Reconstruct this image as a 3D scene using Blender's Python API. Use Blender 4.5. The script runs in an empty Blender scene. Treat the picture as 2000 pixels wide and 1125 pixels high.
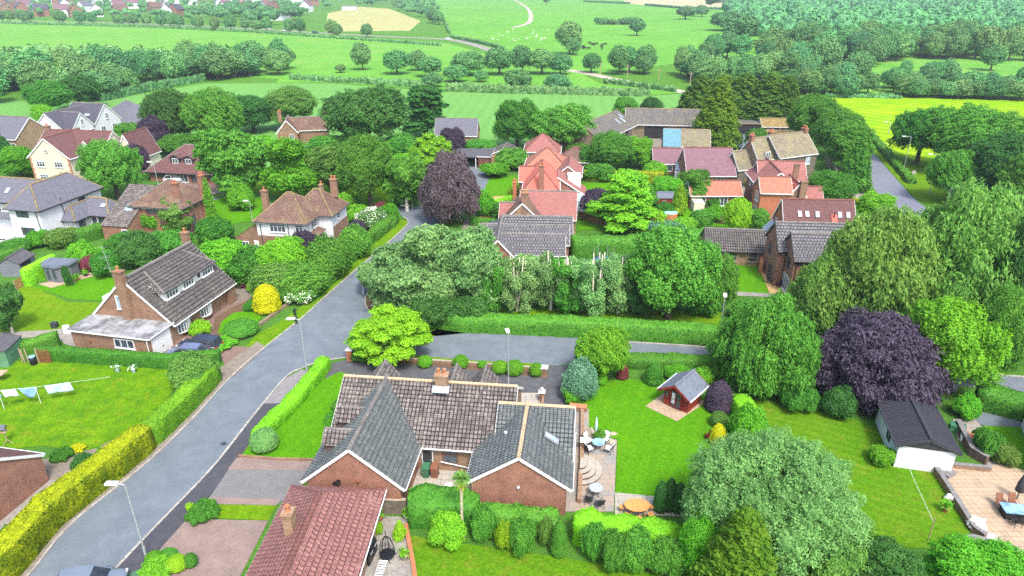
import bpy, math, random
import numpy as np
from mathutils import Vector, Matrix, noise
R = math.radians
rng = random.Random(7)
scene = bpy.context.scene
COL = scene.collection
FPX, PITCH, CAMH = 1333.0, R(24.5), 35.0
sp, cp = math.sin(PITCH), math.cos(PITCH)

# ---------------------------------------------------------------- survey helper: where a point seen in the photo lies on the land
def G(px, py, z=0.0):
    u = (px - 1000) / FPX; v = (py - 562.5) / FPX
    t = (CAMH - z) / (sp + v * cp)
    return Vector((u * t, (cp - v * sp) * t, z))

def hgt(b, py):                       # height of something standing at ground point b whose tip is seen at row py
    v = (py - 562.5) / FPX
    return CAMH - b.y * (sp + v * cp) / (cp - v * sp)

def ppm(b):                           # photo pixels per metre at a ground point
    return FPX / (b.y * cp + CAMH * sp)

# ---------------------------------------------------------------- mesh builder
class MB:
    def __init__(s):
        s.v = []; s.f = []; s.m = []; s.sm = []; s.T = None
    def add(s, pts, faces, m=0, smooth=False):
        n = len(s.v)
        if s.T is not None: pts = [s.T @ Vector(p) for p in pts]
        s.v.extend([tuple(p) for p in pts])
        for f in faces:
            s.f.append([i + n for i in f]); s.m.append(m); s.sm.append(smooth)
        return s
    def face(s, pts, m=0): return s.add(pts, [list(range(len(pts)))], m)
    def box(s, x0, y0, z0, x1, y1, z1, m=0):
        p = [(x0,y0,z0),(x1,y0,z0),(x1,y1,z0),(x0,y1,z0),(x0,y0,z1),(x1,y0,z1),(x1,y1,z1),(x0,y1,z1)]
        return s.add(p, [(3,2,1,0),(4,5,6,7),(0,1,5,4),(1,2,6,5),(2,3,7,6),(3,0,4,7)], m)
    def bar(s, a, b, w, h, m=0, up=(0,0,1)):         # rectangular bar from a to b
        a = Vector(a); b = Vector(b); d = (b - a).normalized(); up = Vector(up)
        if abs(d.dot(up)) > .98: up = Vector((1,0,0))
        x = d.cross(up).normalized() * w / 2; y = x.cross(d).normalized() * h / 2
        p = [a-x-y, a+x-y, a+x+y, a-x+y, b-x-y, b+x-y, b+x+y, b-x+y]
        return s.add(p, [(3,2,1,0),(4,5,6,7),(0,1,5,4),(1,2,6,5),(2,3,7,6),(3,0,4,7)], m)
    def tube(s, a, b, r0, r1=None, n=8, m=0, cap=True, smooth=True):
        r1 = r0 if r1 is None else r1
        a = Vector(a); b = Vector(b); d = (b - a).normalized()
        up = Vector((0,0,1)) if abs(d.z) < .95 else Vector((1,0,0))
        x = d.cross(up).normalized(); y = d.cross(x).normalized()
        p = []
        for c, r in ((a, r0), (b, r1)):
            for i in range(n):
                t = 2 * math.pi * i / n
                p.append(c + x * (r * math.cos(t)) + y * (r * math.sin(t)))
        s.add(p, [(i, i + n, (i+1) % n + n, (i+1) % n) for i in range(n)], m, smooth)
        if cap:
            s.add(p[:n], [list(range(n))], m); s.add(p[n:], [list(range(n-1,-1,-1))], m)
        return s
    def poly_tube(s, pts, rs, n=7, m=0):
        for i in range(len(pts) - 1): s.tube(pts[i], pts[i+1], rs[i], rs[i+1], n, m)
        return s
    def lathe(s, prof, c=(0,0,0), n=16, m=0, sx=1, sy=1, smooth=True):
        p = []
        for r, z in prof:
            for i in range(n):
                t = 2 * math.pi * i / n
                p.append((c[0] + r * sx * math.cos(t), c[1] + r * sy * math.sin(t), c[2] + z))
        f = []
        for k in range(len(prof) - 1):
            for i in range(n):
                j = (i + 1) % n
                f.append((k*n+i, k*n+j, (k+1)*n+j, (k+1)*n+i))
        s.add(p, f, m, smooth)
        s.add(p[:n], [list(range(n-1,-1,-1))], m); s.add(p[-n:], [list(range(n))], m)
        return s
    def prism(s, poly, z0, z1, m=0, mside=None):     # horizontal polygon extruded up
        n = len(poly); mside = m if mside is None else mside
        a = sum(poly[i][0]*poly[(i+1)%n][1]-poly[(i+1)%n][0]*poly[i][1] for i in range(n))
        if a < 0: poly = poly[::-1]
        lo = [(p[0], p[1], z0) for p in poly]; hi = [(p[0], p[1], z1) for p in poly]
        s.add(hi, [list(range(n))], m); s.add(lo, [list(range(n-1,-1,-1))], mside)
        s.add(lo + hi, [(i, (i+1) % n, (i+1) % n + n, i + n) for i in range(n)], mside)
        return s
    def build(s, name, mats, parent=None, loc=(0,0,0), rz=0.0):
        me = bpy.data.meshes.new(name)
        me.from_pydata(s.v, [], s.f)
        if not isinstance(mats, (list, tuple)): mats = [mats]
        for m in mats: me.materials.append(m)
        me.polygons.foreach_set('material_index', s.m)
        me.polygons.foreach_set('use_smooth', s.sm)
        uv = me.uv_layers.new(name='UVMap')
        for p in me.polygons:
            n = p.normal
            if abs(n.z) > .97: t = Vector((1,0,0)); b = Vector((0,1,0))
            else:
                t = Vector((-n.y, n.x, 0)).normalized(); b = n.cross(t)
            for li in p.loop_indices:
                c = me.vertices[me.loops[li].vertex_index].co
                uv.data[li].uv = (c.dot(t), c.dot(b))
        o = bpy.data.objects.new(name, me); COL.objects.link(o)
        if parent is not None: o.parent = parent
        o.location = loc; o.rotation_euler = (0, 0, rz)
        return o

def tag(o, label, cat, group=None):
    o['label'] = label; o['category'] = cat
    if group: o['group'] = group
    return o
def thing(name, label, cat, loc=(0,0,0), rz=0.0, group=None):
    o = bpy.data.objects.new(name, None); COL.objects.link(o)
    o.empty_display_size = .3
    o.location = loc; o.rotation_euler = (0,0,rz)
    return tag(o, label, cat, group)
def struct(o, kind='structure'):
    o['kind'] = kind; return o
KIDS = {}
def copy_tree(root, loc, rz=0.0, label=None, group=None, scale=None):
    kids = [o for o in KIDS.setdefault(root.name, [c for c in root.children])]
    r = root.copy(); COL.objects.link(r); r.location = loc; r.rotation_euler = (0,0,rz)
    if scale: r.scale = scale
    if label: r['label'] = label
    if group: r['group'] = group
    for k in kids:
        c = k.copy(); COL.objects.link(c); c.parent = r
        for g in k.children:
            d = g.copy(); COL.objects.link(d); d.parent = c
    return r
# ---------------------------------------------------------------- materials
def newmat(name):
    m = bpy.data.materials.new(name); m.use_nodes = True
    nt = m.node_tree; nt.nodes.clear()
    out = nt.nodes.new('ShaderNodeOutputMaterial')
    b = nt.nodes.new('ShaderNodeBsdfPrincipled'); nt.links.new(b.outputs[0], out.inputs[0])
    return m, nt, b
def N(nt, t, **kw):
    n = nt.nodes.new(t)
    for k, v in kw.items():
        if k in n.inputs: n.inputs[k].default_value = v
        else: setattr(n, k, v)
    return n
def c4(c): return (c[0], c[1], c[2], 1)
def ramp(nt, src, stops):
    r = nt.nodes.new('ShaderNodeValToRGB'); nt.links.new(src, r.inputs[0])
    e = r.color_ramp.elements
    while len(e) < len(stops): e.new(.5)
    for i, (p, c) in enumerate(stops): e[i].position = p; e[i].color = c4(c)
    return r.outputs[0]
def mix(nt, fac, a, b, mode='MIX'):
    n = nt.nodes.new('ShaderNodeMix'); n.data_type = 'RGBA'; n.blend_type = mode
    for s, v in ((n.inputs[0], fac), (n.inputs[6], a), (n.inputs[7], b)):
        if hasattr(v, 'is_linked'): nt.links.new(v, s)
        elif isinstance(v, (tuple, list)): s.default_value = c4(v)
        else: s.default_value = v
    return n.outputs[2]
def noisen(nt, vec, scale, detail=4, rough=.6):
    n = N(nt, 'ShaderNodeTexNoise', Scale=scale, Detail=detail, Roughness=rough)
    if vec is not None: nt.links.new(vec, n.inputs['Vector'])
    return n.outputs['Fac']
def bump(nt, b, h, dist=.02, st=.5):
    n = N(nt, 'ShaderNodeBump', Strength=st, Distance=dist)
    nt.links.new(h, n.inputs['Height']); nt.links.new(n.outputs[0], b.inputs['Normal'])
def coord(nt, which='Object'): return nt.nodes.new('ShaderNodeTexCoord').outputs[which]

def plain(name, c, rough=.7, var=.25, scale=3.0, metal=0.0, bd=0.0, spec=.3, c2=None):
    m, nt, b = newmat(name)
    v = coord(nt); f = noisen(nt, v, scale, 5, .65)
    lo = tuple(x * (1 - var) for x in c); hi = tuple(min(1, x * (1 + var)) for x in (c2 or c))
    nt.links.new(ramp(nt, f, [(.3, lo), (.7, hi)]), b.inputs['Base Color'])
    b.inputs['Roughness'].default_value = rough; b.inputs['Metallic'].default_value = metal
    b.inputs['Specular IOR Level'].default_value = spec
    if bd: bump(nt, b, noisen(nt, v, scale * 6, 4), bd, .6)
    return m
def ground_mat(name, cols, s1=.08, s2=1.2, s3=9.0, rough=.9, bd=.03, stripe=None, dry=(1.0, 1.0, 1.0)):
    """three sizes of mottling; optional mowing / drilling lines (angle, width, strength)"""
    m, nt, b = newmat(name)
    v = coord(nt)
    GL = .82 if 'asph' in name or 'tarmac' in name else .6
    a = noisen(nt, v, s1, 5, .65); c = noisen(nt, v, s2, 5, .7); d = noisen(nt, v, s3, 3, .7)
    col = ramp(nt, a, [(.32, cols[0]), (.66, cols[1])])
    e = noisen(nt, v, s1 * 4.3, 6, .75)
    pt = ramp(nt, e, [(.52, (0,0,0)), (.64, (1,1,1))])
    col = mix(nt, pt, col, tuple(min(1, x * y) for x, y in zip(cols[1], dry)))
    k = ramp(nt, c, [(.38, (0,0,0)), (.66, (1,1,1))])
    col = mix(nt, k, col, cols[2])
    g = ramp(nt, d, [(.25, (GL,)*3), (.75, (2-GL,)*3)])
    col = mix(nt, 1.0, col, g, 'MULTIPLY')
    if stripe:
        mp = N(nt, 'ShaderNodeMapping'); mp.inputs['Rotation'].default_value = (0,0,R(stripe[0])); nt.links.new(v, mp.inputs[0])
        w = N(nt, 'ShaderNodeTexWave', Scale=.314/stripe[1], Distortion=1.2, Detail=2); w.inputs['Detail Scale'].default_value = .4
        nt.links.new(mp.outputs[0], w.inputs[0])
        s = stripe[2]
        col = mix(nt, 1.0, col, ramp(nt, w.outputs[1], [(.3, (1-s,1-s,1-s)), (.7, (1+s,1+s,1+s))]), 'MULTIPLY')
    nt.links.new(col, b.inputs['Base Color']); b.inputs['Roughness'].default_value = rough
    b.inputs['Specular IOR Level'].default_value = .04
    if bd: bump(nt, b, d, bd, .5)
    return m
def brick(name, c1, c2, mortar, w=.23, h=.08, ms=.012, stain=.3, bd=.006):
    m, nt, b = newmat(name)
    uv = coord(nt, 'UV'); ob = coord(nt)
    t = N(nt, 'ShaderNodeTexBrick', Color1=c4(c1), Color2=c4(c2), Mortar=c4(mortar), Scale=1.0, Bias=0.0)
    t.inputs['Mortar Size'].default_value = ms; t.inputs['Brick Width'].default_value = w; t.inputs['Row Height'].default_value = h
    nt.links.new(uv, t.inputs['Vector'])
    n = noisen(nt, ob, .9, 6, .7); n2 = noisen(nt, ob, 7, 3, .7)
    g = ramp(nt, n, [(.3, (1-stain,)*3), (.7, (1+stain*.6,)*3)])
    col = mix(nt, 1.0, t.outputs[0], g, 'MULTIPLY')
    g2 = ramp(nt, n2, [(.3, (.8,.8,.8)), (.7, (1.18,1.14,1.1))])
    col = mix(nt, 1.0, col, g2, 'MULTIPLY')
    nt.links.new(col, b.inputs['Base Color']); b.inputs['Roughness'].default_value = .88; b.inputs['Specular IOR Level'].default_value = .2
    bump(nt, b, t.outputs['Fac'], -bd, .7)
    return m
def tiles(name, c1, c2, moss, gap, w=.3, h=.33, off=0.0, mossamt=.55, wave=.02, ms=.02):
    """tiled roof: every tile its own tone, joints painted dark like the shade between tiles, lichen growing in patches"""
    m, nt, b = newmat(name)
    uv = coord(nt, 'UV'); ob = coord(nt)
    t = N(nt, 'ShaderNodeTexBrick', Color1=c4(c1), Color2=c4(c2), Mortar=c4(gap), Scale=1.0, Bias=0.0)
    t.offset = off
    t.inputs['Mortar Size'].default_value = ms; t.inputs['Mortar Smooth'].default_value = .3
    t.inputs['Brick Width'].default_value = w; t.inputs['Row Height'].default_value = h
    nt.links.new(uv, t.inputs['Vector'])
    n = noisen(nt, ob, .55, 8, .72); n2 = noisen(nt, ob, 6, 4, .75)
    k = mix(nt, .5, n, n2)
    kk = ramp(nt, k, [(mossamt - .06, (0,0,0)), (mossamt + .1, (1,1,1))])
    col = mix(nt, kk, t.outputs[0], moss)
    g2 = ramp(nt, n2, [(.25, (.72,.72,.72)), (.75, (1.25,1.25,1.25))])
    col = mix(nt, 1.0, col, g2, 'MULTIPLY')
    nt.links.new(col, b.inputs['Base Color']); b.inputs['Roughness'].default_value = .85; b.inputs['Specular IOR Level'].default_value = .25
    sx = N(nt, 'ShaderNodeSeparateXYZ'); nt.links.new(uv, sx.inputs[0])
    mm = N(nt, 'ShaderNodeMath', operation='MULTIPLY'); mm.inputs[1].default_value = 2*math.pi/w; nt.links.new(sx.outputs[0], mm.inputs[0])
    s = N(nt, 'ShaderNodeMath', operation='SINE'); nt.links.new(mm.outputs[0], s.inputs[0])
    if wave: bump(nt, b, s.outputs[0], wave, .8)
    return m
def leafmat(name, dark, light, hue=.012, trans=.45):
    dark = tuple(x * 2.1 for x in dark); light = tuple(x * 1.5 for x in light)
    m, nt, b = newmat(name)
    at = N(nt, 'ShaderNodeAttribute', attribute_name='rnd')
    oi = nt.nodes.new('ShaderNodeObjectInfo'); ob = coord(nt)
    n = noisen(nt, ob, .8, 4, .6)
    f = mix(nt, .4, at.outputs['Fac'], n)
    col = ramp(nt, f, [(.15, dark), (.5, tuple((a+c)/2 for a, c in zip(dark, light))), (.85, light)])
    h = N(nt, 'ShaderNodeHueSaturation')
    mr = N(nt, 'ShaderNodeMapRange'); mr.inputs[3].default_value = .5 - hue; mr.inputs[4].default_value = .5 + hue
    nt.links.new(oi.outputs['Random'], mr.inputs[0]); nt.links.new(mr.outputs[0], h.inputs['Hue'])
    ad = N(nt, 'ShaderNodeMath', operation='MULTIPLY_ADD'); nt.links.new(oi.outputs['Random'], ad.inputs[0]); ad.inputs[1].default_value = 7.31; ad.inputs[2].default_value = .1
    fr = N(nt, 'ShaderNodeMath', operation='FRACT'); nt.links.new(ad.outputs[0], fr.inputs[0])
    mv = N(nt, 'ShaderNodeMapRange'); mv.inputs[3].default_value = .82; mv.inputs[4].default_value = 1.18
    nt.links.new(fr.outputs[0], mv.inputs[0]); nt.links.new(mv.outputs[0], h.inputs['Value'])
    nt.links.new(col, h.inputs['Color'])
    nt.links.new(h.outputs[0], b.inputs['Base Color']); b.inputs['Roughness'].default_value = .6; b.inputs['Specular IOR Level'].default_value = .12
    tr = nt.nodes.new('ShaderNodeBsdfTranslucent'); nt.links.new(h.outputs[0], tr.inputs[0])
    ms = nt.nodes.new('ShaderNodeMixShader'); ms.inputs[0].default_value = trans
    nt.links.new(b.outputs[0], ms.inputs[1]); nt.links.new(tr.outputs[0], ms.inputs[2])
    out = [x for x in nt.nodes if x.type == 'OUTPUT_MATERIAL'][0]
    nt.links.new(ms.outputs[0], out.inputs[0])
    return m
def glassmat(name, c=(.03,.04,.05), rough=.06):
    m, nt, b = newmat(name)
    v = coord(nt); f = noisen(nt, v, 1.3, 2)
    nt.links.new(ramp(nt, f, [(.35, c), (.7, tuple(x*2.4+.01 for x in c))]), b.inputs['Base Color'])
    b.inputs['Roughness'].default_value = rough; b.inputs['Specular IOR Level'].default_value = .6
    return m
M = {}
def slabs(name, cols, w=.6, h=.6, off=.5, ms=.015, gap=(.12,.11,.09)):
    m, nt, b = newmat(name)
    ob = coord(nt)
    t = N(nt, 'ShaderNodeTexBrick', Color1=c4(cols[0]), Color2=c4(cols[1]), Mortar=c4(gap), Scale=1.0, Bias=0.0)
    t.offset = off; t.inputs['Mortar Size'].default_value = ms; t.inputs['Brick Width'].default_value = w; t.inputs['Row Height'].default_value = h
    nt.links.new(ob, t.inputs['Vector'])
    n = noisen(nt, ob, .7, 6, .7); n2 = noisen(nt, ob, 5, 4, .7)
    col = mix(nt, ramp(nt, n, [(.42, (0,0,0)), (.62, (1,1,1))]), t.outputs[0], cols[2] if len(cols) > 2 else cols[1])
    col = mix(nt, .3, col, mix(nt, 1.0, t.outputs[0], ramp(nt, n2, [(.3, (.75,)*3), (.7, (1.2,)*3)]), 'MULTIPLY'))
    nt.links.new(col, b.inputs['Base Color']); b.inputs['Roughness'].default_value = .85; b.inputs['Specular IOR Level'].default_value = .2
    bump(nt, b, t.outputs['Fac'], -.006, .6)
    return m
# leaves
L = {
 'green':  leafmat('leaf_green',  (.025,.10,.012), (.105,.28,.035)),
 'bright': leafmat('leaf_bright', (.04,.15,.010), (.15,.38,.025)),
 'yellow': leafmat('leaf_yellow', (.075,.18,.008), (.24,.42,.02)),
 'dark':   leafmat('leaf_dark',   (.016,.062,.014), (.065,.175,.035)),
 'olive':  leafmat('leaf_olive',  (.04,.105,.016), (.155,.28,.055)),
 'purple': leafmat('leaf_purple', (.012,.010,.016), (.06,.045,.07), .02, .1),
 'copper': leafmat('leaf_copper', (.024,.019,.022), (.115,.09,.095), .02, .12),
 'blue':   leafmat('leaf_blue',   (.035,.10,.055), (.14,.27,.17)),
 'silver': leafmat('leaf_silver', (.04,.12,.03), (.18,.38,.12)),
 'gold':   leafmat('leaf_gold',   (.20,.22,.004), (.50,.46,.012)),
 'red':    leafmat('leaf_red',    (.05,.012,.018), (.16,.04,.05), .02, .1),
 'far':    leafmat('leaf_far',    (.026,.092,.028), (.115,.255,.075), .03, .15),
 'fardk':  leafmat('leaf_far_dark', (.022,.08,.028), (.095,.225,.07), .03, .15),
 'white':  leafmat('leaf_flower', (.05,.15,.02), (.95,.95,.9), .0, .2),
 'conifer':leafmat('leaf_conifer',(.022,.07,.010), (.10,.20,.022)),
 'hedge':  leafmat('leaf_hedge',  (.016,.066,.008), (.068,.19,.018), .008, .15),
 'hedgey': leafmat('leaf_hedge_gold', (.012,.036,.002), (.28,.33,.006), .004, .15),
 'hedgel': leafmat('leaf_hedge_light', (.014,.055,.004), (.115,.245,.010), .004, .15),
 'hedgeb': leafmat('leaf_hedge_bright', (.05,.17,.006), (.17,.42,.016), .004, .15),
}
for e_ in [n for n in L['white'].node_tree.nodes if n.type == 'VALTORGB' and len(n.color_ramp.elements) == 3]:
    e_.color_ramp.elements[1].position = .56; e_.color_ramp.elements[1].color = (.07,.19,.03,1); e_.color_ramp.elements[2].position = .62
L['farback'] = leafmat('leaf_far_back', (.018,.05,.028), (.06,.125,.062), .02, .2)
L['lime'] = leafmat('leaf_lime', (.055,.17,.010), (.19,.42,.025))
L['birch'] = leafmat('leaf_birch', (.05,.125,.04), (.22,.38,.13))
L['tips'] = leafmat('leaf_golden_tips', (.03,.09,.008), (.13,.23,.015))
M['bark'] = plain('bark', (.085,.065,.05), .95, .4, 6, bd=.03)
M['birchbark'] = plain('birch_bark', (.60,.56,.47), .9, .35, 5, bd=.01)
M['twig'] = plain('pale_twig', (.36,.32,.22), .9, .3, 5)
# walls
M['brick_red'] = brick('brick_red', (.27,.095,.055), (.20,.075,.048), (.27,.21,.17))
M['brick_orange'] = brick('brick_orange', (.40,.115,.045), (.34,.10,.045), (.33,.2,.13), stain=.15)
M['brick_brown'] = brick('brick_brown', (.24,.12,.065), (.15,.075,.045), (.27,.22,.17))
M['brick_buff'] = brick('brick_buff', (.30,.18,.10), (.20,.11,.065), (.3,.25,.19))
M['brick_dark'] = brick('brick_dark', (.12,.065,.05), (.085,.05,.042), (.14,.11,.1))
M['stone'] = brick('rubble_stone', (.24,.20,.135), (.14,.115,.08), (.2,.17,.12), .42, .22, .02, .4)
M['stone_dark'] = brick('rubble_stone_dark', (.15,.135,.10), (.085,.08,.065), (.13,.12,.10), .42, .22, .02, .4)
M['render'] = plain('white_render', (.52,.54,.565), .85, .06, .6)
M['cream'] = plain('cream_render', (0.493,0.466,0.370), .85, .07, .6)
M['pvc'] = plain('white_frame', (.60,.62,.63), .4, .05, 2)
M['whitepaint'] = plain('white_paint', (.58,.59,.58), .55, .08, 2)
M['greydark'] = plain('dark_grey_metal', (.035,.04,.045), .5, .2, 3)
M['grey'] = plain('grey_metal', (.22,.24,.26), .5, .2, 4)
M['galv'] = plain('galvanised_steel', (.34,.37,.39), .45, .15, 6, .3)
M['black'] = plain('black_gloss', (.012,.013,.016), .35, .3, 4)
M['lead'] = plain('lead_flashing', (0.264,0.334,0.405), .6, .2, 3)
M['terracotta'] = plain('terracotta', (.42,.16,.075), .8, .2, 8)
M['ridge_cream'] = brick('ridge_cream', (0.493,0.387,0.255), (0.405,0.317,0.202), (0.220,0.158,0.088), .3, .5, .02, .2)
M['ridge_grey'] = brick('ridge_grey', (.20,.19,.18), (.15,.145,.14), (.07,.07,.07), .33, .5, .02, .3)
M['ridge_red'] = brick('ridge_red', (.19,.085,.07), (.15,.07,.06), (.06,.03,.028), .33, .5, .02, .3)
M['ridge_moss'] = brick('ridge_moss', (.26,.22,.10), (.18,.13,.07), (.1,.08,.04), .33, .5, .02, .3)
M['ridge_stone'] = brick('ridge_stone', (.24,.20,.14), (.18,.15,.10), (.1,.08,.06), .4, .5, .02, .3)
M['glass'] = glassmat('window_glass')
M['skyglass'] = glassmat('skylight_glass', (.16,.22,.27), .1)
# roofs
M['t_brown'] = tiles('tile_brown', (.20,.18,.17), (.085,.075,.07), (.26,.235,.20), (.03,.028,.027), .3, .36, 0, .58, .05, .045)
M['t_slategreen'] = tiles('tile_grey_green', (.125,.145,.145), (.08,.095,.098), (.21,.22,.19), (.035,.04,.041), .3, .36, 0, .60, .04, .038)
M['t_grey'] = tiles('tile_grey', (.165,.165,.175), (.115,.115,.125), (.22,.22,.20), (.03,.03,.033), .4, .42, 0.5, .66, .03, .05)
M['t_greybrown'] = tiles('tile_grey_brown', (.14,.13,.125), (.085,.078,.076), (.20,.185,.15), (.02,.018,.017), .3, .45, 0, .60, .04, .05)
M['t_slate'] = tiles('slate_blue', (.125,.128,.155), (.095,.098,.125), (.19,.16,.10), (.05,.05,.065), .3, .25, .5, .70, 0, .012)
M['t_slatedark'] = tiles('slate_dark', (.075,.075,.095), (.055,.055,.075), (.12,.11,.09), (.03,.03,.04), .25, .25, .5, .68, 0, .012)
M['t_red'] = tiles('tile_red', (0.242,0.114,0.103), (0.185,0.088,0.081), (0.299,0.176,0.158), (0.044,0.018,0.018), .34, .36, .5, .60, .016, .03)
M['t_redbright'] = tiles('tile_bright_red', (0.458,0.132,0.097), (0.405,0.110,0.079), (0.484,0.176,0.132), (0.220,0.053,0.044), .27, .3, .5, .7, 0, .012)
M['t_orange'] = tiles('tile_orange', (0.352,0.150,0.097), (0.282,0.114,0.079), (0.317,0.211,0.150), (0.141,0.053,0.040), .27, .3, .5, .6, 0, .015)
M['t_rust'] = tiles('tile_rust', (.17,.095,.072), (.105,.066,.054), (.22,.18,.10), (.04,.027,.022), .22, .22, .5, .57, 0, .02)
M['t_wine'] = tiles('tile_wine', (.14,.066,.062), (.10,.05,.05), (.17,.10,.085), (.05,.028,.03), .27, .28, .5, .64, 0, .016)
M['t_purple'] = tiles('tile_purple', (.185,.105,.125), (.145,.08,.10), (.22,.15,.15), (.07,.04,.05), .27, .3, .5, .66, 0, .014)
M['t_stone'] = tiles('stone_slab_roof', (.19,.165,.115), (.13,.115,.085), (.22,.21,.09), (.05,.045,.035), .5, .4, .5, .55, 0, .02)
M['t_rusttop'] = tiles('tile_weathered_red', (.28,.115,.10), (.22,.095,.085), (.27,.19,.16), (.09,.04,.035), .27, .28, .5, .62, 0, .014)
M['corr'] = tiles('corrugated_sheet', (.125,.125,.122), (.09,.09,.09), (.19,.16,.085), (.05,.05,.048), .18, 2.2, 0, .55, .03, .02)
M['corr_dark'] = tiles('corrugated_sheet_dark', (.075,.07,.065), (.05,.047,.045), (.11,.085,.055), (.03,.03,.03), .18, 2.2, 0, .58, .03, .02)
M['corr_roof_dark'] = tiles('ribbed_dark_sheet', (.035,.037,.05), (.028,.03,.042), (.05,.05,.06), (.012,.012,.016), .22, 3, 0, .7, .04, .03)
M['teal'] = tiles('teal_sheet', (.10,.22,.27), (.09,.20,.25), (.13,.24,.27), (.06,.15,.18), .3, 3, 0, .75, .02, .01)
M['felt'] = slabs('roof_felt', ((0.317,0.326,0.334), (0.211,0.220,0.229), (0.026,0.026,0.028)), 1.5, .9, .3, .012, (0.176,0.176,0.176))
M['feltblue'] = plain('blue_grey_felt', (.105,.125,.16), .85, .25, 2.5, bd=.01)
M['feltdark'] = plain('dark_felt', (.07,.07,.08), .9, .25, 2.5, bd=.01)
M['mosswood'] = plain('mossy_sheet', (.19,.14,.055), .95, .4, 1.5, bd=.02)
# ground
M['land'] = ground_mat('rough_grass', ((0.060,0.170,0.018), (0.080,0.212,0.021), (0.056,0.145,0.018)), .03, .4, 4)
M['lawn'] = ground_mat('lawn', ((0.048,0.176,0.004), (0.072,0.212,0.004), (0.055,0.187,0.004)), .12, .9, 6, stripe=(20, 1.1, .025), dry=(1.2,1.02,1.4))
M['lawn_y'] = ground_mat('lawn_yellowish', ((0.086,0.173,0.004), (0.117,0.202,0.006), (0.074,0.179,0.004)), .14, 1.0, 5, stripe=(-10, 1.3, .03), dry=(1.25,.98,1.5))
M['lawn_l'] = ground_mat('lawn_mossy', ((0.075,0.196,0.004), (0.109,0.214,0.004), (0.049,0.138,0.004)), .22, .7, 5, dry=(1.45,.9,2.5))
M['lawn_d'] = ground_mat('lawn_drying', ((0.053,0.150,0.004), (0.088,0.167,0.008), (0.055,0.156,0.004)), .15, 1.0, 5, stripe=(-62, .9, .05), dry=(1.5,.95,2.0))
M['verge'] = ground_mat('verge_grass', ((0.075,0.173,0.004), (0.109,0.208,0.005), (0.063,0.156,0.004)), .25, 1.3, 5, dry=(1.3,.97,1.6))
M['shrubland'] = ground_mat('undergrowth', ((0.036,0.108,0.014), (0.066,0.180,0.022), (0.054,0.132,0.022)), .3, 1.6, 7, bd=.15)
M['crop'] = ground_mat('young_crop', ((0.092,0.232,0.053), (0.116,0.266,0.063), (0.099,0.239,0.053)), .015, .12, 2, stripe=(4, 3.2, .035), dry=(.92,.97,.9))
M['pasture'] = ground_mat('pasture', ((0.066,0.239,0.026), (0.099,0.292,0.029), (0.132,0.261,0.048)), .012, .06, 1.2, dry=(1.35,1.0,1.5))
M['hillpasture'] = ground_mat('hill_pasture', ((0.086,0.254,0.029), (0.117,0.299,0.037), (0.080,0.232,0.026)), .01, .05, .8, dry=(1.2,.98,1.3))
M['hayfield'] = ground_mat('hay_field', ((0.282,0.282,0.113), (0.352,0.338,0.155), (0.253,0.268,0.099)), .02, .1, 1)
M['beige'] = ground_mat('beige_field', ((0.324,0.296,0.169), (0.366,0.338,0.211), (0.296,0.282,0.155)), .01, .1, 1)
M['rape'] = ground_mat('lime_crop', ((0.155,0.310,0.003), (0.253,0.352,0.004), (0.120,0.282,0.003)), .03, .12, 2, stripe=(-38, 4.5, .12), dry=(1.25,1.0,1.0))
M['asphalt'] = ground_mat('asphalt', ((0.115,0.139,0.161), (0.143,0.169,0.194), (0.102,0.123,0.145)), .10, .6, 9, .82, .004, dry=(.84,.84,.85))
M['asphalt_b'] = ground_mat('asphalt_blue', ((0.132,0.143,0.184), (0.163,0.176,0.218), (0.123,0.134,0.170)), .10, .8, 9, .82, .004, dry=(.9,.9,.9))
M['tarmac_new'] = ground_mat('new_tarmac', ((0.054,0.056,0.068), (0.068,0.070,0.083), (0.048,0.051,0.060)), .3, 1.5, 22, .85, .004)
M['tarmac'] = ground_mat('drive_tarmac', ((0.075,0.079,0.086), (0.101,0.106,0.114), (0.066,0.070,0.077)), .25, 1.5, 22, .85, .004, dry=(.8,.8,.8))
M['pavement'] = ground_mat('footway', ((.17,.165,.17), (.21,.205,.205), (.15,.147,.15)), .3, 2, 14, .85, .004)
M['concrete'] = ground_mat('concrete', ((0.211,0.202,0.185), (0.264,0.251,0.224), (0.185,0.176,0.158)), .4, 1.5, 9, .85, .005)
M['kerb'] = brick('kerbstones', (.34,.33,.30), (.28,.27,.25), (.15,.14,.13), .9, .6, .02, .25)
M['paving_pink'] = slabs('block_paving_pink', ((0.176,0.109,0.095), (0.148,0.092,0.081), (0.190,0.127,0.106)), .2, .1, .5, .008)
M['paving_grey'] = slabs('block_paving_grey', ((0.141,0.144,0.151), (0.120,0.123,0.130), (0.155,0.155,0.158)), .2, .1, .5, .008)
M['paving_rose'] = slabs('block_paving_rose', ((0.207,0.150,0.136), (0.176,0.128,0.119), (0.229,0.172,0.154)), .2, .1, .5, .008)
M['flags'] = slabs('stone_flags', ((0.317,0.238,0.176), (0.202,0.220,0.229), (0.246,0.220,0.185)), .75, .6, .4)
M['flags_pale'] = slabs('pale_slabs', ((0.334,0.317,0.273), (0.282,0.273,0.246), (0.317,0.290,0.238)), .6, .6, 0)
M['flags_sand'] = slabs('sandy_slabs', ((0.352,0.264,0.176), (0.290,0.220,0.154), (0.370,0.290,0.207)), .45, .45, 0)
M['sand'] = plain('sandy_deck', (.40,.27,.11), .9, .2, 1.2)
M['soil'] = ground_mat('bare_soil', ((.10,.06,.04), (.15,.09,.06), (.09,.07,.04)), .5, 2, 9, .95, .05)
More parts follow.
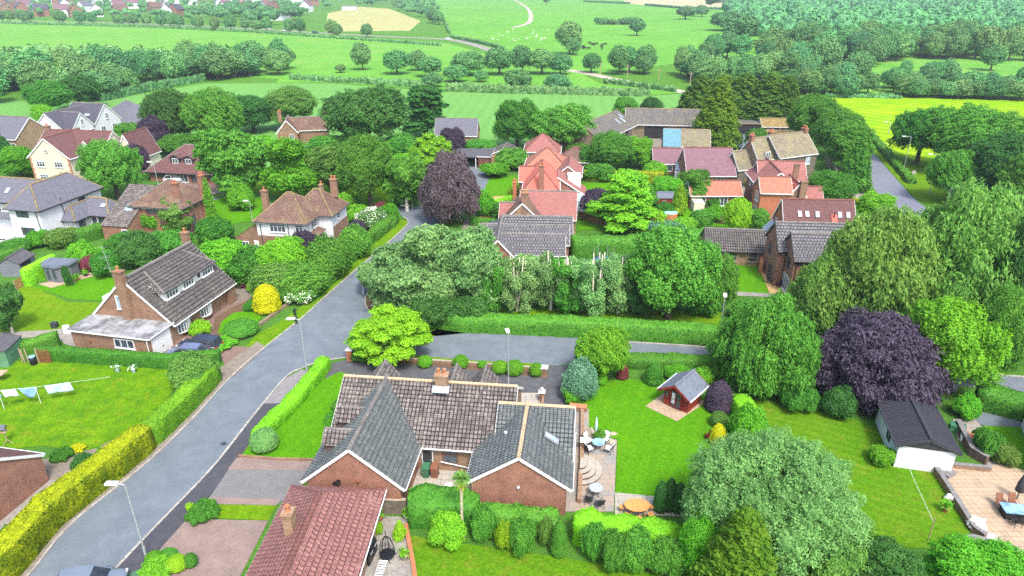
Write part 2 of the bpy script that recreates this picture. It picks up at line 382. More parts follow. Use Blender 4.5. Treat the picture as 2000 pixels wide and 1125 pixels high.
M['gravel'] = ground_mat('gravel', ((0.169,0.148,0.120), (0.218,0.190,0.155), (0.141,0.127,0.106)), .4, 2, 14, .95, .03)
M['track'] = ground_mat('pale_track', ((0.336,0.288,0.240), (0.384,0.336,0.288), (0.288,0.264,0.224)), .1, .6, 4, .9, 0)
# wood, cloth, misc
M['wood_red'] = brick('red_stained_boards', (.24,.035,.022), (.20,.03,.02), (.07,.012,.01), 6, .14, .012, .2)
M['wood_grey'] = brick('grey_boards', (.17,.19,.22), (.145,.165,.195), (.06,.07,.08), 6, .14, .012, .2)
M['wood_green'] = brick('green_boards', (.10,.24,.14), (.085,.21,.125), (.04,.1,.06), 6, .16, .012, .25)
M['wood'] = brick('larch_boards', (.36,.22,.09), (.30,.18,.075), (.1,.06,.03), .15, 4, .012, .25)
M['wood_pale'] = plain('weathered_wood', (.30,.24,.16), .85, .3, 4)
M['teak'] = plain('orange_timber', (.50,.24,.075), .6, .2, 3)
M['fence'] = brick('fence_boards', (.22,.16,.09), (.17,.125,.075), (.06,.045,.03), .14, 4, .015, .3)
M['rust'] = plain('rust_brown', (.20,.075,.035), .9, .4, 5)
M['stone_trim'] = plain('stone_trim', (.30,.26,.2), .9, .25, 4, bd=.02)
M['green_plastic'] = plain('green_plastic', (.035,.13,.07), .5, .12, 3)
M['brown_plastic'] = plain('brown_plastic', (.17,.075,.045), .5, .12, 3)
M['blue_cloth'] = plain('blue_cloth', (.20,.36,.60), .9, .2, 5)
M['blue_pattern'] = plain('pale_blue_print', (.30,.52,.66), .9, .35, 9, c2=(.5,.62,.68))
M['white_cloth'] = plain('white_cloth', (.56,.60,.64), .9, .12, 8)
M['teal_glass'] = glassmat('tinted_table_top', (.12,.22,.32), .12)
M['pewter'] = plain('pewter_metal', (.38,.42,.46), .45, .12, 5, .3)
M['blue_tarp'] = plain('blue_tarpaulin', (.03,.09,.25), .5, .25, 4)
M['cyan'] = plain('pale_cyan_plastic', (.22,.52,.52), .4, .15, 3)
M['car_navy'] = plain('navy_car_paint', (.02,.028,.05), .22, .1, 2, spec=.6)
M['car_blue'] = plain('blue_grey_car_paint', (.10,.13,.22), .22, .1, 2, spec=.6)
M['car_silver'] = plain('silver_blue_car_paint', (.16,.20,.25), .22, .1, 2, .3, spec=.6)
M['car_white'] = plain('white_car_paint', (.55,.57,.6), .25, .05, 2, spec=.6)
M['carglass'] = glassmat('car_glass', (.012,.016,.02), .05)
M['tyre'] = plain('tyre_rubber', (.015,.015,.016), .9, .2, 8)
M['redlamp'] = plain('red_lamp', (.45,.02,.02), .3, .1, 3)
M['wall_grey'] = brick('grey_coping_wall', (.20,.20,.205), (.16,.16,.165), (.09,.09,.09), .4, .15, .012, .2)
M['fleece'] = plain('fleece', (.6,.58,.5), .95, .1, 9)
M['hide'] = plain('dark_hide', (.02,.017,.015), .8, .3, 9)
M['shade_black'] = plain('dark_interior', (.02,.02,.022), .95, .3, 2)  # near-black painted for the shade inside openings; also dark rattan
# ---------------------------------------------------------------- foliage
nr = np.random.default_rng(11)
def _ico(sub):
    import bmesh
    b = bmesh.new(); bmesh.ops.create_icosphere(b, subdivisions=sub, radius=1)
    v = np.array([x.co[:] for x in b.verts]); b.verts.index_update()
    f = np.array([[x.index for x in q.verts] for q in b.faces]); b.free()
    return v, f
ICO1, ICO2, ICO3 = _ico(1), _ico(2), _ico(3)
def unit(a): return a / np.maximum(np.linalg.norm(a, axis=-1, keepdims=True), 1e-9)
def np_mesh(name, V, quads, tris, rnd, mats):
    """quads (n,4) leaves then tris (m,3) core; rnd per face"""
    me = bpy.data.meshes.new(name)
    nq, nt_ = len(quads), len(tris)
    loops = np.concatenate([np.asarray(quads).ravel(), np.asarray(tris).ravel()]).astype(np.int32)
    me.vertices.add(len(V)); me.vertices.foreach_set('co', np.asarray(V, dtype=np.float32).ravel())
    me.loops.add(len(loops)); me.loops.foreach_set('vertex_index', loops)
    st = np.concatenate([np.arange(nq) * 4, nq * 4 + np.arange(nt_) * 3]).astype(np.int32)
    me.polygons.add(nq + nt_); me.polygons.foreach_set('loop_start', st)
    try: me.polygons.foreach_set('loop_total', np.concatenate([np.full(nq, 4), np.full(nt_, 3)]).astype(np.int32))
    except Exception: pass
    a = me.attributes.new('rnd', 'FLOAT', 'FACE'); a.data.foreach_set('value', np.asarray(rnd, dtype=np.float32))
    me.update(calc_edges=True)
    for m in mats: me.materials.append(m)
    return me
def leaf_quads(P, Nn, size, elong=1.5, droop=0.0):
    n = len(P)
    Nn = unit(Nn)
    t = nr.normal(size=(n, 3))
    if droop: t = t * (1 - droop) + np.array([0, 0, -1.6]) * droop
    t = unit(t - (t * Nn).sum(1, keepdims=True) * Nn)
    b = np.cross(Nn, t)
    s = size * nr.uniform(.6, 1.45, (n, 1))
    V = np.stack([P + t * s * elong * .5, P + b * s * .5, P - t * s * elong * .5, P - b * s * .5], 1)
    return V.reshape(-1, 3), np.arange(n * 4).reshape(n, 4)
LEAFK, LEAFN = .55, 3.2
def lobes_to_crown(name, lobes, size, n, droop=0.0, elong=1.5, core=.63, up=.35, rough=1.0, floor=None, lump=.18, TW=.15):
    size = size * LEAFK; n = int(n * LEAFN)
    C = np.array([l[0] for l in lobes], float); Rr = np.array([l[1] for l in lobes], float)
    area = (Rr[:, 0] * Rr[:, 1] + Rr[:, 0] * Rr[:, 2] * 2) ; w = area / area.sum()
    W1, W2, W3 = unit(nr.normal(size=(3, 3)))
    P = []; D = []; K = []
    need = n; it = 0
    while need > 0 and it < 12:
        it += 1
        k = nr.choice(len(C), need * 2, p=w); d = unit(nr.normal(size=(need * 2, 3)))
        ph = 1.7 * k[:, None]
        rad = nr.uniform(.74, 1.04, (need * 2, 1)) + TW * np.sin(6.3 * (d @ W1)[:, None] + ph) + TW * .8 * np.sin(11 * (d @ W2)[:, None] + 2.1 * ph) + TW * .6 * np.sin(19 * (d @ W3)[:, None] + 3.3 * ph)
        p = C[k] + Rr[k] * d * rad
        ok = np.ones(len(p), bool)
        for j in range(len(C)):
            q = np.linalg.norm((p - C[j]) / Rr[j], axis=1)
            ok &= (q > .80) | (k == j)
        ok &= (d[:, 2] > -.45) | (nr.random(len(p)) < .35)
        if floor is not None: ok &= p[:, 2] > floor
        P.append(p[ok]); D.append((d / Rr[k])[ok]); K.append(k[ok]); need = n - sum(map(len, P))
    P = np.concatenate(P)[:n]; D = unit(np.concatenate(D)[:n]); K = np.concatenate(K)[:n]
    Nn = D * .8 + nr.normal(size=D.shape) * rough * .55 + np.array([0, 0, up])
    LV, LQ = leaf_quads(P, Nn, size, elong, droop)
    lr = nr.uniform(-.16, .16, len(C))
    rl = np.clip(.5 + lr[K] + nr.normal(0, .2, len(K)), 0, 1)
    CV, CT, CR = [], [], []; off = len(LV)
    iv, itri = ICO2
    for c, r in zip(C, Rr):
        d = 1 + lump * nr.normal(size=(len(iv), 1)) * .6
        CV.append(c + r * iv * core * d); CT.append(itri + off); off += len(iv)
        CR.append(np.clip(nr.normal(.45, .2, len(itri)), 0, 1))
    V = np.concatenate([LV] + CV); T = np.concatenate(CT)
    return np_mesh(name, V, LQ, T, np.concatenate([rl] + CR), [L['green']])
def broad_lobes(r, h, z0, k=22, lr=(.36, .52), seed=0, low=-.35, squash=.9, spread=.66):
    q = np.random.default_rng(seed); out = []
    cz = (h + z0) / 2; rz = (h - z0) / 2
    gold = math.pi * (3 - 5 ** .5)
    for i in range(k):
        z = low + (1 - low) * (i + .5) / k; a = i * gold + q.uniform(-.4, .4); s = math.sqrt(max(0, 1 - z * z))
        L_ = q.uniform(*lr); m = spread * q.uniform(.82, 1.12)
        out.append(((r * m * s * math.cos(a), r * m * s * math.sin(a), cz + rz * m * z), (r * L_, r * L_, r * L_ * squash)))
    out.append(((0, 0, cz), (r * .62, r * .62, rz * .7)))
    return out
def trunk_mesh(name, h, r, lobes=(), nl=6, lean=0, mat=None):
    mb = MB(); q = random.Random(len(name) + int(h * 10))
    pts = [(0, 0, -.15), (lean*.3, .02, h * .25), (lean*.7, -.03, h * .5), (lean, 0, h * .78)]
    mb.poly_tube(pts, [r * 1.35, r * .95, r * .62, r * .2], 9)
    ls = sorted(lobes, key=lambda l: q.random())[:nl]
    for c, rr in ls:
        z = q.uniform(.28, .55) * h
        mid = (c[0] * .5 + lean*.5, c[1] * .5, z + (c[2] - z) * .55)
        mb.poly_tube([(lean*.5, 0, z), mid, (c[0] * .95, c[1] * .95, c[2])], [r * .42, r * .26, r * .07], 6)
    o = mb.build(name, mat or M['bark']); me = o.data; bpy.data.objects.remove(o)
    return me
PROTO = {}   # kind -> list of (crown mesh, trunk mesh, r, h)
def add_proto(kind, crown, trunk, r, h):
    a = np.zeros(len(crown.vertices) * 3, np.float32); crown.vertices.foreach_get('co', a); a = a.reshape(-1, 3)
    r = float(np.percentile(np.hypot(a[:,0], a[:,1]), 98)); h = float(np.percentile(a[:,2], 99.6))
    PROTO.setdefault(kind, []).append((crown, trunk, r, h))
for s in range(3):
    lb = broad_lobes(4.4, 10, (.6, 1.6, 1.0)[s], 36, (.24, .48), seed=20 + s, spread=.74, low=-.62)
    add_proto('oak', lobes_to_crown('oak_crown', lb, .30, 11000), trunk_mesh('oak_trunk', 9, .32, lb), 4.4, 10)
for s in range(2):
    q = np.random.default_rng(40 + s); lb = []
    for i in range(30):
        a = q.uniform(0, 6.28); z = q.uniform(2.2, 9.4); rr = 2.5 * math.sin(math.pi * min(1, (z - 1) / 10.2)) ** .7 * q.uniform(.5, 1)
        lb.append(((rr * math.cos(a), rr * math.sin(a), z), (q.uniform(.75, 1.1), q.uniform(.75, 1.1), q.uniform(1.1, 1.6))))
    lb.append(((0, 0, 5.8), (1.7, 1.7, 3.6)))
    add_proto('birch', lobes_to_crown('birch_crown', lb, .26, 10500, droop=.75, elong=2.2, core=.6, up=.1), trunk_mesh('birch_trunk', 10, .2, lb, 5), 3.3, 10.6)
for s in range(2):   # weeping, willow-like: hanging tiers over a broad dome
    q = np.random.default_rng(60 + s); lb = []
    for i in range(38):
        a = i * 2.4 + q.uniform(-.3, .3); m = math.sqrt((i + .5) / 38); zt = 9.0 - 5.2 * m ** 2.2 + q.uniform(-.6, .5)
        lb.append(((4.6 * m * math.cos(a), 4.6 * m * math.sin(a), zt - .8), (q.uniform(1.0, 1.5), q.uniform(1.0, 1.5), q.uniform(1.0, 1.7))))
    for i in range(14):
        a = i * 2.4; lb.append(((4.3 * math.cos(a) * q.uniform(.8, 1), 4.3 * math.sin(a) * q.uniform(.8, 1), q.uniform(1.6, 3.4)), (1.1, 1.1, 1.5)))
    lb.append(((0, 0, 4.8), (3.4, 3.4, 3.4)))
    add_proto('willow', lobes_to_crown('willow_crown', lb, .24, 15000, droop=.7, elong=2.4, core=.6, up=.15, rough=1.0), trunk_mesh('willow_trunk', 9, .34, lb), 5.5, 9.6)
lb = broad_lobes(6.0, 8.2, .2, 60, (.16, .34), seed=55, spread=.82, low=-.5)
add_proto('dome', lobes_to_crown('dome_crown', lb, .17, 36000, elong=1.8, TW=.2), trunk_mesh('dome_trunk', 7, .3, lb), 6, 8)
q = np.random.default_rng(77); lb = []
for i in range(46):   # layered acer: flat plates
    a = i * 2.4; m = math.sqrt((i + .5) / 46); z = 4.9 - 2.9 * m ** 2 + q.uniform(-.9, .25)
    lb.append(((2.9 * m * math.cos(a), 2.9 * m * math.sin(a), z), (q.uniform(.55, .85), q.uniform(.55, .85), q.uniform(.28, .42))))
for i in range(12):
    a = i * 2.4; lb.append(((2.5 * math.cos(a), 2.5 * math.sin(a), q.uniform(1.1, 2.1)), (.7, .7, .35)))
lb.append(((0, 0, 2.9), (1.9, 1.9, 1.3)))
add_proto('maple', lobes_to_crown('maple_crown', lb, .19, 12000, core=.7, up=.7, rough=.7, elong=1.7), trunk_mesh('maple_trunk', 4, .15, lb, 8), 3.5, 5.3)
q = np.random.default_rng(78); lb = []
for i in range(34):   # tiered cedar / spreading conifer
    t = i / 34; a = i * 2.4; rr = 3.9 * (1 - t * .8) * q.uniform(.35, 1); lb.append(((rr * math.cos(a), rr * math.sin(a), 1.4 + 6.4 * t), (q.uniform(.9, 1.3), q.uniform(.9, 1.3), .5)))
lb.append(((0, 0, 4), (1.7, 1.7, 2.6)))
add_proto('tiered', lobes_to_crown('tiered_crown', lb, .26, 10000, core=.6, up=.7), trunk_mesh('tiered_trunk', 7, .25, lb, 5), 4.4, 8.4)
for s in range(2):
    q = np.random.default_rng(80 + s); lb = []
    for i in range(52):
        t = (i + .5) / 52; a = i * 2.4; rr = 2.7 * (1 - t) ** .62 * .72; L_ = .5 + .75 * (1 - t)
        lb.append(((rr * math.cos(a) * q.uniform(.85, 1.1), rr * math.sin(a) * q.uniform(.85, 1.1), .8 + 11.4 * t), (L_ * .8, L_ * .8, L_ * 1.25)))
    lb.append(((0, 0, 4.2), (1.9, 1.9, 4)))
    add_proto('conifer', lobes_to_crown('conifer_crown', lb, .26, 11000, core=.7, up=.5, elong=1.9), trunk_mesh('conifer_trunk', 8, .22), 3.1, 13)
q = np.random.default_rng(90); lb = []
for i in range(26):
    t = i / 26; a = i * 2.1; rr = 2.3 * (1 - t * .55) * q.uniform(.3, 1); lb.append(((rr * math.cos(a), rr * math.sin(a), 2.5 + 10.5 * t), (q.uniform(.8, 1.2), q.uniform(.8, 1.2), q.uniform(.6, .9))))
lb.append(((0, 0, 6), (1.1, 1.1, 4.2)))
add_proto('pine', lobes_to_crown('pine_crown', lb, .28, 8000, core=.7, up=.4, elong=2.2), trunk_mesh('pine_trunk', 12, .24, lb, 6), 3.0, 14)
q = np.random.default_rng(91); lb = []      # umbrella-shaped weeping tree
for i in range(26):
    a = i * 2.4; m = math.sqrt((i + .5) / 26); lb.append(((2.0 * m * math.cos(a), 2.0 * m * math.sin(a), 3.6 - 1.3 * m ** 3 + q.uniform(-.2, .2)), (.62, .62, .6)))
add_proto('weeping', lobes_to_crown('weeping_crown', lb, .2, 7000, droop=.6, core=.75, elong=1.9), trunk_mesh('weeping_trunk', 3.6, .17, lb, 7), 2.5, 4.3)
for s in range(3):
    lb = broad_lobes(1.5, 2.4, .1, 15, (.38, .55), seed=100 + s, low=-.7)
    add_proto('shrub', lobes_to_crown('shrub_crown', lb, .15, 5200, core=.7, floor=.02, TW=.12), trunk_mesh('shrub_stem', 1.6, .07), 1.55, 2.5)
lb = [((0, 0, .95), (1.0, 1.0, 1.0))]
add_proto('ball', lobes_to_crown('ball_crown', lb, .10, 6200, core=.93, floor=.01, rough=.7, lump=.05, TW=.035), None, 1.06, 1.98)
lb = [((0, 0, 1.0), (.95, .95, 1.02)), ((0, 0, .5), (1.0, 1.0, .7)), ((0, 0, 1.5), (.72, .72, .66))]
add_proto('drum', lobes_to_crown('drum_crown', lb, .10, 6500, core=.93, floor=.01, rough=.7, lump=.05, TW=.035), None, 1.06, 2.2)
q = np.random.default_rng(92); lb = []
for i in range(16):
    t = (i + .5) / 16; a = i * 2.4; rr = .34 * (1 - t) ** .8; lb.append(((rr * math.cos(a), rr * math.sin(a), .3 + 3.4 * t), (.34 * (1 - t * .7), .34 * (1 - t * .7), .62)))
lb.append(((0, 0, 1.4), (.4, .4, 1.4)))
add_proto('column', lobes_to_crown('column_crown', lb, .13, 4200, core=.85, up=.5, floor=.02, elong=1.8), trunk_mesh('column_stem', 2.5, .05), .72, 4.0)
q = np.random.default_rng(93); lb = []
for i in range(24):  # loose mounded ground shrub, light and broken
    a = i * 2.4; m = math.sqrt((i + .5) / 24); lb.append(((1.5 * m * math.cos(a), 1.5 * m * math.sin(a), .75 - .4 * m * m + q.uniform(-.1, .2)), (.38, .38, .36)))
add_proto('mound', lobes_to_crown('mound_crown', lb, .13, 5000, core=.78, floor=.0), None, 1.85, 1.25)
for s in range(4):   # trees of the distance
    r = (4.2, 5, 3.6, 4.6)[s]; h = (9.5, 10, 11, 9)[s]
    lb = broad_lobes(r, h, .9, 17, (.36, .54), seed=200 + s, low=-.55, squash=1.0)
    add_proto('fartree', lobes_to_crown('far_crown', lb, .62, 1900, elong=1.35), trunk_mesh('far_trunk', 7, .3), r, h)

TREE_N = 0
def tree(kind, mat, b, h, r, name, label, cat='tree', group=None, rz=None, var=None, parts=True):
    global TREE_N
    TREE_N += 1
    ps = PROTO[kind]; cm, tm, r0, h0 = ps[(TREE_N if var is None else var) % len(ps)]
    rz = rng.uniform(0, 6.28) if rz is None else rz
    if kind in ('ball', 'drum', 'mound'):
        o = bpy.data.objects.new(name, cm); COL.objects.link(o); o.location = b; o.rotation_euler = (0,0,rz); o.scale = (r/r0, r/r0, h/h0)
        o.material_slots[0].link = 'OBJECT'; o.material_slots[0].material = L[mat]
        return tag(o, label, cat, group)
    t = thing(name, label, cat, b, rz, group); t.scale = (r/r0, r/r0, h/h0)
    c = bpy.data.objects.new('crown', cm); COL.objects.link(c); c.parent = t
    c.material_slots[0].link = 'OBJECT'; c.material_slots[0].material = L[mat]
    if tm and parts:
        k = bpy.data.objects.new('trunk', tm); COL.objects.link(k); k.parent = t
        if kind == 'birch': k.material_slots[0].link = 'OBJECT'; k.material_slots[0].material = M['birchbark']
    return t
SAMP = {}
def ptree(kind, mat, px, py, ty, w, label, name=None, cat=None, group=None, **kw):
    """tree standing at photo ground point (px,py), tip at row ty, crown w photo pixels wide"""
    b = G(px, py); h = max(.3, hgt(b, ty)); r = w / 2 / ppm(b)
    if kw.get('var') is None: kw['var'] = TREE_N
    cm, tm, r0, h0 = PROTO[kind][kw['var'] % len(PROTO[kind])]
    if kw.get('rz') is None: kw['rz'] = rng.uniform(0, 6.28)
    if cm.name not in SAMP:
        q = np.zeros(len(cm.vertices) * 3, np.float32); cm.vertices.foreach_get('co', q); SAMP[cm.name] = q.reshape(-1, 3)[::29]
    V = SAMP[cm.name]; ca, sa = math.cos(kw['rz']), math.sin(kw['rz'])
    for _ in range(6):      # real size from how big it looks: width and tip of the crown
        X = b.x + (V[:,0]*ca - V[:,1]*sa) * r/r0; Y = b.y + (V[:,0]*sa + V[:,1]*ca) * r/r0; Z = V[:,2] * h/h0 - CAMH
        d = Y*cp - Z*sp; u = 1000 + FPX*X/d; v = 562.5 - FPX*(Y*sp + Z*cp)/d
        u0, u1 = np.percentile(u, 1.5), np.percentile(u, 98.5); wid = u1 - u0; tp = np.percentile(v, .7); k = FPX/d.mean()*.9
        b.x += (px - (u0 + u1)/2)/k*.9
        r *= min(1.3, max(.75, w / wid)); h = max(h*.6, min(h*1.5, h + (tp - ty)/k)); h = max(h, .3)
    if name is None: name = {'shrub':'shrub','ball':'clipped_shrub','drum':'clipped_shrub','mound':'low_shrub','conifer':'conifer_tree','column':'slim_conifer','fartree':'broadleaf_tree','oak':'broadleaf_tree','dome':'broadleaf_tree','willow':'weeping_tree','birch':'birch_tree','maple':'maple_tree','tiered':'tiered_conifer','pine':'pine_tree','weeping':'weeping_tree'}[kind]
    if cat is None: cat = 'shrub' if 'shrub' in name else 'tree'
    return tree(kind, mat, b, h, r, name, label, cat, group, **kw)

def hedge(pts, w, h, mat, label, leaf=.11, dens=1.0, name='clipped_hedge', wob=.07, group=None, flare=0.0):
    """clipped hedge along world points; h may be one height or one per point"""
    P = [Vector((p.x, p.y, 0)) for p in pts]
    H = list(h) if isinstance(h, (list, tuple)) else [h] * len(P)
    Wd = list(w) if isinstance(w, (list, tuple)) else [w] * len(P)
    S = []; d = 0
    for i in range(len(P) - 1):
        seg = P[i+1] - P[i]; n = max(1, int(seg.length / .55))
        for k in range(n):
            t = k / n; S.append((P[i].lerp(P[i+1], t), H[i] + (H[i+1]-H[i])*t, Wd[i]+(Wd[i+1]-Wd[i])*t))
    S.append((P[-1], H[-1], Wd[-1]))
    prof = [(-.5, 0), (-.52, .35), (-.5, .7), (-.44, .97), (-.2, 1.02), (.2, 1.02), (.44, .97), (.5, .7), (.52, .35), (.5, 0)]
    m = len(prof); V = []; n = len(S)
    for i, (p, hh, ww) in enumerate(S):
        a = S[max(0, i-1)][0]; b = S[min(n-1, i+1)][0]; t = (b - a).normalized(); x = Vector((t.y, -t.x, 0))
        for u, z in prof:
            e = .82 if i in (0, n-1) else 1
            q = p + x * (u * ww * e * (1 + flare * (1 - z))) ; q.z = z * hh * (.97 if i in (0, n-1) else 1)
            nz = noise.noise(q * .9) * wob + noise.noise(q * 2.7) * wob * .6
            q += x * (nz * (1 if u > 0 else -1)); q.z += nz * 1.2 if z > .5 else 0
            V.append(q)
    V = np.array([v[:] for v in V]); T = []
    for i in range(n - 1):
        for k in range(m - 1):
            a = i*m+k; b = a+1; c = a+m; d2 = c+1
            T += [(a, c, b), (b, c, d2)]
    for e in (0, (n-1)*m):
        for k in range(1, m-1): T.append((e, e+k, e+k+1) if e == 0 else (e, e+k+1, e+k))
    T = np.array(T)
    A, B, C = V[T[:,0]], V[T[:,1]], V[T[:,2]]; cr = np.cross(B - A, C - A); ar = np.linalg.norm(cr, axis=1) / 2
    nl = int(min(60000, ar.sum() / (leaf * leaf * .75) * 1.5 * dens))
    k = nr.choice(len(T), nl, p=ar / ar.sum()); u = nr.random((nl, 1)); v = nr.random((nl, 1)); fl = (u + v) > 1
    u = np.where(fl, 1 - u, u); v = np.where(fl, 1 - v, v)
    Nn = unit(cr[k]); Nn = np.where(((Nn * (A[k] - V.mean(0))).sum(1, keepdims=True) < 0) & (np.abs(Nn[:, 2:]) < .01), Nn, Nn)
    Q = A[k] + (B[k]-A[k]) * u + (C[k]-A[k]) * v + Nn * nr.uniform(-.02, leaf * .5, (nl, 1))
    LV, LQ = leaf_quads(Q, Nn * .9 + nr.normal(size=(nl, 3)) * .55 + np.array([0, 0, .15]), leaf, 1.5)
    VV = np.concatenate([LV, V]); TT = T + len(LV)
    rd = np.concatenate([np.clip(nr.normal(.04 if mat == 'hedgey' else .24, .15, nl) + (.72 if mat == 'hedgey' else .5) * (np.abs(Nn[:, 2]) > .6), 0, 1), np.clip(nr.normal(.45, .15, len(T)), 0, 1)])  # upward leaves lighter as top growth; side leaves toned down in place of shade
    me = np_mesh(name, VV, LQ, TT, rd, [L[mat]])
    o = bpy.data.objects.new(name, me); COL.objects.link(o)
    return tag(o, label, 'hedge', group)
def phedge(pix, w, h, mat, label, **kw): return hedge([G(*p) for p in pix], w, h, mat, label, **kw)
# ---------------------------------------------------------------- the land
def ccw(p):
    a = sum(p[i].x*p[(i+1)%len(p)].y - p[(i+1)%len(p)].x*p[i].y for i in range(len(p)))
    return p if a > 0 else p[::-1]
def smooth_poly(p, it=1):
    for _ in range(it):
        q = []
        for i in range(len(p)):
            a, b = p[i], p[(i+1) % len(p)]
            q += [a.lerp(b, .25), a.lerp(b, .75)]
        p = q
    return p
NSH = 0
def fill(name, pts, z, mat, skirt=0.0):
    import bmesh
    from mathutils.geometry import tessellate_polygon
    global NSH
    NSH += 1; z += NSH * .0003
    pts = ccw(pts); n = len(pts)
    mb = MB()
    tri = tessellate_polygon([pts])
    v = [(p.x, p.y, z) for p in pts]
    fs = []
    for t in tri:
        a, b, c = (Vector(v[i]) for i in t)
        fs.append(t if (b-a).cross(c-a).z > 0 else t[::-1])
    mb.add(v, fs)
    if skirt:
        w = v + [(x, y, z - skirt) for x, y, _ in v]
        mb.add(w, [(i, i+n, (i+1) % n + n, (i+1) % n) for i in range(n)])
    return struct(mb.build(name, M[mat]))
def sheet(name, pix, z, mat, sm=0, skirt=0.0):
    return fill(name, smooth_poly([G(*p) for p in pix], sm) if sm else [G(*p) for p in pix], z, mat, skirt)
def ribbon(name, pix, w, z, mat, h=0.0):           # strip w metres wide along pixels; h>0 makes a real kerb
    P = [G(*p) for p in pix]; Lf, Rt = [], []
    for i, p in enumerate(P):
        t = (P[min(i+1, len(P)-1)] - P[max(0, i-1)]).normalized(); x = Vector((t.y, -t.x, 0)) * w / 2
        Lf.append(p - x); Rt.append(p + x)
    return fill(name, Lf + Rt[::-1], z + h, mat, h + .03 if h else 0)
def curve_pix(pix, n=6):                            # Catmull-Rom through photo points
    out = []
    P = [pix[0]] + list(pix) + [pix[-1]]
    for i in range(1, len(P) - 2):
        a, b, c, d = P[i-1:i+3]
        for k in range(n):
            t = k / n
            out.append(tuple(.5 * (2*b[j] + (c[j]-a[j])*t + (2*a[j]-5*b[j]+4*c[j]-d[j])*t*t + (3*b[j]-a[j]-3*c[j]+d[j])*t**3) for j in (0, 1)))
    out.append(pix[-1]); return out
mb = MB()
n = 40
mb.add([(-4000 + 8000*i/n, -30 + 6030*j/n, 0) for j in range(n+1) for i in range(n+1)], [(j*(n+1)+i, j*(n+1)+i+1, (j+1)*(n+1)+i+1, (j+1)*(n+1)+i) for j in range(n) for i in range(n)])
struct(mb.build('ground', M['land']))
# fields
sheet('field', [(-300,330),(-300,185),(150,200),(195,196),(300,180),(400,163),(650,163),(870,180),(1280,187),(1345,182),(1420,215),(1340,300),(900,345),(300,330)], .02, 'crop')
sheet('pasture', [(-400,125),(-400,30),(0,37),(300,50),(640,68),(870,84),(925,98),(1000,120),(930,150),(560,155),(300,140)], .02, 'pasture')
sheet('meadow', [(540,162),(560,130),(900,110),(1120,140),(1180,165),(1345,180),(1280,185),(870,176),(650,161)], .03, 'hillpasture')
sheet('hay_field', [(636,62),(640,26),(700,13),(760,17),(822,41),(800,60)], .04, 'hayfield')
sheet('hill_pasture', [(835,-10),(880,75),(940,88),(1000,112),(1130,150),(1350,120),(1540,110),(1640,-10),(1380,-14)], .03, 'hillpasture')
sheet('far_field', [(1225,7),(1290,13),(1440,19),(1500,-20),(1190,-20)], .06, 'beige')
sheet('lime_field', [(1610,188),(2400,205),(2400,330),(1830,340),(1750,300),(1690,260)], .03, 'rape')
sheet('wood_meadow', [(1620,150),(1640,125),(1720,108),(1830,106),(2200,118),(2200,150),(1750,170),(1720,185),(1650,185)], .03, 'pasture')
# village ground under gardens, darker than the fields
sheet('garden_ground', [(-500,1300),(-500,300),(0,260),(300,250),(650,290),(930,275),(1150,290),(1400,255),(1550,255),(1690,260),(1760,310),(2600,420),(2600,1300)], .008, 'shrubland')
# roads
WEST = [(0,1175),(58,1122),(135,1028),(251,934),(314,880),(386,808),(449,739),(519,678),(587,624),(631,584),(699,524),(738,492),(772,462),(793,442),(797,432),(788,424),(770,417),(700,417),(640,420),(560,412),(400,395),(250,380)]
EASTN = [(250,372),(400,385),(560,400),(640,406),(700,405),(770,408),(830,400),(880,385),(915,362),(920,340),(958,342),(975,365),(950,392),(900,412),(865,432),(845,452),(815,480),(775,520),(737,552),(720,570),(713,587),(716,600),(726,613),(760,623),(820,631),(987,646),(1100,657),(1218,668),(1390,680),(1700,712),(1950,733),(2300,760)]
SOUTH = [(2300,815),(1950,762),(1700,738),(1390,700),(1218,694),(1105,712),(1060,713),(917,705),(787,694),(720,688),(690,696),(627,706),(587,720),(556,739),(498,808),(449,871),(404,925),(287,1046),(220,1118),(150,1200)]
sheet('road', curve_pix(WEST, 3) + curve_pix(EASTN, 3) + curve_pix(SOUTH, 3), .016, 'asphalt')
ribbon('kerb', curve_pix(WEST[:16], 4), .16, .016, 'kerb', .09)
ribbon('kerb', curve_pix(EASTN[14:], 4), .16, .016, 'kerb', .10)
ribbon('kerb', curve_pix(SOUTH[9:], 4), .18, .016, 'kerb', .035)
sheet('rear_road', curve_pix([(1680,255),(1686,280),(1684,325),(1710,372),(1745,407),(1800,450),(1900,520)], 4) + curve_pix([(2000,520),(1880,450),(1806,404),(1780,382),(1742,340),(1700,290),(1690,255)], 4), .02, 'asphalt_b')
sheet('forecourt', [(1640,366),(1700,376),(1720,392),(1706,398),(1650,384)], .024, 'concrete')
ribbon('track', curve_pix([(1000,-2),(1012,4),(1030,16),(1037,30),(1033,44),(1015,51),(1000,54)], 5), 4.2, .06, 'track')
ribbon('far_road', curve_pix([(-100,38),(0,41),(160,43),(360,50),(500,57),(650,66),(760,72),(870,77),(920,86),(960,99)], 4), 6, .06, 'concrete')
ribbon('lane', curve_pix([(1110,137),(1160,146),(1200,155),(1270,168),(1335,180),(1420,200)], 4), 5, .05, 'track')
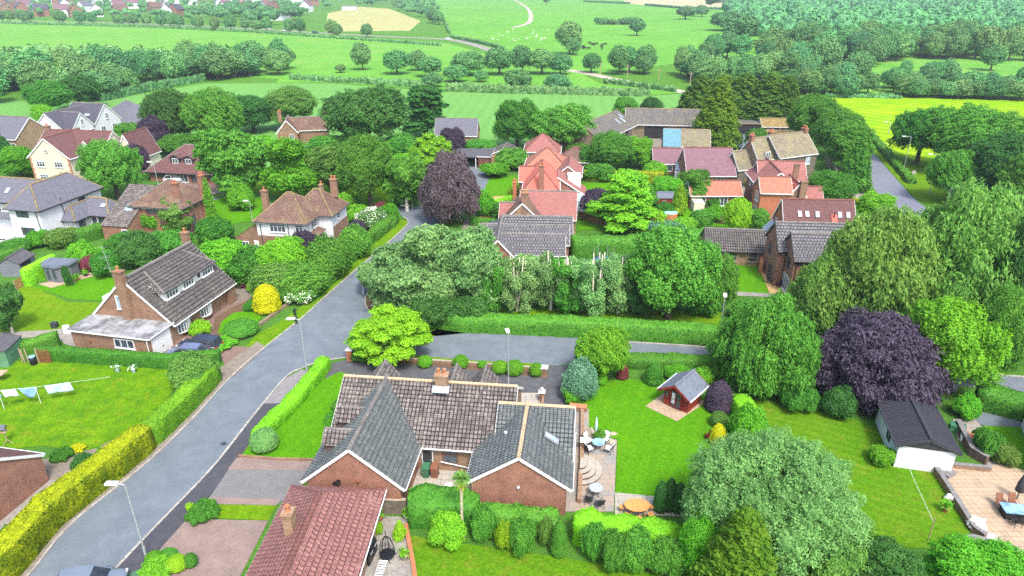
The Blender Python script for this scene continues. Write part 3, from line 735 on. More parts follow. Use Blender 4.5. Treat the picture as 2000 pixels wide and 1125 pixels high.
# verges and footways
sheet('verge', [(480,679),(519,677),(587,623),(631,583),(699,523),(738,491),(772,461),(792,441),(795,432),(780,428),(765,436),(740,458),(690,505),(640,552),(590,598),(550,628),(500,655)], .05, 'verge', 0, .04)
sheet('verge_strip', curve_pix([(700,690),(787,693),(917,704),(1052,711)], 3) + [(1052,719),(917,712),(787,701),(700,698)], .05, 'verge', 0, .04)
sheet('footpath', [(150,1200),(222,1118),(289,1046),(406,925),(451,871),(500,808),(558,739),(589,722),(606,728),(556,787),(528,818),(498,860),(472,894),(414,965),(369,1015),(326,1069),(262,1150)], .036, 'tarmac_new')
sheet('footpath', [(558,740),(589,722),(606,727),(550,788),(515,789)], .042, 'pavement')
sheet('footpath', curve_pix([(737,553),(722,571),(716,588),(719,600),(730,611),(760,621),(820,628),(987,643),(1100,654),(1390,677)], 3) + curve_pix([(1390,668),(1100,645),(987,634),(830,619),(790,610),(762,602),(745,588),(742,575),(750,562)], 3), .09, 'soil', 0, .06)
sheet('lawn', [(742,576),(752,562),(800,560),(830,600),(800,613),(766,602)], .1, 'verge', 0, .06)
sheet('footpath', curve_pix(WEST[:8], 3) + [(503,668),(420,726),(205,920),(0,1110),(-90,1175)], .06, 'gravel')
# gardens: west side of the road
sheet('lawn', [(-200,900),(-200,720),(0,705),(120,706),(360,722),(330,775),(282,838),(180,880),(80,872)], .03, 'lawn_l')
sheet('lawn', [(20,565),(60,556),(130,590),(210,592),(200,610),(142,646),(-60,652),(-60,600)], .03, 'lawn_y')
sheet('lawn', [(60,560),(215,537),(240,545),(240,590),(140,585)], .034, 'lawn')
sheet('terrace', [(75,555),(150,540),(178,533),(182,540),(100,563)], .05, 'flags_sand', 0, .04)
sheet('path', [(-100,655),(0,650),(100,645),(142,640),(155,680),(125,672),(110,655),(0,665),(-100,670)], .036, 'concrete')
sheet('driveway', [(295,690),(338,625),(400,590),(440,562),(500,562),(496,585),(420,640),(440,676),(519,679),(455,737),(425,690)], .03, 'paving_pink')
sheet('terrace', [(430,568),(470,557),(500,563),(497,580),(440,600),(420,600)], .036, 'gravel')
sheet('flower_bed', [(430,676),(470,664),(480,640),(540,596),(520,575),(455,600),(420,620),(415,650)], .036, 'soil')
sheet('lawn', [(425,652),(450,655),(480,648),(512,620),(490,606),(455,612),(432,630)], .05, 'lawn')
sheet('garden_bed', [(75,900),(190,876),(330,800),(330,830),(200,960),(90,1060),(0,1090),(0,1040),(100,950)], .03, 'gravel')
sheet('path', [(96,940),(140,935),(60,1020),(-40,1080),(-40,1050)], .036, 'concrete')
sheet('lawn', [(380,455),(440,440),(500,430),(520,390),(470,380),(400,395)], .03, 'lawn')
sheet('lawn', [(660,440),(690,425),(760,420),(730,450),(690,470)], .03, 'verge')
sheet('lawn', [(560,330),(760,360),(775,400),(640,395),(480,375),(430,350)], .028, 'verge')
sheet('driveway', [(330,350),(420,345),(470,375),(400,380),(340,372)], .032, 'paving_pink')
sheet('lawn', [(170,490),(330,430),(400,440),(300,500),(200,520)], .026, 'lawn')
# centre bungalow plot
sheet('driveway', [(630,715),(690,700),(730,708),(850,716),(960,725),(1060,736),(1062,716),(1108,714),(1112,740),(1104,800),(1060,800),(1056,790),(1000,790),(640,745)], .03, 'tarmac')
sheet('terrace', [(990,768),(1058,768),(1058,810),(990,800)], .038, 'flags_pale')
sheet('flower_bed', [(690,697),(787,700),(917,711),(1062,718),(1060,738),(960,727),(850,716),(730,709)], .05, 'soil', 0, .03)
sheet('lawn', [(662,727),(700,735),(690,800),(640,900),(470,893),(490,865),(600,760)], .04, 'lawn')
sheet('driveway', [(401,985),(462,896),(625,898),(600,940),(540,988)], .04, 'paving_grey')
sheet('driveway_border', [(445,918),(462,895),(625,898),(612,920)], .045, 'paving_rose')
sheet('driveway_border', [(401,985),(412,972),(548,976),(541,988)], .045, 'paving_rose')
sheet('lawn', [(400,1012),(420,986),(540,988),(524,1017)], .04, 'lawn_y')
sheet('driveway', [(316,1070),(366,1014),(524,1018),(470,1125),(440,1200),(230,1200)], .036, 'paving_rose')
sheet('terrace', [(790,975),(806,880),(940,880),(940,1000),(790,1000)], .04, 'flags_pale')
sheet('terrace', [(1098,990),(1106,940),(1125,800),(1150,800),(1150,850),(1175,860),(1205,860),(1200,965),(1198,1000),(1098,1000)], .06, 'flags', 0, .06)
sheet('terrace', [(1201,1005),(1201,963),(1275,970),(1345,975),(1345,1010)], .05, 'flags_pale', 0, .03)
sheet('lawn', [(1148,770),(1160,745),(1240,742),(1330,745),(1390,790),(1400,850),(1420,880),(1400,930),(1345,978),(1202,966),(1206,858),(1150,846),(1140,800)], .035, 'lawn')
sheet('terrace', [(1260,794),(1298,768),(1382,785),(1322,824)], .05, 'flags_sand', 0, .03)
# right-hand garden
sheet('lawn', [(1460,780),(1600,800),(1700,830),(1760,890),(1815,905),(1900,1052),(1860,1072),(1560,1070),(1500,960),(1480,860)], .03, 'lawn_d')
sheet('terrace', [(1812,905),(1850,912),(1935,915),(1945,905),(2150,960),(2200,1150),(1925,1055),(1880,1010)], .05, 'flags_sand')
sheet('path', [(1870,860),(1860,820),(1900,815),(1940,860),(1960,920),(1936,915)], .045, 'flags')
sheet('lawn', [(1920,832),(2000,830),(2200,850),(2200,960),(1995,905),(1960,880)], .03, 'lawn')
sheet('path', [(1860,805),(1900,800),(2200,830),(2200,845),(1920,832)], .04, 'asphalt')
# front garden bottom
sheet('lawn', [(800,1047),(900,1062),(1100,1090),(1320,1130),(1320,1250),(790,1250)], .035, 'lawn_d')
sheet('terrace', [(730,1010),(795,1010),(812,1130),(830,1250),(640,1250),(690,1100)], .04, 'concrete')
# middle gardens
sheet('lawn', [(820,660),(900,620),(1110,600),(1410,610),(1405,640),(1100,632),(830,615)], .03, 'verge')
sheet('terrace', [(1010,560),(1150,565),(1150,590),(1010,585)], .036, 'flags_pale')
sheet('lawn', [(1422,517),(1488,516),(1500,574),(1440,572)], .034, 'lawn')
sheet('path', [(1412,515),(1422,513),(1440,570),(1530,576),(1530,582),(1425,578)], .045, 'concrete')
sheet('terrace', [(1485,530),(1530,525),(1545,555),(1540,575),(1503,574)], .04, 'sand')
sheet('lawn', [(1380,440),(1480,435),(1485,460),(1400,468),(1380,460)], .03, 'lawn')
sheet('lawn', [(1320,405),(1450,395),(1470,430),(1330,435)], .028, 'lawn')
sheet('lawn', [(1130,360),(1200,355),(1290,372),(1280,440),(1130,450),(1125,400)], .028, 'lawn')
sheet('driveway', [(900,475),(905,430),(975,425),(990,455),(950,490)], .03, 'gravel')
sheet('driveway', [(935,425),(960,385),(1020,380),(1010,425)], .034, 'sand')
sheet('lawn', [(870,470),(905,450),(945,470),(930,520),(880,520)], .026, 'lawn')
sheet('lawn', [(930,405),(960,340),(1020,345),(1020,375),(970,400)], .026, 'lawn')
sheet('driveway', [(1450,360),(1490,350),(1485,395),(1455,400)], .03, 'concrete')
sheet('farmyard', [(1155,300),(1270,270),(1360,262),(1480,255),(1500,280),(1440,300),(1300,300)], .024, 'gravel')
sheet('farm_lane', [(1430,300),(1440,262),(1480,258),(1475,275),(1450,305)], .028, 'asphalt')
sheet('lawn', [(1480,268),(1540,268),(1520,290),(1470,290)], .03, 'verge')
sheet('verge', [(1650,350),(1680,345),(1705,378),(1680,376),(1640,366)], .03, 'verge')
sheet('verge', [(1700,290),(1742,338),(1785,384),(1815,402),(1870,400),(1830,340),(1760,300),(1710,275)], .03, 'verge')
sheet('pavement', [(800,390),(880,345),(925,320),(960,325),(965,350),(900,360)], .02, 'asphalt')
# ---------------------------------------------------------------- house kit
def clip2(poly, a, b, c):            # keep a*u + b*v + c >= 0
    out = []
    for i in range(len(poly)):
        p, q = poly[i], poly[(i+1) % len(poly)]
        dp, dq = a*p[0]+b*p[1]+c, a*q[0]+b*q[1]+c
        if dp >= 0: out.append(p)
        if (dp >= 0) != (dq >= 0):
            t = dp / (dp - dq); out.append((p[0]+(q[0]-p[0])*t, p[1]+(q[1]-p[1])*t))
    return out
def slope_faces(mb, pts, th=.09, row=0.0, m=0):
    pts = [Vector(p) for p in pts]
    n = Vector((0,0,0))
    for i in range(1, len(pts) - 1): n += (pts[i]-pts[0]).cross(pts[i+1]-pts[0])
    n.normalize()
    if n.z < 0: n = -n; pts = pts[::-1]
    t = Vector((-n.y, n.x, 0)).normalized(); b = n.cross(t); o = pts[0]
    P2 = [((p-o).dot(t), (p-o).dot(b)) for p in pts]
    def W(u, v, k): return o + t*u + b*v + n*k
    k = len(pts)
    top = [p + n*th for p in pts]
    if not row:
        mb.add(top, [list(range(k))], m)
    else:
        v0 = min(p[1] for p in P2); v1 = max(p[1] for p in P2); v = v0
        while v < v1 - 1e-4:
            e = min(v + row, v1)
            q = clip2(clip2(P2, 0, 1, -v), 0, -1, e)
            if len(q) >= 3:
                mb.add([W(u, w, th + .055*(1-(w-v)/row)) for u, w in q], [list(range(len(q)))], m)
                lo = [p for p in q if abs(p[1]-v) < 1e-4]
                if len(lo) >= 2:
                    a, c = min(lo), max(lo)
                    mb.add([W(a[0], v, th-.004), W(c[0], v, th-.004), W(c[0], v, th+.055), W(a[0], v, th+.055)], [(0,1,2,3)], m)
            v = e
    mb.add(pts, [list(range(k-1,-1,-1))], m)
    mb.add(pts + top, [(i, (i+1)%k, (i+1)%k+k, i+k) for i in range(k)], m)
class House:
    def __init__(s, name, label, cat, org, ang, group=None, wall='brick_red', roof='t_brown', ridge='ridge_grey', trim='whitepaint', row=0.0, gutter='pvc'):
        s.t = thing(name, label, cat, (org[0], org[1], 0), R(ang), group)
        s.wall, s.roof, s.ridge, s.trim, s.row, s.gut = wall, roof, ridge, trim, row, gutter
        s.W, s.Rf, s.Rd, s.Tr, s.Gu = {}, {}, {}, {}, {}
        s.n = 0; s.xtra = []
    def mb(s, d, k): return d.setdefault(k, MB())
    def block(s, x0, y0, x1, y1, ze, zr, axis='x', hip=(0,0), wall=None, roof=None, ridge=None, ov=.35, og=.12, zb=-.3, trim=True, row=None, walls=True, up=None):
        s.n += 1; e = .004 * s.n
        wall, roof, ridge = wall or s.wall, roof or s.roof, ridge or s.ridge
        row = s.row if row is None else row
        def T(a, c, z): return (a, c, z) if axis == 'y' else (c, a, z)
        a0, a1, c0, c1 = (x0, x1, y0, y1) if axis == 'y' else (y0, y1, x0, x1)   # a across, c along the ridge
        am = (a0 + a1) / 2; sl = (zr - ze) / (am - a0); zl = ze - ov * sl
        h0, h1 = hip
        e0 = c0 - (ov if h0 else og); e1 = c1 + (ov if h1 else og)
        r0 = c0 + h0 if h0 else e0; r1 = c1 - h1 if h1 else e1
        if walls:
            w = s.mb(s.W, wall); b0, b1, d0, d1 = a0+e, a1-e, c0+e, c1-e
            if h0 and h1:
                P = [T(*p) for p in ((b0,d0,zb),(b1,d0,zb),(b1,d1,zb),(b0,d1,zb),(b0,d0,ze),(b1,d0,ze),(b1,d1,ze),(b0,d1,ze))]
                w.add(P, [(0,1,5,4),(1,2,6,5),(2,3,7,6),(3,0,4,7)])
            else:
                def sec(d, hip_): return [(b0,d,zb),(b1,d,zb),(b1,d,ze)] + ([] if hip_ else [(am,d,zr-.03)]) + [(b0,d,ze)]
                for d, hh in ((d0, h0), (d1, h1)):
                    q = [T(*p) for p in sec(d, hh)]; w.add(q, [list(range(len(q)))])
                w.add([T(*p) for p in ((b0,d0,zb),(b0,d1,zb),(b0,d1,ze),(b0,d0,ze))], [(0,1,2,3)])
                w.add([T(*p) for p in ((b1,d0,zb),(b1,d1,zb),(b1,d1,ze),(b1,d0,ze))], [(0,1,2,3)])
        rf = s.mb(s.Rf, roof); th = .09 + .002 * s.n
        for A in (a0 - ov, a1 + ov):
            slope_faces(rf, [T(A, e0, zl), T(A, e1, zl), T(am, r1, zr), T(am, r0, zr)], th, row)
        if h0: slope_faces(rf, [T(a0-ov, e0, zl), T(a1+ov, e0, zl), T(am, r0, zr)], th, row)
        if h1: slope_faces(rf, [T(a0-ov, e1, zl), T(a1+ov, e1, zl), T(am, r1, zr)], th, row)
        rd = s.mb(s.Rd, ridge); z = zr + th - .02
        rd.tube(T(am, r0, z), T(am, r1, z), .155, n=8)
        for (hh, rr, ee) in ((h0, r0, e0), (h1, r1, e1)):
            if hh:
                for A in (a0-ov, a1+ov): rd.tube(T(am, rr, z), T(A, ee, zl+th-.02), .11, n=6)
        if trim:
            tr = s.mb(s.Tr, s.trim); gu = s.mb(s.Gu, s.gut)
            for A, sg in ((a0-ov, -1), (a1+ov, 1)):
                gu.tube(T(A + sg*.07, e0, zl+.03), T(A + sg*.07, e1, zl+.03), .075, n=6)
                tr.bar(T(A + sg*.012, e0, zl-.02), T(A + sg*.012, e1, zl-.02), .03, .2)
            for hh, ee, sg in ((h0, e0, -1), (h1, e1, 1)):
                if hh:
                    gu.tube(T(a0-ov, ee+sg*.07, zl+.03), T(a1+ov, ee+sg*.07, zl+.03), .075, n=6)
                else:
                    for A in (a0-ov, a1+ov):
                        tr.bar(T(A, ee+sg*.018, zl-.03+.01), T(am, ee+sg*.018, zr-.03+.01), .035, .22)
        return s
    def flat(s, x0, y0, x1, y1, z, wall=None, roof='felt', ov=.2, zb=-.3, fas='pvc', th=.16):
        s.n += 1; e = .004 * s.n
        s.mb(s.W, wall or s.wall).box(x0+e, y0+e, zb, x1-e, y1-e, z)
        mb = MB(); mb.box(x0-ov, y0-ov, z, x1+ov, y1+ov, z+th, 1)
        mb.box(x0-ov+.03, y0-ov+.03, z+th, x1+ov-.03, y1+ov-.03, z+th+.03, 0)
        o = mb.build('flat_roof', [M[roof], M[fas]], s.t); return o
    def lean(s, pts_low, pts_high, roof=None, wall=None, zb=-.3, row=None):   # single slope given by its low and high edges, walls below
        a, b = [Vector(p) for p in pts_low]; c, d = [Vector(p) for p in pts_high]
        slope_faces(s.mb(s.Rf, roof or s.roof), [a, b, d, c], .09, s.row if row is None else row)
        if wall is not False:
            w = s.mb(s.W, wall or s.wall); k = .06
            q = [Vector((p.x, p.y, zb)) for p in (a, b, d, c)] + [p - Vector((0,0,k)) for p in (a, b, d, c)]
            ctr = sum(q, Vector()) / 8
            q = [Vector((ctr.x + (p.x-ctr.x)*.96, ctr.y + (p.y-ctr.y)*.96, p.z)) for p in q]
            w.add(q, [(0,1,5,4),(1,2,6,5),(2,3,7,6),(3,0,4,7)])
    def box(s, mat, *a): s.mb(s.W, mat).box(*a)
    def _place(s, side, c, u, z, w, h):
        # origin at lower-left of opening seen from outside, x right, y outward-negated (into wall), z up
        ang = {'s': 0, 'e': 90, 'n': 180, 'w': -90}[side]
        if side == 's': p = (u, c)
        elif side == 'n': p = (u + w, c)
        elif side == 'e': p = (c, u)
        else: p = (c, u + w)
        return Matrix.Translation((p[0], p[1], z)) @ Matrix.Rotation(R(ang), 4, 'Z')
    def window(s, side, c, u, z, w, h, n=2, frame='pvc', sill=True, tr=0.0, parent=None, name='window', bars=0, glass='glass'):
        mb = MB(); mb.T = s._place(side, c, u, z, w, h); f = .085; o = -.07
        mb.box(0, o, 0, w, .03, f); mb.box(0, o, h-f, w, .03, h); mb.box(0, o, f, f, .03, h-f); mb.box(w-f, o, f, w, .03, h-f)
        for i in range(1, n):
            x = w*i/n; mb.box(x-.04, o+.003, f, x+.04, .03, h-f)
        if tr:
            for i in range(n):
                x0 = (f if i == 0 else w*i/n+.04); x1 = (w-f if i == n-1 else w*(i+1)/n-.04)
                mb.box(x0, o+.006, h*tr-.03, x1, .03, h*tr+.03)
        if sill: mb.box(-.08, -.13, -.09, w+.08, .03, -.004)
        g = MB(); g.T = mb.T; g.box(f*.6, -.03, f*.6, w-f*.6, .02, h-f*.6)
        par = parent or s.t
        if parent is None:
            o_ = mb.build(name, M[frame], par); g.build('pane', M[glass], o_)
        else:
            g.m = [1]*len(g.m); k = len(mb.v); mb.v += g.v; mb.f += [[i+k for i in f_] for f_ in g.f]; mb.m += g.m; mb.sm += g.sm
            o_ = mb.build(name, [M[frame], M[glass]], par)
        return o_
    def door(s, side, c, u, z, w, h, mat='whitepaint', glaz=False, name='door'):
        mb = MB(); mb.T = s._place(side, c, u, z, w, h)
        mb.box(0, -.06, 0, w, .03, h, 0); mb.box(.08, -.075, .06, w-.08, -.055, h-.1, 1)
        o = mb.build(name, [M['pvc'], M['glass' if glaz else mat]], s.t)
        hb = MB(); hb.T = mb.T; hb.box(w-.2, -.13, h*.45, w-.14, -.07, h*.52); hb.build('handle', M['galv'], o)
    def chimney(s, x, y, z0, z1, w=.7, d=.5, pots=2, mat=None, potm='terracotta', name='chimney', flash=False):
        mb = MB(); mb.box(x-w/2, y-d/2, z0, x+w/2, y+d/2, z1-.22)
        mb.box(x-w/2-.05, y-d/2-.05, z1-.22, x+w/2+.05, y+d/2+.05, z1-.06); mb.box(x-w/2-.09, y-d/2-.09, z1-.06, x+w/2+.09, y+d/2+.09, z1)
        o = mb.build(name, M[mat or s.wall], s.t)
        for i in range(pots):
            k = (i + .5) / pots - .5
            p = MB(); px, py = (x + k*w, y) if w >= d else (x, y + k*d)
            p.lathe([(.15,0),(.13,.08),(.115,.36),(.15,.4),(.15,.46),(.10,.46),(.10,.3)], (px, py, z1), 10); p.build('chimney_pot', M[potm], o)
        if flash:
            f = MB(); f.bar((x-w/2-.2, y-d/2-.22, z1-flash-.06), (x+w/2+.2, y-d/2-.22, z1-flash-.06), .62, .04, up=(0,-.5,.85)); f.build('lead_flashing', M['lead'], o)
        return o
    def skylight(s, c, n, w, h, name='skylight'):
        n = Vector(n).normalized(); t = Vector((-n.y, n.x, 0)).normalized(); b = n.cross(t)
        m = Matrix((t, b, n)).transposed().to_4x4(); m.translation = Vector(c) + n*.12
        mb = MB(); mb.T = m; f = .09; W_, H_ = w/2, h/2
        mb.box(-W_,-H_,-.05,W_,-H_+f,.09); mb.box(-W_,H_-f,-.05,W_,H_,.09); mb.box(-W_,-H_+f,-.05,-W_+f,H_-f,.09); mb.box(W_-f,-H_+f,-.05,W_,H_-f,.09)
        o = mb.build(name, M['grey'], s.t); g = MB(); g.T = m; g.box(-W_+f*.7,-H_+f*.7,-.04,W_-f*.7,H_-f*.7,.06); g.build('pane', M['skyglass'], o)
    def dormer(s, side, x, y, z0, ze, zr, w, dlen, wall='brick_dark', roof=None, ridge=None, win=None, trim='whitepaint', flatroof=False, frame='pvc', row=0.0, cheek=None):
        """gabled dormer whose face stands at (x,y), looking to side, running dlen back into the roof"""
        ang = {'s': 0, 'e': 90, 'n': 180, 'w': -90}[side]
        T = Matrix.Translation((x, y, 0)) @ Matrix.Rotation(R(ang), 4, 'Z')
        mb = MB(); mb.T = T; h = w / 2
        if flatroof:
            mb.add([(-h,0,z0),(h,0,z0),(h,0,ze),(-h,0,ze),(-h,dlen,z0),(h,dlen,z0),(h,dlen,ze),(-h,dlen,ze)], [(0,1,2,3),(1,5,6,2),(4,0,3,7)], 0)
            mb.box(-h-.15,-.2,ze,h+.15,dlen,ze+.14,1)
        else:
            q = [(-h,0,z0),(h,0,z0),(h,0,ze),(0,0,zr-.03),(-h,0,ze)]; k = [(a, dlen, c) for a, _, c in q]
            mb.add(q + k, [(0,1,2,3,4),(1,6,7,2),(5,0,4,9)], 0)
            sl = (zr-ze)/h; ov = .15
            tmp = MB(); tmp.T = None
            for sg in (-1, 1):
                slope_faces(tmp, [(sg*(h+ov),-.15,ze-ov*sl),(sg*(h+ov),dlen,ze-ov*sl),(0,dlen,zr),(0,-.15,zr)], .07, row)
            mb.add(tmp.v, tmp.f, 1)
            for sg in (-1, 1): mb.bar((sg*(h+ov),-.165,ze-ov*sl-.02),(0,-.165,zr-.02),.03,.14,2)
            mb.tube((0,-.15,zr+.05),(0,dlen,zr+.05),.10,n=6,m=3)
        o = mb.build('dormer', [M[wall], M[roof or s.roof], M[trim], M[ridge or s.ridge]], s.t)
        if win:
            ww, wh, wz, nn = win; g = MB()
            # window mesh placed in the dormer's face
            side_c = {'s': ('s', y, x - ww/2), 'n': ('n', y, x - ww/2), 'e': ('e', x, y - ww/2), 'w': ('w', x, y - ww/2)}[side]
            s.window(side_c[0], side_c[1], side_c[2], wz, ww, wh, nn, frame=frame, parent=o)
        return o
    def pipe(s, pts, r=.05, mat=None, name='downpipe'):
        mb = MB(); mb.poly_tube(pts, [r]*len(pts), 6); return mb.build(name, M[mat or s.gut], s.t)
    def done(s):
        for k, mb in s.W.items(): mb.build('wall', M[k], s.t)
        for k, mb in s.Rf.items(): mb.build('roof', M[k], s.t)
        for k, mb in s.Rd.items(): mb.build('ridge_tiles', M[k], s.t)
        for k, mb in s.Tr.items(): mb.build('bargeboard', M[k], s.t)
        for k, mb in s.Gu.items(): mb.build('gutter', M[k], s.t)
        return s.t
# ---------------------------------------------------------------- H1 the bungalow in the middle
h = House('bungalow', 'large brick bungalow with three tiled ranges and cream ridge tiles in the centre', 'house', (-14.6, 38.5), -6.5, wall='brick_red', roof='t_brown', ridge='ridge_cream', row=.33)
h.block(0, 5.0, 14.0, 13.4, 2.6, 5.35, 'x', wall='brick_buff', ov=.4)                       # main range
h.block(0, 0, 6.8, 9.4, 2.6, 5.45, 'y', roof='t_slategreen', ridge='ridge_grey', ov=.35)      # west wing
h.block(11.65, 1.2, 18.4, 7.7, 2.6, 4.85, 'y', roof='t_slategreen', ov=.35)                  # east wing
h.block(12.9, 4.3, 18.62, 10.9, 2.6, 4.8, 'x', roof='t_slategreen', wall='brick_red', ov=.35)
h.dormer('w', .75, 2.75, 2.9, 4.25, 4.95, 1.5, 2.4, wall='brick_dark', roof='t_brown', ridge='ridge_grey', win=(1.0, .8, 3.35, 2), row=.33)
h.dormer('w', .75, 5.55, 2.9, 4.25, 4.95, 1.5, 2.4, wall='brick_dark', roof='t_brown', ridge='ridge_grey', win=(1.0, .8, 3.35, 2), row=.33)
for x in (2.4, 8.6, 11.1):
    h.dormer('n', x, 12.3, 2.9, 4.0, 5.15, 2.0, 2.9, wall='brick_buff', roof='t_brown', ridge='ridge_grey', win=(1.1, .9, 3.0, 2), row=.33)
h.chimney(8.1, 8.7, 4.0, 6.5, .95, .7, 2, 'brick_buff', flash=1.05)
h.window('s', 5.02, 8.75, .75, 1.2, 1.35, 1, frame='brown_plastic', tr=.6)
h.window('s', 5.02, 10.95, .75, .62, 1.35, 1, frame='brown_plastic', tr=.6)
h.door('s', 5.02, 7.1, 0, .9, 2.05, 'greydark')
h.window('e', 6.78, 1.2, 1.0, 1.0, 1.1, 1, frame='brown_plastic')
h.pipe([(7.1, 4.55, 2.2), (7.15, 4.9, 1.9), (7.15, 4.9, .05)]); h.pipe([(11.1, 4.55, 2.2), (11.1, 4.9, 1.9), (11.1, 4.9, .05)]); h.pipe([(8.6, 4.88, .95), (11.05, 4.88, .5)])
h.skylight((17.0, 5.0, 3.72), (.55, 0, .83), .62, 1.25)
mb = MB(); mb.lathe([(.16,0),(.16,.12),(.07,.14),(.07,.4),(.13,.42),(.13,.55),(.02,.6)], (13.7, 4.6, 3.85), 10); mb.box(13.4,4.2,3.62,14.0,4.9,3.72,1); mb.build('roof_vent', [M['pvc'], M['lead']], h.t)
mb = MB(); mb.lathe([(.02,0),(.1,.02),(.1,.16),(.05,.2)], (15.0, 1.1, 2.2), 10); mb.build('wall_lamp', M['pvc'], h.t)
mb = MB(); mb.bar((2.3,-.02,2.55),(2.3,-.4,2.75),.1,.1); mb.tube((2.15,-.45,2.7),(2.6,-.5,2.95),.12,.2,n=8); mb.build('wall_camera', M['black'], h.t)
mb = MB(); mb.tube((3.8,.0,2.75),(3.8,-.14,2.75),.12,n=8); mb.build('wall_vent', M['rust'], h.t)
h.done()
# ---------------------------------------------------------------- H2 red roof at the bottom
h = House('bungalow', 'brick bungalow with a wide red concrete-tiled roof at the bottom of the view', 'house', (-15.9, 29.5), -2.6, wall='brick_buff', roof='t_red', ridge='ridge_red', row=.36)
h.block(.35, -4, 6.3, 8.1, 2.55, 4.85, 'y', hip=(0, 3.1), ov=.35, trim=True)
h.block(-.2, -5.2, 5.3, -1.4, 2.6, 3.7, 'x', ov=.3)
h.chimney(2.3, 2.4, 3.6, 5.75, .55, .75, 1, 'brick_buff')
mb = MB(); mb.bar((1.8,1.75,3.72),(2.75,1.75,4.28),.5,.03,up=(-.5,0,.85)); mb.build('lead_flashing', M['lead'], h.t)
h.window('e', 6.28, -.3, .3, 2.0, 1.9, 2, glass='skyglass')
h.chimney(8.4, -1.4, -.2, 1.3, 1.2, .6, 2, 'brick_brown', name='garden_stack')
h.done()
# ---------------------------------------------------------------- H3 gabled house with long dormer, left
h = House('detached_house', 'steep gabled brick house with long white dormer and flat-roofed garage', 'house', (-44.4, 64.6), -12.3, wall='brick_brown', roof='t_greybrown', ridge='ridge_grey', row=.42)
h.block(0.2, 0.1, 9.2, 11.0, 2.65, 6.9, 'y', ov=.55, og=.08)
h.flat(0.2, -3.3, 9.3, .02, 2.35, wall='brick_brown', ov=.3)
D = MB()
D.add([(7.9,1.65,3.6),(7.9,10.0,3.6),(7.9,10.0,5.1),(7.9,1.65,5.1),(5.6,1.65,5.9),(5.6,10.0,5.9)], [(0,1,2,3),(0,3,4),(1,5,2)], 0)
tmp = MB(); slope_faces(tmp, [(8.25,1.4,5.02),(8.25,10.25,5.02),(5.1,9.1,6.6),(5.1,2.8,6.6)], .1, .42); slope_faces(tmp, [(8.25,1.4,5.02),(5.1,2.8,6.6),(6.6,1.4,5.02)], .1, .42); slope_faces(tmp, [(8.25,10.25,5.02),(5.1,9.1,6.6),(6.6,10.25,5.02)], .1, .42)
D.add(tmp.v, tmp.f, 1)
D.tube((8.25,1.4,5.12),(5.1,2.8,6.7),.11,n=6,m=2); D.tube((8.25,10.25,5.12),(5.1,9.1,6.7),.11,n=6,m=2)
dm = D.build('dormer', [M['whitepaint'], M['t_greybrown'], M['ridge_grey']], h.t)
for u, w_, n_ in ((1.85, 1.9, 4), (4.6, 1.8, 4), (7.95, 1.9, 4)): h.window('e', 7.92, u, 4.1, w_, .9, n_, parent=dm, tr=.7)
h.window('e', 7.92, 7.2, 4.4, .35, .55, 1, parent=dm, frame='greydark', sill=False)
h.chimney(4.7, -.12, -.2, 8.0, .95, .6, 1, 'brick_brown')
h.chimney(4.3, 11.0, 5.5, 8.2, .8, .55, 1, 'brick_brown')
h.window('s', .1, 3.3, 3.5, .75, 1.5, 1, glass='skyglass')
h.window('s', -3.3, 5.2, 1.0, 2.3, 1.0, 3)
mb = MB(); mb.T = h._place('e', 9.3, -3.05, 0, 2.75, 2.1); mb.box(0,-.05,0,2.75,.03,2.1,0)
for k in range(1, 9): mb.box(.06,-.062,k*.23-.01,2.69,-.04,k*.23+.01,1)
o = mb.build('garage_door', [M['whitepaint'], M['pvc']], h.t); mb = MB(); mb.T = h._place('e', 9.3, -3.05, 0, 2.75, 2.1); mb.box(1.3,-.1,.75,1.45,-.05,.82); mb.build('handle', M['greydark'], o)
def bow(hh, y0, w, z, hgt_):
    mb = MB(); n = 7
    pts = [(9.2 + .42*math.sin(math.pi*i/n), y0 + w*i/n) for i in range(n+1)]
    for (z0, z1, k, m) in ((z-.12, z, .05, 0), (z+hgt_, z+hgt_+.12, .06, 0), (z+hgt_*.66-.02, z+hgt_*.66+.02, .01, 0)):
        mb.prism([(p[0]+k, p[1]) for p in pts] + [(9.1, y0+w), (9.1, y0)], z0, z1, m)
    for i in range(0, n+1): mb.box(pts[i][0]-.04, pts[i][1]-.04, z, pts[i][0]+.04, pts[i][1]+.04, z+hgt_, 0)
    o = mb.build('bow_window', M['pvc'], hh.t); g = MB(); g.prism([(p[0]-.02, p[1]) for p in pts] + [(9.1, y0+w), (9.1, y0)], z+.01, z+hgt_-.01); g.build('pane', M['glass'], o)
bow(h, 1.0, 2.0, .75, 1.3); bow(h, 4.9, 1.9, .75, 1.3)
h.box('brick_brown', 9.2, 9.6, -.3, 9.65, 10.9, 2.1)
h.pipe([(9.15,-3.45,2.2),(9.15,-3.45,.1)]); 
mb = MB(); mb.tube((2.3,-3.33,1.35),(2.3,-3.42,1.35),.15,n=10); mb.build('wall_vent', M['rust'], h.t)
mb = MB(); mb.box(-.5,2.2,2.9,.25,3.6,3.5); mb.build('rear_dormer', M['whitepaint'], h.t)
mb = MB(); mb.poly_tube([(4.25,-.3,6.2),(3.6,-.2,10.6)],[.035,.025],6)
for z_ in (8.2,9.3,10.4): mb.bar((3.95-(z_-8)*.13-.7,-.2,z_-.1),(3.95-(z_-8)*.13+.5,-.2,z_+.15),.03,.03)
for z_, k in ((9.3,-.5),(8.2,-.4),(9.5,.2)): mb.bar((3.7+k,-.5,z_),(3.7+k,.2,z_),.02,.02)
mb.build('aerial', M['grey'], h.t)
h.done()
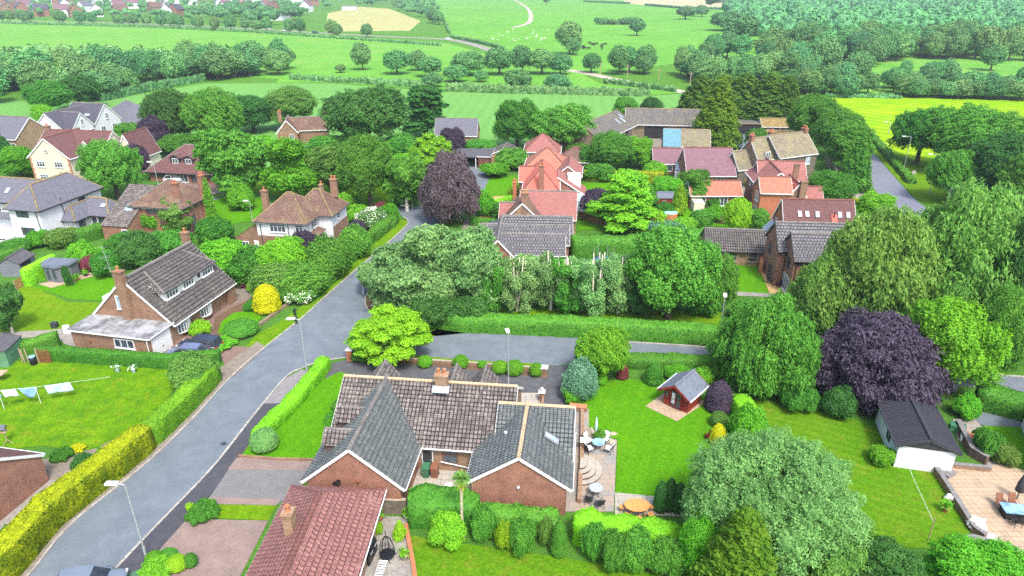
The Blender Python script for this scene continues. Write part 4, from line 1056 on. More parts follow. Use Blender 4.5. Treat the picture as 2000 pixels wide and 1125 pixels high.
# ---------------------------------------------------------------- H4 white hipped house
h = House('detached_house', 'white-walled house with mossy brown hipped roof above a dense green shrubbery', 'house', (-34.9, 88.1), -8.8, wall='whitepaint', roof='t_rust', ridge='ridge_moss', gutter='greydark')
h.block(0, .2, 7.2, 7.0, 5.0, 7.9, 'x', hip=(3.3, 3.1), wall='render')
h.block(3.2, 4.0, 9.2, 9.6, 5.0, 7.6, 'x', hip=(2.6, 2.6), wall='render')
h.box('brick_brown', -.04, .16, -.3, 7.24, 7.04, 2.75)
h.box('brick_brown', 6.9, 4.3, -.3, 9.24, 9.64, 3.0)
h.lean([(-3.6,.3,2.1),(-3.6,4.5,2.1)], [(.05,.3,4.4),(.05,4.5,4.4)], wall='brick_brown', roof='t_rust')
h.chimney(-.6, 4.6, 0, 7.8, .8, .6, 1, 'brick_brown'); h.chimney(8.2, 8.3, 6.2, 8.8, .9, .6, 2, 'brick_brown'); h.chimney(6.2, 8.4, 6.0, 7.9, .5, .5, 1, 'brick_buff')
h.window('s', .2, 1.9, 3.35, 2.3, 1.25, 4, tr=.66); h.window('s', .2, 5.6, 3.35, 1.1, 1.25, 2, tr=.66)
h.window('s', .3, -2.6, .7, 1.0, 1.0, 2); h.door('s', .26, -.75, 0, .85, 1.9, 'whitepaint')
h.window('e', 9.2, 6.0, 3.6, .8, 1.1, 1); h.window('e', 7.2, 2.2, 3.4, 1.2, 1.2, 2)
mb = MB(); slope_faces(mb, [(7.2,1.0,3.1),(8.4,1.0,2.8),(8.4,3.6,2.8),(7.2,3.6,3.2)], .08); mb.build('porch_roof', M['t_rust'], h.t)
h.pipe([(.6,.1,4.9),(.6,.1,.1)], mat='greydark'); h.pipe([(4.6,.1,4.9),(4.6,.1,.1)], mat='greydark'); h.pipe([(7.3,2.0,4.9),(7.3,2.0,3)], mat='greydark')
h.done()
# ---------------------------------------------------------------- H5 brick house with low catslide wing
h = House('detached_house', 'brick house with mottled brown tiles, tall chimneys and ivy up its side', 'house', (-55.9, 96.0), -11.1, wall='brick_red', roof='t_rust', ridge='ridge_grey', gutter='greydark')
h.block(0, .1, 8.2, 7.6, 4.7, 7.5, 'x', hip=(3.9, 3.4))
h.block(-4.0, -2.4, 1.9, 9.6, 2.4, 6.4, 'y', ov=.3, roof='t_brown') if False else None
h.lean([(-3.0,-3.2,2.3),(1.4,-3.2,2.3)], [(-3.0,4.3,6.4),(1.4,4.3,6.4)], roof='t_brown')
h.lean([(-3.0,9.2,3.0),(1.4,9.2,3.0)], [(-3.0,4.25,6.4),(1.4,4.25,6.4)], roof='t_brown')
h.skylight((-.2, .1, 4.1), (0,-.48,.88), 1.3, 1.4)
h.chimney(6.9, 1.5, 3.6, 7.9, .9, .6, 2); h.chimney(8.5, 5.4, 0, 8.1, .7, .9, 2)
h.window('s', .1, 2.3, 3.2, 2.0, 1.2, 3, frame='brown_plastic'); h.window('s', .1, 5.4, 3.2, 1.6, 1.2, 3, frame='brown_plastic')
h.window('s', -3.1, .3, .5, .9, 1.4, 1); h.window('e', 8.2, 2.0, .8, .7, 2.0, 1, frame='greydark', sill=False)
h.pipe([(8.3,3.6,4.5),(8.3,3.6,.1)], mat='brown_plastic')
iv, it = [], []
P = np.column_stack([nr.uniform(8.75, 9.0, 2600), nr.uniform(4.6, 7.6, 2600), nr.uniform(.0, 7.6, 2600)])
P = P[(np.abs(P[:,1]-5.6) < 1.9 - P[:,2]*.19)]
LV, LQ = leaf_quads(P, np.array([1,0,.2]) + nr.normal(size=(len(P),3))*.4, .2)
me = np_mesh('ivy', LV, LQ, np.zeros((0,3), int), nr.random(len(LQ)), [L['bright']]); o = bpy.data.objects.new('ivy', me); COL.objects.link(o); o.parent = h.t
h.done()
# ---------------------------------------------------------------- H6 white modern house, slate roofs
h = House('detached_house', 'large white rendered house with blue-grey slate roofs at the left edge', 'house', (-72.5, 93.7), -11.4, wall='render', roof='t_slate', ridge='ridge_moss', gutter='greydark', trim='greydark')
h.block(0, .2, 5.2, 12.0, 5.1, 7.7, 'y', hip=(2.4, 2.6), ov=.4)
h.block(-12, 2.6, 2.6, 9.6, 5.05, 7.4, 'x', ov=.4)
h.block(4.4, 3.8, 7.2, 9.5, 2.5, 3.9, 'y', hip=(1.4, 1.2), ov=.4)
h.block(6.0, 6.6, 10.6, 10.8, 2.5, 4.2, 'x', hip=(0, 1.6), ov=.4)
h.window('s', .2, 1.3, 3.6, 2.0, 1.15, 2, frame='greydark', sill=False); h.window('s', .2, 1.4, .9, 2.2, 1.1, 2, frame='greydark', sill=False)
h.window('e', 5.2, 7.4, 3.4, 1.3, 1.5, 1, frame='greydark', sill=False)
h.window('s', 2.6, -1.6, 3.4, 1.2, 1.4, 2, frame='greydark', sill=False); h.window('s', 2.6, -2.6, .1, 2.2, 2.3, 2, frame='greydark', sill=False); h.window('s', 2.6, -5.4, 3.4, 1.4, 1.4, 2, frame='greydark', sill=False)
h.lean([(-6.5,1.6,2.55),(-.05,1.6,2.55)], [(-6.5,2.6,3.2),(-.05,2.6,3.2)], wall=False)
h.window('e', 7.2, 4.4, .9, 1.2, 1.2, 1, frame='greydark', sill=False); h.window('s', 6.6, 7.6, .5, .7, 1.7, 1, frame='greydark', sill=False); h.window('s', 6.6, 8.7, .5, 1.6, 1.7, 2, frame='greydark', sill=False)
h.skylight((-3.2, 4.0, 6.05), (0,-.56,.83), .7, 1.1); h.skylight((9.2, 7.7, 3.4), (0,-.6,.8), .9, .7)
h.pipe([(4.75,.0,4.9),(4.9,.1,.1)], mat='greydark'); h.pipe([(5.35,4.2,5.6),(5.35,4.2,.2)], mat='greydark')
mb = MB(); mb.box(-7,-1.4,-.3,-.4,2.55,.5); mb.box(-7,-1.45,.5,-.35,-1.3,.62,1); mb.build('raised_terrace', [M['render'], M['greydark']], h.t)
h.done()
# ---------------------------------------------------------------- H7 cream house, wine roof
h = House('detached_house', 'cream rendered house with wine-red roof, round gable window and stone quoins', 'house', (-88.7, 123.9), -8.2, wall='cream', roof='t_wine', ridge='ridge_red')
h.block(.1, 0, 8.1, 9.0, 5.1, 8.45, 'y', ov=.4)
h.block(-1.6, 3.4, 12.2, 11.2, 5.1, 8.4, 'x', ov=.4)
h.dormer('s', 8.6, 4.1, 5.2, 6.3, 7.3, 1.5, 3.0, wall='whitepaint', ridge='ridge_red', win=(.9, 1.05, 5.2, 2))
for z_ in (3.2, .7): h.window('s', 0, 1.3, z_, 1.7, 1.05, 3, tr=.6)
h.window('s', 0, 4.9, 3.2, 1.7, 1.05, 3, tr=.6)
mb = MB(); mb.T = h._place('s', 0, 3.9, 6.2, 1, 1)
mb.tube((0,.02,0),(0,-.06,0),.48,n=20); mb.tube((0,.02,0),(0,-.09,0),.36,n=20,m=1); mb.tube((0,.02,0),(0,-.1,0),.2,n=16,m=2)
mb.build('round_window', [M['stone_trim'], M['pvc'], M['glass']], h.t)
mb = MB(); mb.T = h._place('s', 0, 5.2, 0, 2, 2)
pts = [(0,-.07,0),(1.6,-.07,0)] + [(.8+.8*math.cos(math.pi*k/10), -.07, 1.6+.8*math.sin(math.pi*k/10)) for k in range(11)]
mb.add(pts, [list(range(len(pts)))]); mb.box(.25,-.1,0,1.35,-.075,1.55,1); mb.build('arched_door', [M['stone_trim'], M['wood_red']], h.t)
mb = MB()
for k in range(10):
    for x_ in (.1, 7.7): mb.box(x_-.02 if x_ < 1 else x_ + (0 if k%2 else .15), -.03, k*.5, (x_+.42 if k%2 else x_+.27) if x_ < 1 else 8.13, .1, k*.5+.4)
mb.build('quoins', M['brick_orange'], h.t)
h.box('brick_orange', .06, -.04, -.3, 8.14, .02, .55)
h.chimney(-1.0, 7.2, 7, 9.2, .9, .6, 1, 'brick_brown')
h.block(11.4, 8.6, 15.4, 15.5, 3.5, 7.6, 'y', ov=.3)
h.done()
# ---------------------------------------------------------------- H8 white gables
h = House('detached_house', 'white house with two dark-roofed front gables behind the cream house', 'house', (-105.5, 151.7), -11.9, wall='render', roof='t_slatedark', ridge='ridge_grey', gutter='greydark')
h.block(0, 0, 7.4, 13.0, 4.6, 7.9, 'y', ov=.3)
h.block(2.0, 1.0, 9.0, 7.0, 4.6, 7.6, 'x', ov=.3)
h.block(.5, 7.5, 9.0, 15.5, 4.6, 8.3, 'x', ov=.3)
h.window('e', 9.0, 3.6, 4.9, .8, 1.3, 2); h.window('e', 9.0, 11.0, 5.0, .9, 1.3, 2)
for u in (2.0, 5.6, 9.0, 12.5): h.window('e', 9.0, u, 2.4, 1.3, 1.2, 2)
h.skylight((6.2, 8.9, 6.1), (0,-.67,.74), 1.6, .7)
h.done()
# ---------------------------------------------------------------- H9, H10
h = House('bungalow', 'low house under a blue-grey pyramid slate roof beside the white gables', 'house', (-106.3, 177.7), -40.8, wall='brick_brown', roof='t_slate', ridge='ridge_grey')
h.block(0, 0, 14.5, 11, 2.4, 6.2, 'x', hip=(5.2, 5.2), ov=.5); h.window('s', 0, 6, .8, 2, 1.2, 3); h.done()
h = House('detached_house', 'brick house with grey slate roof and white bay windows at the far left', 'house', (-116, 143.0), -12, wall='brick_buff', roof='t_slate', ridge='ridge_grey')
h.block(-6, 0, 14.5, 9, 4.8, 8.3, 'x', ov=.3); h.block(6.8, -1.2, 10.6, 5, 4.8, 6.9, 'y', ov=.25)
h.window('s', -1.2, 8.2, 5.0, .8, 1.1, 2); h.window('s', -1.2, 7.6, 2.2, 2.2, 1.5, 3)
for u in (3.0, 11.4): h.window('s', 0, u, 2.4, 1.6, 1.6, 2)
h.window('s', 0, 13.2, 2.2, .9, 1.6, 1); h.skylight((8, 2.4, 6.8), (0,-.6,.8), 1.6, .7); h.done()
# ---------------------------------------------------------------- H11 brown bungalow with twin dormers
h = House('chalet_bungalow', 'brown-roofed brick bungalow with two small black dormers beyond the green shrubs', 'house', (-68.0, 125.4), -9.5, wall='brick_red', roof='t_wine', ridge='ridge_grey', gutter='greydark', trim='greydark')
h.block(0, 0, 15.5, 9.2, 2.3, 6.0, 'x', hip=(5.2, 5.0), ov=.6)
mb = MB(); mb.box(7.6, 4.0, 6.0, 11.4, 5.3, 6.16); mb.build('flat_ridge', M['lead'], h.t)
for x in (5.0, 7.7): h.dormer('s', x, 1.2, 2.9, 4.3, 4.85, 2.0, 3.0, wall='greydark', roof='t_wine', ridge='ridge_grey', trim='greydark', win=(1.2, .95, 3.3, 2))
h.window('s', 0, 1.0, .8, 3.0, 1.2, 3, frame='brown_plastic'); h.window('s', 0, 4.6, .1, 3.2, 2.0, 4); h.window('s', 0, 8.4, .1, 2.2, 2.0, 2, frame='brown_plastic'); h.window('s', 0, 11.5, .8, 1.8, 1.2, 2, frame='brown_plastic')
h.done()
# ---------------------------------------------------------------- H12 cottage, H13 grey roof, H14 garages
b = G(545, 285)
h = House('cottage', 'small old brick cottage with paired chimneys by the edge of the crop field', 'house', (b.x, b.y), 12, wall='brick_brown', roof='t_rust', ridge='ridge_grey')
h.block(0, 0, 4.4, 6.5, 3.0, 5.6, 'y', ov=.2); h.block(2.0, 1.8, 11.0, 6.8, 3.0, 5.4, 'x', ov=.2); h.window('s', 0, 2.6, 1.4, 1.0, 1.1, 2)
h.chimney(.5, 4.6, 4.5, 6.8, .8, .5, 2); h.chimney(10.6, 4.2, 4, 7.0, .6, .9, 2); h.done()
b = G(850, 285)
h = House('bungalow', 'grey slate-roofed building half hidden behind the purple tree and field edge', 'house', (b.x, b.y), -4, wall='brick_buff', roof='t_slate', ridge='ridge_grey')
h.block(0, 0, 9.5, 6.0, 2.6, 5.6, 'x', ov=.3); h.window('s', 0, 3, .9, 1.6, 1.1, 2); h.done()
b = G(905, 328)
h = House('garage_block', 'flat-roofed brick garage with open carport beside the timber-fronted garage', 'garage', (b.x, b.y), -6, wall='brick_red', roof='t_slate')
h.flat(3.0, 0, 5.4, 7.0, 2.3, roof='feltdark'); 
mb = MB(); mb.box(-2.2, -.3, 2.2, 2.9, 7, 2.36); mb.build('carport_roof', M['feltdark'], h.t)
for x in (-2.0, .3, 2.5): MB().box(x, -.2, 0, x+.14, -.06, 2.2).build('post', M['whitepaint'], h.t); h.box('shade_black', -2.1, 5.6, 0, 2.95, 6.2, 2.1); h.done()
b = G(957, 322)
h = House('timber_garage', 'gabled garage with orange timber doors, one side standing open', 'garage', (b.x, b.y), -9, wall='brick_red', roof='t_greybrown')
h.block(0, 0, 5.0, 6.5, 2.1, 3.2, 'y', ov=.25, wall='brick_orange'); h.door('s', 0, .4, 0, 2.0, 1.95, 'wood', name='garage_door')
mb = MB(); mb.box(2.7,-.03,0,4.6,.05,1.9); mb.build('open_doorway', M['shade_black'], h.t); h.done()  # doorway is a dark panel painting the shade inside
# ---------------------------------------------------------------- row of red roofs
h = House('detached_house', 'pale-walled house with red hipped roof, farthest of the red-roofed row', 'house', (2.6, 137.6), -5, wall='cream', roof='t_rusttop', ridge='ridge_red')
h.block(0, 0, 6.9, 7.4, 2.9, 5.6, 'x', hip=(3.3, 3.3), ov=.35); h.window('s', 0, .9, 1.1, .5, 1.2, 1); h.window('s', 0, 1.6, 1.1, .5, 1.2, 1); h.window('s', 0, 2.6, 1.2, .35, .6, 1)
h.box('brick_red', 3.4, -.06, -.3, 6.95, .2, 2.8); h.done()
h = House('bungalow', 'low brown-tiled bungalow with rooflights behind the red-roofed row', 'house', (9.2, 133.5), -14, wall='brick_red', roof='t_rust', ridge='ridge_red')
h.block(0, 0, 9.5, 6.5, 2.0, 4.0, 'x', hip=(2.5, 3.0)); h.skylight((6.0, 1.2, 2.85), (0,-.52,.85), 1.0, .7); h.done()
h = House('detached_house', 'orange-tiled hipped house between the pale-walled house and bright red roof', 'house', (2.4, 124.0), -7, wall='brick_red', roof='t_orange', ridge='ridge_red')
h.block(0, 0, 7.6, 7.4, 3.1, 5.8, 'x', hip=(3.6, 3.6)); h.block(6.0, -4.5, 10.2, 3.0, 2.9, 4.6, 'y', roof='t_rusttop'); h.done()
h = House('detached_house', 'brick house with brightest red hipped roof and tall slender chimney stack', 'house', (1.9, 103.9), -3.2, wall='brick_red', roof='t_redbright', ridge='ridge_red')
h.block(0, 0, 5.3, 10.6, 4.7, 7.4, 'y', hip=(2.6, 2.6), ov=.3); h.block(-1.0, 4.9, 3, 9.6, 4.7, 6.4, 'x', ov=.3)
h.chimney(2.7, -.3, 0, 8.6, .8, .6, 2); h.window('s', 0, .5, 3.0, .8, 1.1, 1)
h.lean([(1.2,-2.6,3.2),(4.6,-2.6,3.2)], [(1.9,.1,4.3),(3.6,.1,4.3)]); h.chimney(-1.6, 2.4, 0, 5.2, .6, .5, 2, 'brick_orange')
h.lean([(10.2,5.6,1.9),(10.2,11.5,1.9)], [(5.2,5.6,5.1),(5.2,11.5,5.1)], roof='t_rusttop', wall='brick_red'); 
mb = MB(); mb.box(7.0,8.2,2.6,9.2,11,4.6); mb.build('rear_dormer', M['whitepaint'], h.t)
mb = MB(); mb.bar((10.25,5.5,1.93),(5.2,5.5,5.15),.05,.22); mb.build('verge_board', M['whitepaint'], h.t)
h.window('e', 5.3, 1.2, 2.2, 1.5, 1.4, 2); h.done()
b = G(1115, 412)
t = thing('conservatory', 'white conservatory with pale faceted glass roof beside the bright red house', 'conservatory', b, R(-5))
mb = MB(); pr = [(-2.2,-1.4),(2.2,-1.4),(2.2,1.4),(-2.2,1.4)]
for i in range(4):
    a, c = pr[i], pr[(i+1)%4]
    for k in range(5):
        x, y = a[0]+(c[0]-a[0])*k/5, a[1]+(c[1]-a[1])*k/5; mb.box(x-.04, y-.04, 0, x+.04, y+.04, 2.2)
    mb.bar((a[0],a[1],2.2),(c[0],c[1],2.2),.12,.12); mb.bar((a[0],a[1],.5),(c[0],c[1],.5),.1,.1); mb.bar((a[0],a[1],2.25),(0 if abs(a[0])<1 else a[0]*.4, 0, 3.1),.08,.08)
mb.tube((-.9,0,3.12),(.9,0,3.12),.07,n=6); mb.lathe([(.07,0),(.02,.4)], (-.1,0,3.1), 6); mb.build('frame', M['pvc'], t)
mb = MB()
for f in ([(-2.2,-1.4,2.22),(2.2,-1.4,2.22),(.88,0,3.08),(-.88,0,3.08)], [(2.2,-1.4,2.22),(2.2,1.4,2.22),(.88,0,3.08)], [(2.2,1.4,2.22),(-2.2,1.4,2.22),(-.88,0,3.08),(.88,0,3.08)], [(-2.2,1.4,2.22),(-2.2,-1.4,2.22),(-.88,0,3.08)]): slope_faces(mb, f, .03)
mb.build('glass_roof', M['lead'], t); mb = MB(); mb.box(-2.14,-1.34,.0,2.14,1.34,2.18); mb.build('glazing', M['skyglass'], t)
h = House('bungalow', 'brown-tiled bungalow with stout chimney, next behind the grey-tiled house', 'house', (-1.4, 95.2), -5.0, wall='brick_buff', roof='t_rusttop', ridge='ridge_grey')
h.block(2.4, .8, 10.7, 8.6, 2.8, 5.7, 'x', ov=.3); h.block(.2, -1.0, 5.8, 6.0, 2.8, 5.5, 'y', hip=(0, 0), ov=.3, roof='t_rust'); h.block(-.6, 1.6, 4, 5.0, 2.6, 4.2, 'x', ov=.3, wall='cream')
h.chimney(3.3, -.6, 3, 7.0, 1.0, .8, 2, 'brick_brown', potm='teak'); h.done()
# ---------------------------------------------------------------- H16 grey tiled house
h = House('detached_house', 'grey-tiled house with stepped parallel roofs behind the bare-stemmed birches', 'house', (-3.9, 81.0), -3.0, wall='brick_red', roof='t_grey', ridge='ridge_grey', row=.4)
h.block(.3, -.2, 3.9, 9.5, 2.9, 4.85, 'y', ov=.3)
h.block(2.0, .6, 10.6, 4.8, 2.85, 4.6, 'x', ov=.3); h.block(2.2, 4.0, 11.2, 8.0, 3.0, 4.75, 'x', ov=.3); h.block(2.4, 7.2, 11.7, 11.2, 3.1, 4.9, 'x', ov=.3)
h.block(-1.3, 2.3, 2.6, 5.2, 2.85, 4.2, 'x', ov=.25); h.block(-.6, 5.8, 3.0, 8.8, 2.85, 4.3, 'x', ov=.25)
h.window('s', -.2, 1.3, .9, 1.5, 1.5, 3); mb = MB(); mb.tube((2.1,-.19,3.7),(2.1,-.26,3.7),.17,n=14); mb.build('round_vent', M['pvc'], h.t)
h.window('s', .6, 4.8, .2, 1.0, 1.9, 1); h.window('s', .6, 6.6, .8, 1.6, 1.2, 2); h.window('s', .6, 9.0, .3, 1.0, 1.8, 2); h.done()
# ---------------------------------------------------------------- right-hand group
h = House('detached_house', 'orange-brick house with weathered red roof and row of five rooflights', 'house', (35.7, 84.5), -4.6, wall='brick_orange', roof='t_wine', ridge='ridge_red')
h.block(0, 0, 9.0, 5.4, 4.9, 8.2, 'x', ov=.25)
for x in (2.0, 2.95, 4.25, 7.1, 8.15): h.skylight((x, 1.35, 6.6), (0,-.77,.63), .5, .85)
mb = MB(); mb.tube((6.3,1.0,6.2),(6.3,.9,7.1),.07,n=6); mb.build('soil_pipe', M['black'], h.t)
tmp = MB(); slope_faces(tmp, [(6.0,-.2,4.78),(6.75,-.2,4.78),(6.75,1.35,6.68),(6.0,1.35,6.68)], .112); tmp.build('new_tile_strip', M['t_redbright'], h.t)
h.window('w', 0, 3.6, 4.2, .8, 1.0, 1); h.lean([(-1.1,4.2,3.1),(-1.1,5.8,3.1)], [(.02,4.2,4.3),(.02,5.8,4.3)], roof='lead', wall='render'); h.done()
h = House('detached_house', 'brown brick house with dark grey concrete-tile roof and patio beside it', 'house', (33.0, 74.3), -4.3, wall='brick_red', roof='t_grey', ridge='ridge_grey', trim='black', gutter='black', row=.4)
h.block(.2, 0, 7.5, 5.0, 4.9, 7.2, 'x', ov=.3, wall='brick_red'); h.block(-.8, 3.0, 8.0, 8.4, 4.9, 7.4, 'x', ov=.3)
h.box('brick_dark', 1.0, -.05, -.3, 7.4, .3, 4.6)
h.window('w', .2, 1.4, 3.2, .8, 1.2, 1, frame='greydark'); h.window('w', -.8, 6.0, 3.2, .8, 1.3, 1, frame='greydark'); h.window('w', .2, .6, .1, 2.2, 2.0, 4); h.window('w', -.8, 4.4, .1, 1.2, 2.0, 2, frame='greydark')
h.pipe([(.5,-.15,4.7),(.5,-.15,0)], mat='black'); h.pipe([(4.2,-.1,4.9),(4.2,-.1,3.5)], mat='black'); h.pipe([(.1,3.0,4.6),(.1,3.0,.1)], mat='black'); h.done()
h = House('garage_block', 'low buff-brick garage with grey tiles and two slatted windows above small lawn', 'garage', (27.4, 84.4), -6.5, wall='brick_buff', roof='t_greybrown', ridge='ridge_grey', gutter='greydark', trim='greydark', row=.4)
h.block(-1.6, 0, 6.0, 5.2, 2.3, 4.1, 'x', ov=.4); 
for u in (1.3, 3.9): h.window('s', 0, u, .6, 1.2, 1.3, 1, frame='wood_pale', tr=.5, bars=1)
h.done()
h = House('detached_house', 'tall orange brick house with pale red hipped roofs beside stone farmhouse', 'house', (38.3, 101.6), -5.5, wall='brick_orange', roof='t_orange', ridge='ridge_red')
h.block(0, 0, 4.6, 4.6, 4.9, 6.7, 'x', hip=(0, 0), ov=.25, roof='t_orange'); h.block(.6, 3.0, 6.2, 12.5, 4.9, 7.2, 'y', ov=.3, roof='t_rusttop', wall='brick_red')
h.block(1.5, 8.0, 9.0, 13.0, 4.9, 7.2, 'x', ov=.3, roof='t_rusttop', wall='brick_red'); h.block(4.0, 1.0, 7.6, 6.4, 3.4, 6.0, 'y', ov=.3, roof='t_redbright', wall='brick_brown'); h.block(6.2, 1.8, 10.2, 6.2, 2.6, 4.8, 'x', ov=.2, roof='t_rusttop', wall='brick_brown')
h.chimney(6.4, .8, 0, 6.6, 1.0, .7, 0, 'brick_brown'); h.chimney(6.6, 6.2, 5.5, 7.9, .8, .5, 0, 'brick_brown')
for z_ in (3.0, .7): h.window('w', 0, 1.0, z_, 1.8, 1.5, 3)
h.window('w', .6, 9.0, 3.4, 1.0, 1.2, 2); h.done()
h = House('farmhouse', 'old stone farmhouse with mossy stone-slab roof and brick chimneys by rear road', 'house', (46.2, 121.5), -3, wall='stone', roof='t_stone', ridge='ridge_stone')
h.t.rotation_euler = (0, 0, R(24))
h.block(2.2, -.5, 11.2, 6.4, 5.3, 8.6, 'x', ov=.2, wall='stone_dark'); h.block(-1.4, 1.0, 4.0, 6.4, 4.9, 8.2, 'x', ov=.2, wall='stone'); h.block(-4.6, 2.2, -.8, 6.2, 3.2, 6.0, 'x', ov=.2, wall='stone_dark')
h.window('s', 1.0, .2, 4.9, 1.0, 1.3, 2); h.window('s', -.5, 8.6, 3.4, 1.0, 1.3, 2, glass='skyglass'); h.window('s', -.5, 4.6, .6, 1.0, 1.3, 2)
h.chimney(10.8, 3.0, 7, 9.3, .8, 1.1, 3, 'brick_red'); h.chimney(3.2, 3.6, 7, 9.1, .7, .7, 2, 'brick_red'); h.chimney(-1.2, 3.6, 6.5, 8.9, .8, .8, 2, 'brick_red'); h.done()
h = House('outbuilding', 'small orange-brick outbuilding with grey roof tucked against stone farmhouse', 'outbuilding', (46.4, 133.5), -18, wall='brick_orange', roof='t_slate', ridge='ridge_grey')
h.block(0, 0, 6.2, 4.2, 2.2, 3.6, 'x'); h.block(-1.6, .8, 1.0, 4.0, 2.2, 3.2, 'y', roof='t_rusttop', wall='shade_black'); h.window('s', 0, 2.4, .8, 1.0, 1.0, 2); h.done()
h = House('bungalow', 'long low bungalow with plain orange roof in the middle of the gardens', 'house', (29.4, 108.9), 0, wall='brick_red', roof='t_orange', ridge='ridge_red')
h.block(.1, 0, 8.6, 4.4, 2.3, 4.0, 'x', ov=.3); h.window('s', 0, 2.0, .8, .7, 1.0, 1); h.door('s', 0, 4.2, 0, .8, 1.9, glaz=True); h.window('s', 0, 5.1, .4, 1.2, 1.5, 2); h.box('cream', .2, -2.4, -.2, 1.9, -.3, 1.7); h.done()
h = House('bungalow', 'brick bungalow with broad dusky purple roof beyond the orange-roofed bungalow', 'house', (31.6, 121.2), -1, wall='brick_red', roof='t_purple', ridge='ridge_red')
h.block(.2, 0, 8.9, 9.0, 2.4, 6.2, 'x', ov=.35); h.block(8.8, 1.4, 10.3, 6.0, 2.2, 4.2, 'y'); h.window('s', 0, 5.5, .5, 1.4, 1.4, 2); h.done()
h = House('bungalow', 'small brick bungalow with purple-brown roof and white lean-to, right of green hedge', 'house', (27.2, 130.2), -3, wall='brick_red', roof='t_purple', ridge='ridge_red')
h.block(.2, 0, 6.0, 5.2, 2.3, 4.5, 'x', ov=.3); h.window('s', 0, .9, .7, 1.0, 1.0, 1); h.window('s', 0, 2.9, .7, 1.0, 1.0, 1); h.window('s', 0, 4.4, .7, .9, 1.0, 1)
h.lean([(3.8,-3.0,1.6),(6.2,-3.0,1.6)], [(4.6,-.1,2.6),(6.4,-.1,2.6)], roof='lead', wall='pvc'); h.done()
# ---------------------------------------------------------------- farm
h = House('barn', 'big old barn with lichen-stained corrugated roof and open bays beside the field', 'barn', (23.5, 149.0), 59.5, wall='corr_dark', roof='corr', ridge='ridge_stone', trim='wood_pale')
h.block(-9.0, .3, 10.0, 9.8, 4.2, 7.0, 'x', ov=.3, wall='stone'); h.box('shade_black', -1.5, .1, -.2, 8.5, .5, 3.6); h.box('corr', 5.0, -.2, -.2, 6.6, .2, 3.9)
for x, y in ((4.5, 2.6), (7.0, 2.4), (8.2, 3.4), (-2.0, 8.0), (3.0, 8.2), (-6.0, 8.0)):
    sgn = -1 if y < 5 else 1; h.skylight((x, y, 4.2 + (y-.3 if y < 5 else 9.8-y)*.59), (0, sgn*.51, .86), .7, 1.7)
for x in (.5, 2.5, 7.6): h.box('wood_pale', x, -.05, -.2, x+.22, .15, 3.9)
h.done()
h = House('barn', 'long barn with rusty-stained corrugated roof running behind the tall conifers', 'barn', (31.0, 163.0), -6, wall='stone', roof='corr', ridge='ridge_stone')
h.block(-4.0, 0, 16.0, 8.0, 3.5, 6.2, 'x', ov=.5); h.box('shade_black', .5, -.2, -.2, 5.5, .1, 3.0); h.box('brick_orange', 6.2, -2.0, -.2, 10.8, -.3, 1.7); h.done()
h = House('shed', 'low dark sheet-roofed shed with four pale roof panels in the farmyard', 'shed', (17.6, 149.5), -30, wall='corr_dark', roof='corr_dark', ridge='ridge_stone')
h.lean([(2.0,-6.2,2.0),(11.5,-6.2,2.0)], [(1.0,0,3.6),(11.5,0,3.6)], roof='corr_dark')
mb = MB()
for k in range(4): slope_faces(mb, [(4.2+k*1.9,-6.25,2.1),(5.0+k*1.9,-6.25,2.1),(5.0+k*1.9,0,3.7),(4.2+k*1.9,0,3.7)], .04)
mb.build('roof_panel', M['render'], h.t); h.done()
h = House('stone_barn', 'stone barn with roof half teal sheeting and half stone slabs', 'barn', (31.0, 138.8), -8, wall='stone', roof='t_stone', ridge='ridge_stone')
h.block(0, 0, 9.2, 6.4, 3.6, 6.4, 'x', ov=.15); mb = MB(); slope_faces(mb, [(-.2,-.25,3.48),(3.4,-.25,3.48),(3.4,3.15,6.43),(-.2,3.15,6.43)], .13); mb.build('teal_roof', M['teal'], h.t)
h.window('s', 0, 3.3, 1.6, 1.0, 1.1, 1, frame='wood_pale'); h.window('s', 0, 6.6, 1.7, .7, .9, 1, frame='wood_pale'); h.window('e', 9.2, 2.8, 2.6, .5, 1.0, 1, frame='wood_pale'); h.done()
b = G(1436, 262)
h = House('open_shed', 'flat-topped open-fronted dark shed beneath the tall dark conifers', 'shed', (b.x, b.y), -4, wall='stone_dark', roof='corr'); h.flat(0, 0, 6.4, 4.5, 2.5, wall='shade_black', roof='corr', fas='wood_pale'); h.box('stone', 6.4, -.1, -.2, 9.0, .4, 2.3); h.done()
b = G(1486, 264)
h = House('shed', 'long white-fronted shed with rusty moss-covered roof below the dark conifers', 'shed', (b.x, b.y), -4, wall='render', roof='mosswood', ridge='ridge_moss')
h.block(0, 0, 7.4, 4.6, 2.1, 3.6, 'x', ov=.25)
for k in range(5): h.window('s', 0, .3+k*1.4, .7, 1.0, 1.1, 2, frame='wood_pale')
h.lean([(0,-2.4,.9),(7.2,-2.4,.9)], [(0,-1.2,1.5),(7.2,-1.2,1.5)], roof='mosswood', wall='stone'); h.done()
# ---------------------------------------------------------------- right foreground outbuilding
h = House('garage', 'white garage with low dark corrugated gable roof under the purple beech', 'garage', (29.9, 42.9), -14, wall='render', roof='feltdark', ridge='greydark', trim='greydark', gutter='greydark')
h.block(0, 0, 4.0, 6.2, 2.2, 3.0, 'y', ov=.25, og=.15, roof='corr_roof_dark' if 'corr_roof_dark' in M else 'feltdark'); h.window('w', 0, 2.0, .9, .9, .9, 1, frame='greydark', sill=False)
mb = MB(); mb.T = h._place('s', 0, 0, 0, 1, 1); mb.add([(.1,-.03,2.1),(3.9,-.03,2.1),(2.0,-.03,2.86)], [(0,1,2)]); mb.build('gable_panel', M['greydark'], h.t); h.done()
